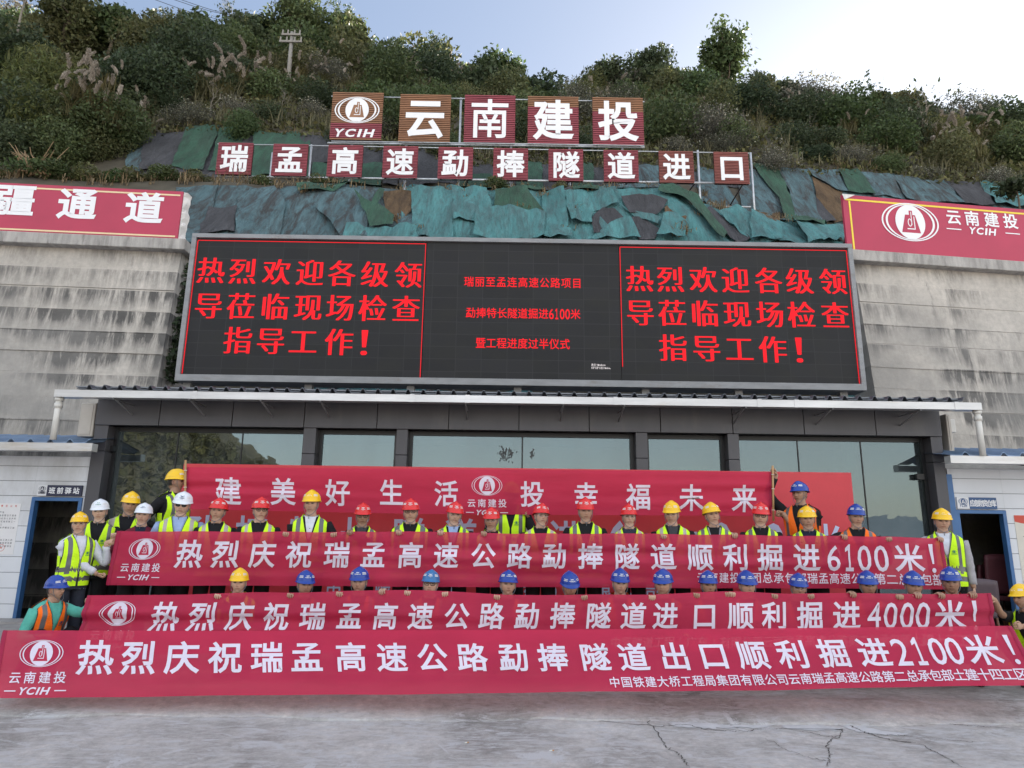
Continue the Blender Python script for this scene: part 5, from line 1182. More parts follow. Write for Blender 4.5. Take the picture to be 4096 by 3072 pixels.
def person(u, v, Y, label, helm='yellow', marks=None, vest='y', top='black', inner=None, pose='stand', yaw=0.0, hyaw=0.0, htilt=0.0, nod=0.0, glasses=None, hands=(), refl=None, skin=None, z0=None, wide=None, group='workers lined up behind the banners', trousers='trousers', short=False, hands_free=(), cap=None, lean=0.0, target=None):
    """stand or crouch a worker so that the helmet top comes at the survey point at depth Y"""
    i = NP[0]; NP[0] += 1; r = np.random.default_rng(1000+i); sk = np.array(SKINS[i*3 % 5] if skin is None else SKINS[skin])*r.uniform(.92, 1.08); wide = r.uniform(.97, 1.08) if wide is None else wide
    top_pt = atY(u, v, Y); z0 = z0 if z0 is not None else (.25 if pose == 'stand' else .10)
    # stature: helmet crown sits 0.157 m above the eye line
    sq = pose != 'stand'
    crown = HEAD_Z+.165
    if sq:
        hip = np.array([0, .20, .30]); ang = .22+lean
    else:
        hip = np.array([0, .012, .88]); ang = lean
    # torso space -> figure space: rotate about the hip (height .88) and move it
    ca, sa = math.cos(ang), math.sin(ang)
    def T(P):
        P = np.asarray(P, float); y = P[..., 1]-.012; z = P[..., 2]-.88
        return np.stack([P[..., 0]+hip[0], hip[1]+y*ca-z*sa, hip[2]+z*ca+y*sa], -1)
    hc = T(np.array([0, .004, HEAD_Z])); tall = hc[2]+.157
    s = (top_pt[2]-z0)/tall
    if s > 1.09: s2 = 1.06; z0 += (s-s2)*tall; s = s2       # those who stand on a stool
    lift = z0
    if yaw == 0: yaw = -.8*math.atan2(top_pt[0], Y)
    loc = np.array([top_pt[0], Y-hc[1]*s*math.cos(yaw), z0])
    Rz = np.array([[math.cos(yaw), -math.sin(yaw), 0], [math.sin(yaw), math.cos(yaw), 0], [0, 0, 1]])
    loc[0] += math.sin(yaw)*hc[1]*s
    inv = lambda P: (Rz.T@(np.asarray(P)-loc))/s
    hyaw += r.normal(0, .16); htilt += r.normal(0, .05); nod += r.normal(-.03, .06)
    Ry = Matrix.Rotation(hyaw, 3, 'Z') @ Matrix.Rotation(nod, 3, 'X') @ Matrix.Rotation(htilt, 3, 'Y'); HR = np.array(Ry)
    piv = np.array([0, .01, -.11])
    def Hd(P): return (np.asarray(P)-piv)@HR.T+piv+hc
    b = MB(); C = []
    def addc(n0, c): 
        k = b.n-n0; C.append(np.ones((k, 3))*c)
    hV, hF, hC, fat = head(sk, 50+i); n0 = b.n; b.add(Hd(hV), hF); C.append(hC)
    n0 = b.n; V, F = gridf(T(torso(.82, 1.515, 0, 24, 28)), closed=True); b.add(V, F+[tuple(range(28))[::-1]]); addc(n0, sk*.95)
    nk = [T(np.array([0, .008, 1.45])), T(np.array([0, .004, 1.50])), hc+np.array([0, .012, -.075])]
    n0 = b.n; b.tube(spline(nk, 4), [.060, .057, .055, .0545, .054, .054, .054, .054, .054][:9], 18); addc(n0, sk*.93)
    # arms
    slv = MB(); M_arm = []
    for sd in (-1, 1):
        S = T(np.array([sd*.178*wide, .012, 1.345])); ht = None
        for hnd in hands:
            if hnd[0] == sd: ht = hnd
        if ht is None:
            if sq: wr_p = np.array([sd*.20, hc[1]-.20, .50]); fw, pm, gp = (0, -.7, .3), (0, -.2, -1), False
            else: wr_p = np.array([sd*.19, -.06, 1.0+.03*r.standard_normal()]); fw, pm, gp = (-sd*.25, -.45, .5), (0, -.3, -1), False
            if sd in hands_free: wr_p = np.array([sd*.24, -.02, .80]); fw, pm = (0, -.1, -1), (-sd, 0, 0)
            el, wr_p = ik(S, wr_p, .285, .245, (sd*.5, .7, -.7)); n0 = b.n
            hand(b, wr_p, fw, pm, sd, 0, .35)
        else:
            tgt = inv(ht[1]); kind = ht[2] if len(ht) > 2 else 'top'
            if kind == 'top':      # fingers over the top edge of the cloth
                fw, pm = np.array([-sd*.12, -.30, .95]), np.array([0, -1, -.25]); wr_p = tgt+Rz.T@np.array([sd*.012, .040, -.083]); fw = Rz.T@fw; pm = Rz.T@pm; el, wr_p = ik(S, wr_p, .285, .245, None, Rz.T@np.array([0, 1, 0])); n0 = b.n; hand(b, wr_p, fw, pm, sd, 0, grip=True)
            elif kind == 'over':   # hand laid over the edge, back of the hand to the viewer
                fw, pm = np.array([-sd*.15, -.75, .38]), np.array([0, -.4, -1.0]); wr_p = tgt+Rz.T@np.array([sd*.02, .062, -.022]); fw = Rz.T@fw; pm = Rz.T@pm; el, wr_p = ik(S, wr_p, .285, .245, None, Rz.T@np.array([0, 1, 0])); n0 = b.n; hand(b, wr_p, fw, pm, sd, 0, .80)
            else:                  # reaching sideways to a vertical edge or a pole
                d = tgt-S; d /= np.linalg.norm(d); fw = d*.75+np.array([0, -.25, .1]); pm = np.array(kind, float); wr_p = tgt-d*.085; el, wr_p = ik(S, wr_p, .30, .275, (sd*.3, .2, -1)); n0 = b.n; hand(b, wr_p, fw, pm, sd, 0, grip=True)
        addc(n0, sk*.98)
        A = spline([S, el, wr_p], 6); rad = np.interp(np.linspace(0, 1, len(A)), [0, .3, .5, .7, 1], [.050, .043, .038, .037, .026])
        n0 = b.n; b.tube(A, rad, 12); addc(n0, sk*.97)
        e = .5 if (short and sd in (short if isinstance(short, tuple) else (-1, 1))) else .985; kk = int(len(A)*e)
        jn = r.normal(0, .0025, kk); Q = A[:kk].copy(); Q[0] = Q[0]+(S-A[1])*.25
        slv.tube(Q, np.interp(np.linspace(0, e, kk), [0, .3, .5, .75, 1], [.070, .060, .055, .050, .041])+jn, 14)
    # legs
    leg = MB(); sh = MB()
    for sd in (-1, 1):
        if sq: J = [hip+np.array([sd*.09, -.02, .0]), np.array([sd*.19, -.10, .50]), np.array([sd*.15, .24, .07])]
        else: J = [np.array([sd*.088, .012, .86]), np.array([sd*.095, .0, .47]), np.array([sd*.10, .03, .07])]
        A = spline(J, 6); n0 = b.n; b.tube(A, np.interp(np.linspace(0, 1, len(A)), [0, .45, .55, .7, 1], [.08, .058, .055, .055, .036]), 12); addc(n0, sk)
        leg.tube(A, np.interp(np.linspace(0, 1, len(A)), [0, .45, .6, 1], [.095, .075, .070, .062]), 14)
        f = J[2]; G = []; th = np.linspace(0, 2*math.pi, 12, endpoint=False)
        for yy, hw, hh in ((.07, .02, .02), (.06, .034, .045), (.0, .040, .05), (-.08, .046, .038), (-.15, .045, .028), (-.185, .028, .016), (-.19, .01, .008)):
            G.append(np.stack([f[0]+hw*np.cos(th), np.full(12, f[1]+yy), np.maximum(.004, hh+hh*np.sin(th))], 1))
        V, F = gridf(np.array(G), closed=True); sh.add(V, F)
    hipm = torso(.80, .98, .016, 7, 28, wide)
    leg.add(*gridf(T(hipm), closed=True))
    Cc = np.concatenate(C); V = np.concatenate(b.V)*s
    o = mesh('person', V, b.F, SKINM, None, b.I, True, Cc, loc=tuple(loc)); o.rotation_euler = (0, 0, yaw); tag(o, label, 'person', group)
    def child(mbx, name, mats, par=o, smooth=True, scale=True):
        return mesh(name, np.concatenate(mbx.V)*s, mbx.F, mats, par, mbx.I, smooth)
    leg.V = [q for q in leg.V]; child(leg, 'trousers', CL[trousers]); child(sh, 'shoes', SHOE)
    # upper garment with a collar
    tm = CL[top]; g = torso(.80 if not sq else .84, 1.445, .014, 30, 40, wide); g = g+r.normal(0, .0012, g.shape)
    jk = MB(); jk.add(*gridf(T(g), closed=True)); nn = jk.n; jk.V += slv.V; jk.F += [[a+nn for a in f] for f in slv.F]; jk.I += slv.I; jk.n += slv.n
    child(jk, 'jacket', tm)
    cm = CL[inner or top]; cb = MB(); th = np.linspace(-math.pi/2+.42, 1.5*math.pi-.42, 26); G = []
    for z, rr, dy in ((1.405, .108, 0), (1.432, .088, 0), (1.462, .071, .002), (1.456, .078, .002), (1.42, .100, -.002)):
        fr = np.clip(-np.sin(th), 0, 1)**3; G.append(T(np.stack([rr*np.cos(th), .012+dy+rr*.92*np.sin(th), z-.035*fr+0*th], 1)))
    cb.grid(np.array(G)); child(cb, 'collar', cm)
    if inner:   # the shirt front seen in the neck opening
        G = []
        for z in np.linspace(1.20, 1.445, 8):
            x = np.linspace(-1, 1, 9)*np.interp(z, [1.20, 1.445], [.012, .062]); G.append(T(np.stack([x, front_y(x, z, .0175, -1, wide), np.full(9, z)], 1)))
        sf = MB().grid(np.array(G)); child(sf, 'shirt_front', cm)
    if vest:
        rf = refl or (REFB if r.random() < .25 else REFL); vb = make_vest(None, rf, .84 if not sq else .90, wide*1.0, zv=1.10+.06*r.random()); ph_ = r.uniform(0, 6, 3); vb.V = [T(q+np.stack([0*q[:, 0], .0045*np.sin(q[:, 0]*26+q[:, 2]*17+ph_[0])+.003*np.sin(q[:, 2]*41-q[:, 0]*13+ph_[1]), 0*q[:, 0]], 1)) for q in vb.V]
        vo = child(vb, 'safety_vest', [VY if vest == 'y' else VO, rf, PIPING])
        k = Ink(); cx = .072*wide; k.ring(cx, 1.235, .022, .015, .004, n=20); k.disc(cx, 1.235, .010, .012); k.line('云南建投', cx-.03, cx+.03, 1.208, .015, .02)
        k.build('emblem', EMG if vest == 'y' else EMN, lambda x, z, h: T(np.stack([x, front_y(x, z, .026, -1, wide)-.003, z], 1))*s, vo)
    # helmet
    marks = marks or {'red': 'oval', 'yellow': 'sail', 'blue': 'tower', 'lightblue': 'oval', 'white': 'sail'}[helm]
    cap = cap or {'red': 'vee', 'yellow': 'std', 'blue': 'std', 'lightblue': 'std', 'white': 'round'}[helm]
    shell, st, sp, k, f = helmet_meshes((helm, cap, marks))
    hw = np.array([max(1.0, fat*.99), 1, 1]); ho = mesh('helmet', Hd(np.concatenate(shell.V)*hw)*s, shell.F, HM[helm], o, shell.I, True)
    mesh('chin_strap', Hd(np.concatenate(st.V)*hw)*s, st.F, STRAP, ho, st.I, True)
    if sp.V: mesh('stripe', Hd(np.concatenate(sp.V)*hw)*s, sp.F, EMW, ho, sp.I, True)
    em = {'white': EMN, 'yellow': EMY}.get(helm, EMW)
    if marks == 'leaf': em = EMG
    k.build('emblem', em, lambda x, z, h: Hd(f(x, z, h)*hw)*s, ho)
    if glasses:
        gm_ = GLS if glasses == 'silver' else GLF; gb = MB()
        for sd in (-1, 1):
            t = np.linspace(0, 2*math.pi, 17); P = np.stack([sd*.032+.025*np.sign(np.cos(t))*np.abs(np.cos(t))**.7, -.089+.010*np.abs(np.cos(t)*sd*.5+.2*0), -.001+.017*np.sign(np.sin(t))*np.abs(np.sin(t))**.7], 1)
            gb.tube(P, .0040 if glasses == 'black' else .0026, 5)
            gb.tube([(sd*.057, -.085, .006), (sd*.072, -.04, .006), (sd*.074, .01, .0)], .0018, 5)
            if glasses == 'sun': gb.add(np.stack([P[:-1, 0], P[:-1, 1]-.001, P[:-1, 2]], 1), [tuple(range(16))], 1)
        gb.tube([(-.008, -.093, .002), (0, -.0955, .005), (.008, -.093, .002)], .002, 5)
        mesh('glasses', Hd(np.concatenate(gb.V))*s, gb.F, [gm_, SUNL], o, gb.I, True)
    o['foot'] = z0; return o, loc, s
def E3(u, dz=.0):   # a point on the top edge of the standing row's banner
    S, q = b3.local(u, 1155); return b3.at(np.array(S), np.array(1.0))+np.array([0, 0, dz])
def E2(u, dz=.0):
    S, q = b2.local(u, 1285); return b2.at(np.array(S), np.array(1.0))+np.array([0, 0, dz])
RY = 8.42
G3 = 'workers standing behind the second highest banner'
P_ = person
P_(396, 1060, RY, 'man in white helmet and dark sunglasses, light blue shirt under a yellow vest', 'white', 'oval', top='lightblue', inner='lightblue', glasses='sun', refl=REFB, group=G3, skin=2, wide=1.08)
P_(472.5, 1075.5, RY, 'man in red helmet without glasses, black polo, standing below the character 建', 'red', top='black', refl=REFB, group=G3, skin=1)
P_(565, 1074, RY, 'man in red helmet and black framed glasses standing below the character 美', 'red', top='black', refl=REFB, glasses='black', group=G3, skin=0)
P_(676, 1058, RY, 'man in yellow helmet, white shirt and black jacket standing below the character 好', 'yellow', top='black', inner='white', refl=REFL, group=G3, skin=4, hands=[(-1, E3(618)), (1, E3(720))])
P_(785, 1086, RY, 'man in red helmet and black glasses, hand on the banner, left of the character 生', 'red', top='black', inner='darkgrey', glasses='black', refl=REFL, group=G3, skin=3, hands=[(-1, E3(756), 'over')])
P_(889, 1077, RY, 'broad man in red helmet and black glasses between the characters 生 and 活', 'red', top='black', glasses='black', refl=REFL, group=G3, skin=0, wide=1.15, hands=[(-1, E3(862), 'over')])
P_(981, 1083, RY, 'man in red helmet and rimless glasses, pale blue collar, below the character 活', 'red', top='black', inner='lightblue', glasses='silver', refl=REFL, group=G3, skin=2, hands=[(-1, E3(952), 'over')])
P_(1062.5, 1096, RY-.02, 'shortest man in red helmet and glasses, under the emblem of the highest banner', 'red', top='black', glasses='silver', refl=REFB, group=G3, skin=1, wide=.96, hands=[(-1, E3(1046), 'over')])
P_(1168, 1087, RY, 'man in red helmet and silver glasses below the character 投', 'red', top='black', glasses='silver', refl=REFB, group=G3, skin=0)
P_(1264, 1074.5, RY, 'tall man in red helmet without glasses, below the character 幸', 'red', top='black', refl=REFL, group=G3, skin=4)
P_(1358, 1088.5, RY, 'slim man in red helmet and glasses, dark plaid collar, below the character 福', 'red', top='plaid', glasses='silver', refl=REFB, group=G3, skin=2, wide=.97)
P_(1450.6, 1081, RY, 'man in yellow helmet and glasses with a black hooded jacket, left of the character 未', 'yellow', top='black', inner='darkgrey', glasses='silver', refl=REFB, group=G3, skin=0, hands=[(-1, E3(1434), 'top')])
P_(1539.5, 1084, RY, 'man in yellow helmet, grey sleeves and black shirt, between the characters 未 and 来', 'yellow', top='grey', inner='black', refl=REFL, group=G3, skin=4, hands=[(1, E3(1585), 'over')])
P_(1639.5, 1085, RY, 'man in red helmet and black glasses at the right end of the highest banner', 'red', top='black', glasses='black', refl=REFL, group=G3, skin=0)
P_(1742, 1092.5, RY-.02, 'man in yellow helmet standing before the reaching man in the orange vest', 'yellow', top='navy', refl=REFL, group=G3, skin=1)
P_(1845.7, 1088, RY, 'man in blue helmet and orange vest standing in front of the backdrop edge', 'blue', vest='o', top='black', refl=REFL, group=G3, skin=1, hyaw=.12, hands=[(-1, E3(1823), 'over'), (1, E3(1920), 'top')])
P_(2030.5, 1097.5, RY-.05, 'man in yellow helmet and grey sweater holding the right end of the 6100米 banner', 'yellow', top='grey', inner='white', refl=REFL, group=G3, skin=4, hyaw=-.1, hands=[(-1, E3(2030), 'over')], hands_free=(1,))
# left cluster
GL = 'workers gathered at the left ends of the banners'
P_(221, 1076.5, RY+.12, 'smiling man in white helmet with a green mark, black shirt under a yellow vest', 'white', 'leaf', top='black', refl=REFL, group=GL, skin=2, hyaw=.25, wide=1.06, hands=[(1, atY(247, 1150, 8.2)-np.array([0, 0, .0]), 'top')])
P_(283.5, 1061, RY+.38, 'stout man in yellow helmet and black shirt behind the two white helmets', 'yellow', top='black', refl=REFB, group=GL, skin=1, wide=1.18)
P_(312, 1085, RY-.02, 'man in white helmet wearing a dark red jacket and no vest', 'white', 'sail', vest=None, top='maroon', inner='navy', group=GL, skin=0, hyaw=.1)
S3, q3 = b3.local(232, 1240); low3 = b3.at(np.array(S3), np.array(.12)); hi3 = b3.at(np.array(.0), np.array(.80))
P_(176.5, 1105, 7.98, 'man in yellow helmet and white sweater holding the left end of a banner', 'yellow', top='white', inner='white', refl=REFL, glasses='silver', group=GL, skin=4, yaw=1.0, hyaw=-.40, hands=[(-1, low3+np.array([-.02, 0, -.02]), (.3, .2, 1)), (1, hi3+np.array([-.02, 0, 0]), (.6, -.6, 0))], trousers='jeans')
P_(127.5, 1242, 7.55, 'crouching man in blue helmet, teal shirt and orange vest at the left', 'blue', vest='o', top='teal', inner='teal', refl=REFL, pose='squat', group=GL, skin=1, yaw=1.1, hyaw=.10, hands=[(1, atY(192, 1290, 7.45), 'top')])
# back row, up on stools
GB = 'workers holding up the highest banner'
pl4 = atY(401, 1050, B4Y); pr4 = atY(1669, 1075, B4Y)
bk_people = [P_(385, 1013, 9.05, 'man in yellow helmet turned towards the left pole of the highest banner', 'yellow', top='black', refl=REFL, group=GB, skin=3, yaw=1.25, hyaw=.25, hands=[(1, pl4+np.array([-.02, .03, -.25]), (.5, -.5, 0))]),
 P_(1726, 1039, 8.98, 'man in blue helmet and orange vest reaching up the right banner pole', 'blue', vest='o', top='black', inner='black', refl=REFL, group=GB, skin=3, yaw=-.75, hyaw=-.3, hands=[(-1, atY(1672, 1010, B4Y)+np.array([.02, .03, 0]), (-.6, -.5, 0)), (1, atY(1672, 1108, B4Y)+np.array([.03, .03, 0]), (-.6, -.6, 0))], short=(1,)),
 P_(1104, 1040, 9.18, 'man hidden above the chest by the highest banner, yellow vest showing below it', 'yellow', top='black', refl=REFL, group=GB, skin=3, hands=[(1, atY(1143, 1112, 9.05), (0, -1, .2))])]
STOOL = mat('stool_plastic', (.05, .12, .30), .45, var=.1)
for k, (o, lc, s) in enumerate(bk_people):
    if o['foot'] > .30:
        h = o['foot']-.25; st_ = empty('step_stool', (lc[0], lc[1], .25)); tag(st_, 'low blue step stool under the man %s' % ('by the left pole', 'by the right pole', 'hidden behind the emblem')[k], 'stool', 'step stools behind the banners')
        MB().box((-.2, -.2, h-.04), (.2, .2, h), bev=.01).build('seat', STOOL, st_, loc=(0, 0, 0))
        for a in (-1, 1):
            for c in (-1, 1): MB().tube([(a*.18, c*.18, 0), (a*.15, c*.15, h-.04)], .018, 8).build('leg', STOOL, st_, loc=(0, 0, 0))
# crouching row
CY = 7.74; GC = 'workers crouching behind the 4000米 banner'
def C_(u, v, label, helm='blue', hands=(), **kw):
    kw.setdefault('vest', 'o'); kw.setdefault('top', 'black'); return person(u, v, CY, label, helm, pose='squat', group=GC, hands=[(sd, E2(x), m) for sd, x, m in hands], refl=REFL, **kw)
C_(519, 1226.5, 'crouching man in the only yellow helmet of the front row, head above the character 庆', 'yellow', [(-1, 470, 'top')], vest='y', skin=2)
C_(660.5, 1231, 'crouching man in blue helmet, face hidden to the nose, between the characters 祝 and 瑞', 'blue', [(-1, 627, 'top')], hyaw=.15, skin=1)
C_(778, 1223.5, 'crouching man in blue helmet with both hands on the banner above the characters 孟 and 高', 'blue', [(-1, 733, 'top'), (1, 824, 'over')], skin=0)
C_(930, 1230, 'crouching man in faded light blue helmet and big black glasses', 'lightblue', [(-1, 880, 'top'), (1, 960, 'top')], glasses='black', skin=2)
C_(1097, 1231, 'crouching man in blue helmet with a dark fringe, above the characters 路 and 勐', 'blue', [(-1, 1074, 'top')], skin=4)
C_(1230.5, 1232, 'crouching older man in blue helmet looking down, above the characters 捧 and 隧', 'blue', [(1, 1262, 'top')], nod=.12, skin=1)
C_(1338, 1226.5, 'crouching man in blue helmet with chin and orange collar showing, above the character 道', 'blue', [(1, 1408, 'top')], skin=0)
C_(1431.5, 1228, 'crouching smiling man in blue helmet above the character 进', 'blue', [(-1, 1408, 'top')], skin=4)
C_(1529, 1232, 'crouching man in blue helmet with fingertips at his cheeks, above the characters 口 and 顺', 'blue', [(-1, 1505, 'top'), (1, 1572, 'top')], skin=3)
C_(1611.5, 1231, 'crouching man in blue helmet above the character 利, right of the fingertips man', 'blue', [(-1, 1582, 'top')], skin=0)
C_(1721, 1237, 'crouching man in blue helmet and silver glasses, above the second 进', 'blue', [(-1, 1674, 'top'), (1, 1752, 'top')], glasses='silver', skin=1)
C_(1872, 1231.5, 'crouching dark faced man in blue helmet above the digit 4', 'blue', [(-1, 1842, 'over'), (1, 1940, 'top')], skin=3)
C_(1968, 1232, 'crouching man in blue helmet turned aside with hands at his mouth, above the digits 000', 'blue', [(-1, 1944, 'top'), (1, 1980, 'over')], hyaw=.3, skin=1)
C_(2050, 1223.5, 'crouching man in blue helmet with both hands up, above the character 米', 'blue', [(-1, 2032, 'over'), (1, 2098, 'over')], hyaw=-.15, skin=3)
P_(2204, 1261, 7.55, 'man in yellow helmet and black short sleeves at the right edge', 'yellow', top='black', refl=REFL, pose='squat', group='workers at the right ends of the banners', skin=3, yaw=-1.25, hyaw=-.1, short=True, hands=[(-1, atY(2141, 1288, 7.40), (-.5, -.6, 0)), (1, atY(2184, 1358, 7.02), (-.5, -.6, 0))])
P_(-45, 1285, 7.7, 'man mostly outside the picture, only his hand at the left end of the lowest banner', 'blue', vest='o', top='black', refl=REFL, pose='squat', group=GL, skin=1, yaw=.6, hands=[(1, atY(8, 1366, 7.0), 'over')])
# ------------------------------------------------------------------ vegetation
def lumps(n, seed, R=(1, 1, 1), k=7, hollow=.45, lum=.55, up=.25):
    """points through a crown made of k overlapping clumps of unequal size"""
    r = np.random.default_rng(seed); C = r.normal(size=(k, 3)); C /= np.linalg.norm(C, axis=1)[:, None]; C *= r.uniform(.25, .8, (k, 1)); C[:, 2] = np.abs(C[:, 2])*.9-.15+up*r.random(k); Rk = r.uniform(.6, 1.25, k)*lum
    i = r.choice(k, n, p=Rk**2/np.sum(Rk**2)); d = r.normal(size=(n, 3)); d /= np.linalg.norm(d, axis=1)[:, None]; q = hollow+(1.12-hollow)*r.random(n)**.6
    P = C[i]+d*(Rk[i]*q)[:, None]; return P*np.array(R), (.75+.5*r.random(k))[i]
class Crown:
    def __init__(s): s.V = []; s.F = []; s.C = []; s.n = 0
    def put(s, V, F, c): s.V.append(V); s.F.append(np.asarray(F)+s.n); s.C.append(c); s.n += len(V)
    def leaf(s, P, tone, size, seed, tint=(1, 1, 1), var=.35, droop=.3, thin=.27):
        r = np.random.default_rng(seed); n = len(P); a = r.normal(size=(n, 3)); a[:, 2] -= droop; a /= np.linalg.norm(a, axis=1)[:, None]
        b = r.normal(size=(n, 3)); b -= a*(a*b).sum(1)[:, None]; b /= np.linalg.norm(b, axis=1)[:, None]; nm = np.cross(a, b); z = size*(.5+r.random(n))[:, None]
        V = np.stack([P-a*z*.5, P+b*z*thin+nm*z*.06, P+a*z*.5, P-b*z*thin+nm*z*.06], 1).reshape(-1, 3)
        k = tone*(1+var*(r.random(n)-.5)*2); hue = np.stack([1+.2*(r.random(n)-.45), np.ones(n), 1+.2*(r.random(n)-.5)], 1)
        s.put(V, (np.arange(n)*4)[:, None]+np.arange(4), np.repeat(np.clip(k[:, None]*hue*np.array(tint), 0, 3), 4, axis=0)); return s
    def blades(s, n, seed, L, wid, spread, tint=(1, 1, 1), arch=.9, base=.25, z0=0):
        r = np.random.default_rng(seed)
        for i in range(n):
            a = r.uniform(0, 2*math.pi); l = L*r.uniform(.6, 1.1); o = np.array([r.normal(0, base), r.normal(0, base), z0]); d = np.array([math.cos(a), math.sin(a), 0])*spread*r.uniform(.3, 1); w = np.array([-math.sin(a), math.cos(a), 0])*wid
            t = np.linspace(0, 1, 5)[:, None]; P = o+d*l*t**1.6+np.array([0, 0, 1.0])*l*(t-arch*.5*t**2.6); ww = np.array([.6, 1, .9, .6, .05])[:, None]
            V = np.stack([P-w*ww, P+w*ww], 1).reshape(-1, 3); F = [(2*j, 2*j+1, 2*j+3, 2*j+2) for j in range(4)]
            s.put(V, F, np.ones((10, 3))*np.array(tint)*r.uniform(.6, 1.25))
        return s
    def mesh(s, name, m):
        me = bpy.data.meshes.new(name); V = np.concatenate(s.V); F = np.concatenate(s.F); n = len(F)
        me.vertices.add(len(V)); me.vertices.foreach_set('co', V.astype(np.float32).ravel()); me.loops.add(n*4); me.loops.foreach_set('vertex_index', F.astype(np.int32).ravel()); me.polygons.add(n); me.polygons.foreach_set('loop_start', np.arange(n, dtype=np.int32)*4)
        c = np.ones((len(V), 4), np.float32); c[:, :3] = np.concatenate(s.C); me.color_attributes.new('Col', 'FLOAT_COLOR', 'POINT').data.foreach_set('color', c.ravel()); me.materials.append(m); me.update(); me.validate(); return me
BARK = mat('bark', (.11, .085, .06), .9, var=.3, vscale=8, bmp=.4); BARKG = mat('bark_grey', (.20, .18, .15), .9, var=.25, vscale=8)
PLUME = leaf_mat('plume_beige', (.38, .33, .27), (.48, .42, .36), .4); GRASSM = leaf_mat('grass_blade', (.10, .10, .045), (.15, .13, .06), .3); DRYM = leaf_mat('dry_grass', (.22, .165, .095), (.28, .21, .125), .25)
SH = {}
def shrub_mesh(kind, j, fine=False):
    k = (kind, j, fine); N_, Z_ = (2.6, .55) if fine else (1, 1)
    if k in SH: return SH[k]
    r = np.random.default_rng(hash(kind) % 1 + j*17+{'dark': 1, 'green': 2, 'olive': 3, 'brown': 4, 'bamboo': 5}[kind]*101); c = Crown(); sd = j*31+7
    if kind == 'dark':
        P, t = lumps(int(2600*N_), sd, (1.25, 1.1, 1.15), 9); c.leaf(P, t, .17*Z_, sd, droop=.5); m = LEAFD
    elif kind == 'green':
        P, t = lumps(int(2400*N_), sd+3, (1.25, 1.1, 1.2), 8); c.leaf(P, t, .19*Z_, sd, droop=.4); m = LEAF
    elif kind == 'olive':
        P, t = lumps(int(2200*N_), sd+5, (1.2, 1.0, 1.3), 9, lum=.48); c.leaf(P, t, .17*Z_, sd, droop=.3); m = LEAFY
    elif kind == 'brown':
        P, t = lumps(int(2400*N_), sd+9, (1.35, 1.1, .95), 10, hollow=.3); c.leaf(P, t, .11*Z_, sd, droop=0, var=.5); P, t = lumps(420, sd+9, (1.4, 1.15, 1.0), 10, hollow=.8); c.leaf(P, t, .075, sd+1, (3.6, 3.7, 4.0), .3, 0); m = LEAFB
    else:
        P, t = lumps(int(1500*N_), sd+2, (1.0, .9, 1.4), 8, lum=.5); c.leaf(P, t, .28*Z_, sd, (1.1, 1.1, .9), .4, .9, .10); m = LEAFY
    SH[k] = c.mesh('shrub', m); return SH[k]
COLS9 = [(-400, 'at the far left'), (130, 'above the 通道 board'), (330, 'above the left slope nets'), (560, 'above the 瑞 and 孟 boards'), (720, 'behind the large emblem board'), (850, 'behind the 云 board'), (985, 'behind the 南 board'), (1125, 'behind the 建 board'), (1265, 'behind the 投 board'), (1400, 'right of the 投 board'), (1520, 'above the 进 and 口 boards'), (1700, 'above the curved green net'), (1850, 'above the right board emblem'), (2010, 'above the right board lettering'), (2140, 'at the far right')]
def colname(u):
    k = 0
    for i, (a, _) in enumerate(COLS9):
        if u >= a: k = i
    return COLS9[k][1]
def to_px(p):
    d = np.asarray(p, float)-CAM; z = d@FWD; return (2048+F_PX*(d@RGT)/z)/KP, (1536-F_PX*(d@UPV)/z)/KP
SEEN = {}
KNAME = {'dark': 'dark green', 'green': 'mid green', 'olive': 'yellowish olive', 'brown': 'greyish brown', 'bamboo': 'narrow leaved'}
rv = np.random.default_rng(77)
def put_shrub(x, y, sc, kind, sink=.25, zs=1.0, row=''):
    j = int(rv.integers(4)); z = float(hz(x, y)); o = link('shrub', shrub_mesh(kind, j, y < 38)); o.location = (x, y, z+sc*.35-sink); o.rotation_euler = (0, 0, rv.uniform(0, 6.28)); o.scale = (sc*rv.uniform(.9, 1.15), sc*rv.uniform(.9, 1.15), sc*zs*rv.uniform(.85, 1.15))
    u, v = to_px((x, y, z+sc*.5)); tag(o, '%s shrub %s on the slope, %s' % (KNAME[kind], colname(u), row), 'shrub', 'shrubs covering the hillside'); return o
rows = [(27.6, 2.1, 1.0, 'just above the nets'), (29.6, 2.3, 1.15, 'in the lower row'), (32.2, 2.5, 1.3, 'below mid slope'), (35.5, 2.6, 1.4, 'at mid slope'), (39.5, 2.9, 1.55, 'above mid slope'), (44.0, 3.1, 1.7, 'in the upper row'), (49.5, 3.2, 1.7, 'on the ridge line')]
for ri, (Y, st, sc, rn) in enumerate(rows):
    xl, xr = atY(-60, 300, Y)[0], atY(2270, 300, Y)[0]; x = xl
    while x < xr:
        xx = x+rv.uniform(-.7, .7); yy = Y+rv.uniform(-1, 1); u, v = to_px((xx, yy, float(hz(xx, yy))))
        if u < 560: w = [.46, .26, .16, .06, .06]
        elif u < 1400: w = [.26, .22, .18, .28, .06] if ri < 5 else [.36, .26, .22, .08, .08]
        else: w = [.30, .20, .18, .26, .06] if ri < 4 else [.44, .26, .18, .06, .06]
        kd = str(rv.choice(['dark', 'green', 'olive', 'brown', 'bamboo'], p=w)); s_ = sc*rv.uniform(.75, 1.3)
        if ri == 0: s_ *= .7
        put_shrub(xx, yy, s_, kd, row=rn); x += st*rv.uniform(.75, 1.2)
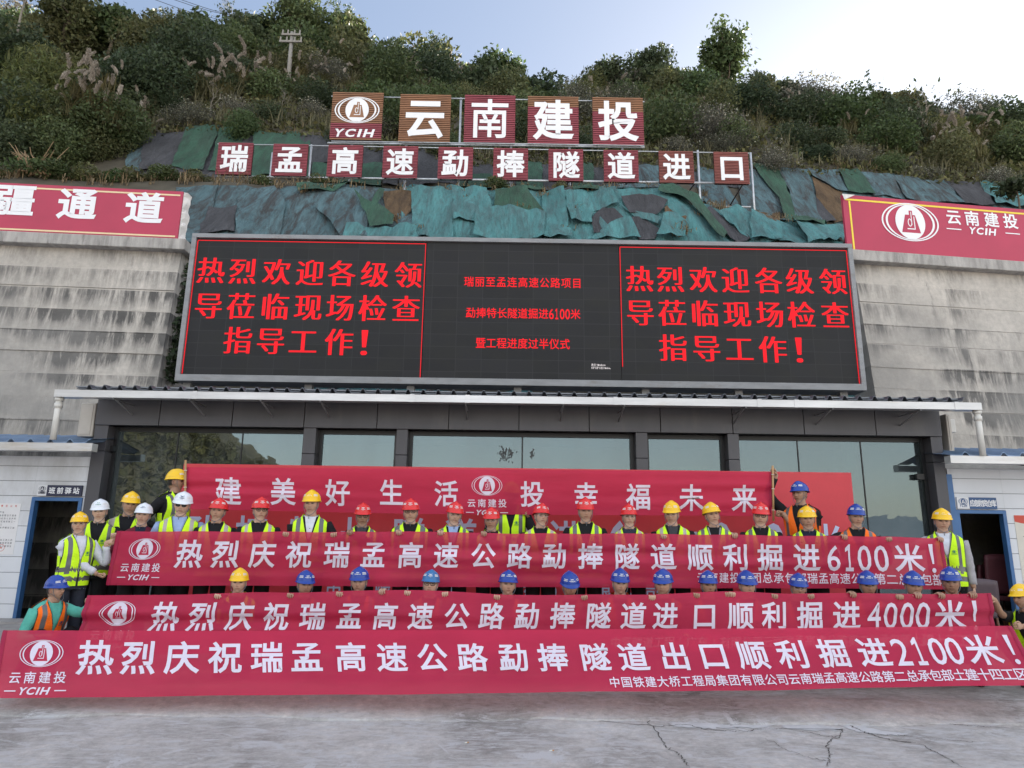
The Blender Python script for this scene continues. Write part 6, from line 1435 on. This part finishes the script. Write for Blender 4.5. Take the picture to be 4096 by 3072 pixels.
# overhanging mass at the left, nearer than the rest
for u, v, sc, kd in ((30,150,2.3,'dark'),(120,110,2.2,'olive'),(215,95,1.9,'green'),(60,225,1.9,'bamboo'),(150,205,1.8,'bamboo'),(225,215,1.5,'dark'),(20,290,1.7,'dark'),(110,290,1.6,'bamboo'),(190,290,1.5,'olive'),(245,300,1.2,'green'),(60,345,1.2,'dark'),(150,335,1.1,'green'),(225,345,1.0,'olive'),(300,255,1.3,'dark'),(330,205,1.7,'dark'),(385,150,2.0,'dark'),(330,120,1.9,'olive'),(430,260,.9,'brown'),(500,255,.9,'brown'),(580,265,.8,'dark')):
    y = 24.3+rv.uniform(-.3, 1.4) if u < 260 else 28.5; p = atY(u, v, y); j = int(rv.integers(4))
    o = link('shrub', shrub_mesh(kd, j, True)); o.location = tuple(p); o.scale = (sc, sc, sc); o.rotation_euler = (0, 0, rv.uniform(0, 6.28))
    # carry it on the slope: push it back until it rests there
    while p[2] > hz(p[0], p[1])+sc*.55: p = atY(u, v, p[1]+.15)
    o.location = tuple(p)
    tag(o, '%s bush %s, %s' % (KNAME[kd], 'hanging over the bench left of the nets' if u < 260 else 'above the upper nets', 'high' if v < 180 else ('halfway up' if v < 280 else 'low')), 'shrub', 'shrubs covering the hillside')
# undergrowth: nobody could count it
def ug(n, ya, yb, seed, up):
    r = np.random.default_rng(seed); y = r.uniform(ya, yb, n); x = r.uniform(-1, 1, n)*(y*.80+2); return np.stack([x, y, hz(x, y)+np.abs(r.normal(0, up, n))], 1)
c = Crown()
for n, ya, yb, sz, up in ((26000, 26.6, 34, .22, .28), (26000, 34, 52, .32, .4)):
    P = ug(n, ya, yb, n+int(ya), up); c.leaf(P, .55+.9*rv.random(len(P)), sz, int(ya), (.9, .85, .8), .5, 0)
o = link('undergrowth', c.mesh('undergrowth', LEAFY)); tag(o, 'low mixed undergrowth covering the hillside between shrubs', 'undergrowth', kind='stuff')
# dry grass on the bench, along the net tops and in tufts
c = Crown(); r = np.random.default_rng(5)
def tuft(x, y, h, n, sd, lean=.7):
    z = float(hz(x, y)); k = Crown().blades(n, sd, h, .012+.006*h, lean, (1, 1, 1), 1.0, .10); V = np.concatenate(k.V)+np.array([x, y, z+.02]); c.put(V, np.concatenate(k.F), np.concatenate(k.C))
for i in range(620):
    y = r.uniform(20.7, 22.6); x = r.uniform(-19, 13.5); tuft(x, y, r.uniform(.18, .55)*(1.5 if x < -9 else 1), 9, i)
for i in range(60):
    y = r.uniform(26.8, 27.8); x = r.uniform(-18, 22); tuft(x, y, r.uniform(.25, .7), 9, 900+i)
for (u, v, h) in ((1460,515,.5),(1470,513,.45),(1250,462,.3),(1180,420,.35),(855,480,.3),(700,412,.5),(660,415,.5),(900,505,.3),(1015,440,.4),(1500,465,.3),(1130,455,.4),(1210,505,.25),(1475,500,.3),(1520,430,.6),(1560,455,.5)):
    p = hit(u, v); [tuft(p[0]+r.normal(0, .12), p[1]+r.normal(0, .08), h, 14, int(u*3+q)) for q in range(3)]
o = link('dry_grass', c.mesh('dry_grass', DRYM)); tag(o, 'dry straw coloured grass along the bench and between the nets', 'grass', kind='stuff')
c = Crown(); r = np.random.default_rng(15)
for i in range(760):
    y = 27.2+14*r.random()**1.3; x = r.uniform(-1, 1)*(y*.78+1); tuft(x, y, r.uniform(.8, 1.7), 13, 3000+i, .55)
o = link('tall_grass', c.mesh('tall_grass', leaf_mat('tall_grass', (.15, .145, .085), (.18, .17, .10), .3))); tag(o, 'tall pale green grass growing between the hillside shrubs', 'grass', kind='stuff')
# pampas clumps with feathery plumes
def plume_mesh(j):
    r = np.random.default_rng(40+j); c = Crown(); n = 210; t = r.random(n)**.8; a = r.uniform(0, 6.28, n); lean = .25
    P = np.stack([lean*t**2+r.normal(0, .015, n), r.normal(0, .015, n), t*.9], 1); d = np.stack([np.cos(a)*.5+.3, np.sin(a)*.5, .75-.5*t], 1); d /= np.linalg.norm(d, axis=1)[:, None]; L_ = (.24*(1-.6*t)+.05)[:, None]
    w = np.cross(d, r.normal(size=(n, 3))); w /= np.linalg.norm(w, axis=1)[:, None]; w *= .019
    V = np.stack([P, P+d*L_*.5+w, P+d*L_, P+d*L_*.5-w], 1).reshape(-1, 3); c.put(V, (np.arange(n)*4)[:, None]+np.arange(4), np.repeat(r.uniform(.7, 1.15, (n, 1))*np.ones(3), 4, axis=0)); return c.mesh('plume', PLUME)
PLM = [plume_mesh(j) for j in range(4)]; PGR = [Crown().blades(110, 60+j, 1.7, .022, .75, (1, 1, 1), 1.1, .22).mesh('blades', GRASSM) for j in range(3)]
def pampas(p, sc, n, label, lean=None):
    root = empty('pampas_clump', tuple(p)); tag(root, label, 'pampas grass', 'pampas grass clumps on the hillside'); root.scale = (sc,)*3; root.rotation_euler = (0, 0, rv.uniform(0, 6.28))
    g_ = link('blades', PGR[int(rv.integers(3))], root, (0, 0, 0))
    for i in range(n):
        o = link('plume', PLM[int(rv.integers(4))], root, (rv.normal(0, .62), rv.normal(0, .62), rv.uniform(.7, 1.75))); o.rotation_euler = (rv.normal(0, .35), rv.normal(.25, .4), rv.uniform(0, 6.28)); k = rv.uniform(.42, .85); o.scale = (k, k, k)
PAM = [(440,190),(468,200),(505,175),(525,178),(560,150),(650,160),(690,170),(655,195),(760,185),(800,150),(840,155),(870,165),(905,178),(950,165),(985,175),(1020,160),(1040,185),(1070,175),(1090,165),(885,150),(930,150),(1290,215),(1315,215),(1140,168),(700,130),(590,180),(1000,150),(1060,195),(1700,235),(1760,238),(1810,240),(1830,255),(1860,248),(1890,252),(1840,275),(1990,290),(2030,300),(2070,285),(2110,290),(2150,295),(2060,325),(2100,330),(1545,235),(180,160),(205,185),(230,195),(170,195),(245,215),(300,240),(310,275),(230,150)]
for i, (u, v) in enumerate(PAM):
    p = hit(u, v+18, .3) if u > 260 else atY(u, v+14, 24.6); q = (p[0], p[1], p[2]+.1 if u > 260 else p[2]-.9)
    big = u > 1950 or 420 < u < 570 or u < 260; sc = (1.0+.02*(p[1]-27))*(.86 if big else .66)
    nm = 'beige plumed pampas grass clump %s, %s' % (colname(u), 'near the skyline' if v < 165 else ('on the middle slope' if v < 240 else 'low above the nets'))
    pampas(q, sc, 7 if big else 5, nm)
# trees on the ridge
def limbs(h, seed, nb, spread, r0, start=.35, gens=2, curve=.15, up=.55):
    """tapered trunk with forking limbs; returns the builder and the tips"""
    r = np.random.default_rng(seed); b = MB(); tips = []
    tr = spline([(0, 0, -.3), (r.normal(0, .03)*h, r.normal(0, .03)*h, h*.35), (r.normal(0, .05)*h, r.normal(0, .04)*h, h*.7), (r.normal(0, .06)*h, r.normal(0, .04)*h, h)], 6); b.tube(tr, np.linspace(r0, r0*.25, len(tr)), 8); tips.append(tr[-1])
    def grow(p, d, L_, rad, g):
        d = d/np.linalg.norm(d); m_ = p+d*L_*.5+r.normal(0, curve*.5, 3)*L_; e = p+d*L_+np.array([0, 0, .15*L_])+r.normal(0, curve, 3)*L_*.6; Q = spline([p, m_, e], 4); b.tube(Q, np.linspace(rad, rad*.35, len(Q)), 6 if g else 5); tips.append(e)
        if g:
            for _ in range(int(r.integers(2, 4))):
                t = Q[int(r.integers(3, len(Q)))]; grow(t, d+r.normal(0, .55, 3), L_*.55, rad*.5, g-1)
    for i in range(nb):
        t = start+(1-start)*i/nb; k = tr[int(t*(len(tr)-1))]; a = r.uniform(0, 6.28); grow(k, np.array([math.cos(a)*spread, math.sin(a)*spread, up]), h*.42*(1.15-t*.6), r0*.45*(1.1-t*.6), gens)
    return b, np.array(tips)
def tree(name, u, vb, vt, label, kind='leafy', leaf=None, seed=0, wid=.5, Y=None, n=2600, size=.24, dens=.5, bark=None):
    p = hit(u, vb) if Y is None else atY(u, vb, Y); h = atY(u, vt, p[1])[2]-p[2]; root = empty(name, tuple(p)); tag(root, label, 'tree', 'trees along the ridge'); r = np.random.default_rng(seed)
    if kind == 'leafy':
        b, tips = limbs(h*.68, seed, 9, wid*1.4, h*.032, .3, 2); b.build('trunk', bark or BARK, root, True, loc=(0, 0, 0))
        c = Crown(); P, t = lumps(int(n*.6), seed, (h*wid, h*wid*.9, h*.37), 13, lum=.42, hollow=.35); P[:, 2] += h*.50; c.leaf(P, t, size, seed)
        i = r.integers(len(tips), size=int(n*.5)); Q = tips[i]+r.normal(0, h*.055, (len(i), 3)); c.leaf(Q, r.uniform(.7, 1.3, len(i)), size, seed+1)
        link('crown', c.mesh('crown', leaf or LEAFD), root, (0, 0, 0))
    else:
        b, tips = limbs(h*.78, seed, 7 if kind == 'sparse' else 11, wid*1.6, h*.018 if kind == 'sparse' else h*.014, .45 if kind == 'sparse' else .12, 2, .12, .9); b.build('trunk', bark or BARKG, root, True, loc=(0, 0, 0))
        c = Crown(); i = r.integers(len(tips), size=n); Q = tips[i]+r.normal(0, h*.028, (n, 3)); c.leaf(Q, r.uniform(.7, 1.2, n), size, seed+1); link('crown', c.mesh('crown', leaf or LEAFD), root, (0, 0, 0))
    return root
T_ = tree
T_('tree', 640, 120, -12, 'large round leafy tree with yellowish top on the ridge above the power pole', seed=3, leaf=LEAF, wid=.50, n=4200)
T_('tree', 560, 110, 30, 'dark bushy tree left of the power pole on the ridge', seed=4, wid=.6, n=3000)
T_('tree', 350, 170, 42, 'dark rounded tree with brown tinged crown standing left of the bare tree', seed=5, wid=.55, n=4200, leaf=LEAFY, Y=33)
T_('tree', 415, 165, 62, 'dark dense tree below the bare tree', seed=6, wid=.55, n=3600, Y=33)
T_('tree', 495, 110, -8, 'bare branching tree on the ridge near the power lines', 'bare', seed=7, wid=.34, n=120, size=.16, bark=BARKG)
T_('tree', 738, 96, 8, 'slender tree with an airy top beside the large round tree', 'sparse', seed=8, wid=.26, n=700, size=.17, leaf=LEAF)
T_('tree', 775, 108, 55, 'small airy tree leaning right below the slender tree', 'sparse', seed=9, wid=.42, n=520, size=.16, leaf=LEAF)
T_('tree', 700, 120, 52, 'leafy tree right of the large round tree, thick and dark', seed=10, wid=.62, n=2800)
T_('tree', 932, 140, 72, 'thin airy tree alone on the skyline above the 云 board', 'sparse', seed=11, wid=.34, n=420, size=.17, leaf=LEAF)
T_('tree', 1080, 178, 106, 'round bright edged tree on the skyline above the 南 board', seed=12, wid=.48, n=2400, leaf=LEAF)
T_('tree', 1050, 178, 128, 'small dark tree left of the round bright edged tree', seed=22, wid=.5, n=1600)
T_('tree', 1385, 205, 106, 'broad dark tree on the skyline above the 投 board', seed=13, wid=.62, n=3800)
T_('tree', 1315, 205, 130, 'mid sized dark tree left of the broad dark tree', seed=14, wid=.62, n=2600)
T_('tree', 1440, 205, 138, 'lower dark tree right of the broad dark tree', seed=15, wid=.6, n=2200)
T_('tree', 1562, 222, 58, 'tallest lone tree rising high over the right skyline', seed=16, wid=.27, n=4200, size=.26, leaf=LEAF)
T_('tree', 1500, 215, 152, 'brownish small tree left of the tallest lone tree', seed=17, wid=.55, n=1700, leaf=LEAFY)
T_('tree', 1645, 225, 155, 'pale light tree just right of the tallest lone tree', seed=18, wid=.5, n=1300, leaf=LEAFY)
T_('tree', 1690, 240, 172, 'dark tree second to the right of the tallest lone tree', seed=19, wid=.5, n=2000)
T_('tree', 1742, 246, 184, 'pointed dark tree on the right skyline', seed=20, wid=.45, n=2000)
T_('tree', 1805, 256, 198, 'flat topped dark tree on the right skyline', seed=21, wid=.65, n=2000)
T_('tree', 1900, 268, 205, 'olive feathery tree left of the bare spreading bush', seed=23, wid=.5, n=1800, leaf=LEAFY)
T_('tree', 1960, 270, 190, 'tall olive tree in front of the bare spreading bush', seed=24, wid=.4, n=1500, leaf=LEAFY)
T_('tree', 2005, 290, 168, 'bare spreading bush with few dark leaves at its tips', 'bare', seed=25, wid=.75, n=110, size=.22)
T_('tree', 2060, 295, 195, 'second bare spreading bush of long thin twigs', 'bare', seed=26, wid=.85, n=60, size=.22)
T_('tree', 1890, 262, 160, 'thin bare stems with leaf tufts left of the bare bush', 'bare', seed=27, wid=.5, n=80, size=.2)
T_('tree', 2140, 305, 235, 'dark leafy tree near the right picture edge', seed=28, wid=.55, n=2000, leaf=LEAF)
T_('tree', 2195, 310, 262, 'low spreading tree at the right picture edge', seed=29, wid=.7, n=1800, leaf=LEAF)
T_('tree', 2200, 436, 378, 'small dark sapling peeping over the end of the right board', seed=30, wid=.6, n=700, size=.14, Y=15.5)
T_('tree', 130, 120, -30, 'tall leafy tree at the top left with light branches', seed=31, wid=.5, n=4600, leaf=LEAFY, Y=33)
T_('tree', 235, 110, 10, 'leafy tree at the top left beside the sky gap', seed=32, wid=.45, n=3000, leaf=LEAF, Y=34)
T_('tree', 40, 60, -60, 'tall bare stemmed tree at the top left corner', 'sparse', seed=33, wid=.4, n=900, size=.2, Y=30)
T_('tree', 265, 105, 25, 'thin airy sapling in the sky gap at the top left', 'sparse', seed=34, wid=.4, n=260, size=.16, Y=40)
for i, (u, vb, vt) in enumerate(((455, 250, 175), (610, 240, 180), (860, 215, 150), (1105, 235, 190), (1470, 270, 205), (1610, 300, 235), (1755, 310, 250), (330, 215, 120), (90, 215, 110), (1900, 330, 265))):
    T_('sapling', u, vb, vt, 'pale bare twiggy sapling among the shrubs %s' % colname(u), 'bare', seed=60+i, wid=.5, n=40, size=.12)
# banana plants and a bent bamboo shoot on the skyline
c = Crown(); c.blades(9, 5, 2.0, .20, .8, (1, 1, 1), 1.0, .08)
bm_ = c.mesh('banana_plant', LEAF)
for u, v, w in ((1190, 172, 'left'), (1222, 170, 'middle'), (1255, 176, 'right')):
    o = link('banana_plant', bm_); o.location = tuple(hit(u, v)); o.rotation_euler = (0, 0, u); tag(o, 'broad leaved banana plant on the skyline above the 建 board, %s of three' % w, 'banana plant', 'banana plants on the skyline')
p = hit(1447, 190); q = [atY(u, v, p[1]) for u, v in ((1447, 195), (1445, 150), (1440, 115), (1430, 97), (1423, 95))]; root = empty('bamboo_shoot', tuple(q[0])); tag(root, 'thin bent bamboo shoot arching over the skyline right of the broad dark tree', 'bamboo')
A = spline(q, 8)-np.array(q[0]); MB().tube(A, np.linspace(.05, .012, len(A)), 6).build('stem', mat('bamboo_stem', (.25, .24, .14), .6), root, True, loc=(0, 0, 0))
c = Crown(); c.leaf(A[10:][rv.integers(len(A)-10, size=70)]+rv.normal(0, .08, (70, 3)), np.ones(70), .3, 3, droop=1.2, thin=.12); link('leaves', c.mesh('leaves', LEAFY), root, (0, 0, 0))
# utility poles and wires
CONCP = mat('pole_concrete', (.24, .225, .205), .8, var=.1)
p = hit(622, 187); t = atY(631, 70, p[1]); root = empty('utility_pole', tuple(p)); tag(root, 'pale concrete power pole with cross arms among the ridge trees', 'power pole'); d = np.array(t)-p
MB().tube([(0, 0, -.4), d], [.13, .09], 10).build('shaft', CONCP, root, True, loc=(0, 0, 0))
for f_, w in ((.93, .5), (.80, .6)):
    m_ = MB().box(d*f_+np.array([-w, -.16, -.05]), d*f_+np.array([w, -.09, .05])); m_.build('cross_arm', CONCP, root, loc=(0, 0, 0))
    for x in (-.9, -.35, .35, .9): MB().tube([d*f_+np.array([x*w, -.12, .05]), d*f_+np.array([x*w, -.12, .28])], [.05, .035], 6).build('insulator', CONCP, root, loc=(0, 0, 0))
p = hit(2030, 275); t = atY(2033, 238, p[1]); root = empty('utility_pole', tuple(p)); tag(root, 'short brown wooden pole with one arm below the bare spreading bush', 'power pole'); d = np.array(t)-p
MB().tube([(0, 0, -.3), d], [.14, .11], 8).build('shaft', BARK, root, True, loc=(0, 0, 0)); MB().box(d*.7+np.array([-.2, -.2, -.06]), d*.7+np.array([1.1, -.1, .06])).build('cross_arm', BARK, root, loc=(0, 0, 0))
for k, (a, b_) in enumerate((((360, -6), (540, 40)), ((375, -6), (560, 43)), ((320, -6), (520, 52)))):
    a3, b3_ = atY(*a, 46), atY(*b_, 52); m3 = (np.array(a3)+b3_)/2-np.array([0, 0, .25]); o = MB().tube(spline([a3, m3, b3_], 8), .022, 5).build('power_line', BLACK, smooth=True); tag(o, 'thin black power line crossing the top left sky, %s' % ('upper', 'middle', 'lower')[k], 'cable', 'power lines at the top left')
# cut dead bush on the bench by the left board
root = empty('dead_bush', tuple(atY(75, 372, 20.9))); tag(root, 'cut dead bush of pale bare stems on the bench above the left board', 'dead bush'); b = MB(); r = np.random.default_rng(9)
for i in range(26):
    a = r.uniform(0, 6.28); e = np.array([math.cos(a)*.9, math.sin(a)*.4, r.uniform(.4, 1.1)])*r.uniform(.6, 1.1); b.tube(spline([(r.normal(0, .25), r.normal(0, .1), -.1), e*.5+r.normal(0, .08, 3), e], 4), np.linspace(.035, .008, 9), 5)
b.build('stems', mat('dead_wood', (.26, .18, .10), .9, var=.3, vscale=9), root, True, loc=(0, 0, 0))
c = Crown(); P, t = lumps(500, 8, (1.3, .6, .4), 6); c.leaf(P+np.array([.2, 0, .1]), t, .13, 4); link('foliage', c.mesh('foliage', LEAF), root, (0, 0, 0))
for i, (u, v, sc) in enumerate(((10, 358, .8), (130, 372, .6), (190, 374, .6), (250, 380, .5), (310, 384, .5), (365, 392, .45), (420, 398, .4), (560, 400, .35), (700, 403, .4), (1075, 410, .35), (1210, 412, .3), (2205, 420, .5))):
    p = atY(u, v, 21.3); p[2] = hz(p[0], p[1])+.15; o = link('shrub', shrub_mesh('green' if i % 2 else 'olive', i % 4)); o.location = tuple(p); o.scale = (sc, sc, sc*.7); tag(o, 'small weedy shrub on the bench, number %d counted from the left end' % (i+1) if False else 'small weedy shrub on the bench %s' % colname(u).replace('above', 'over').replace('behind', 'under'), 'shrub', 'small shrubs on the bench')

# ------------------------------------------------------------------ what stands behind the camera (seen only in the glazing)
xs = np.arange(-190, 200, 5.0); ys = np.array([-34, -42, -50, -60, -75, -95, -120]); XX, YY = np.meshgrid(xs, ys)
hh = np.interp(XX, [-190, -90, -62, -48, -40, -34, -28, -22, 90, 190], [34, 31, 24, 15, 11.5, 7.5, 2, -2, -2, 0])
ZZ = hh*np.interp(-YY, [34, 42, 50, 60, 75, 120], [0, .28, .55, .85, 1, 1.05])+np.sin(XX*.21)*np.cos(YY*.17)*.8*(YY < -36)
o = MB().grid(np.stack([XX, YY, ZZ], 2)).build('far_hillside', mat('far_hill_earth', (.07, .055, .03), .95, var=.4, vscale=.15), smooth=True); tag(o, kind='structure')
c = Crown(); r = np.random.default_rng(12); n = 45000; x = r.uniform(-110, -19, n); y = r.uniform(-88, -38, n); hb = np.interp(x, [-190, -90, -62, -48, -40, -34, -28, -22, 90, 190], [34, 31, 24, 15, 11.5, 7.5, 2, -2, -2, 0])*np.interp(-y, [34, 42, 50, 60, 75, 120], [0, .28, .55, .85, 1, 1.05])
hump = np.abs(np.sin(x*.55+y*.3)*np.sin(y*.6-x*.2)); P = np.stack([x, y, hb+hump*3.4*r.random(n)**.5], 1); c.leaf(P, .5+.8*hump, .55, 3, (.62, .50, .42), .5)
o = link('far_woods', c.mesh('far_woods', LEAFY)); tag(o, 'brown green woods on the hill behind the viewer, seen in the glazing', 'woods', kind='stuff')
xs = np.linspace(-700, 700, 90); pk = 9+9*np.abs(np.sin(xs*.011+1))+5*np.abs(np.sin(xs*.037)); o = MB().grid(np.stack([np.stack([xs, np.full(90, -430.0), np.full(90, -2.0)], 1), np.stack([xs, np.full(90, -470.0), pk*.6], 1), np.stack([xs, np.full(90, -520.0), pk], 1), np.stack([xs, np.full(90, -640.0), pk*.5], 1)])).build('distant_mountains', mat('distant_rock', (.12, .14, .17), .95, var=.1, vscale=.02), smooth=True); tag(o, kind='structure')
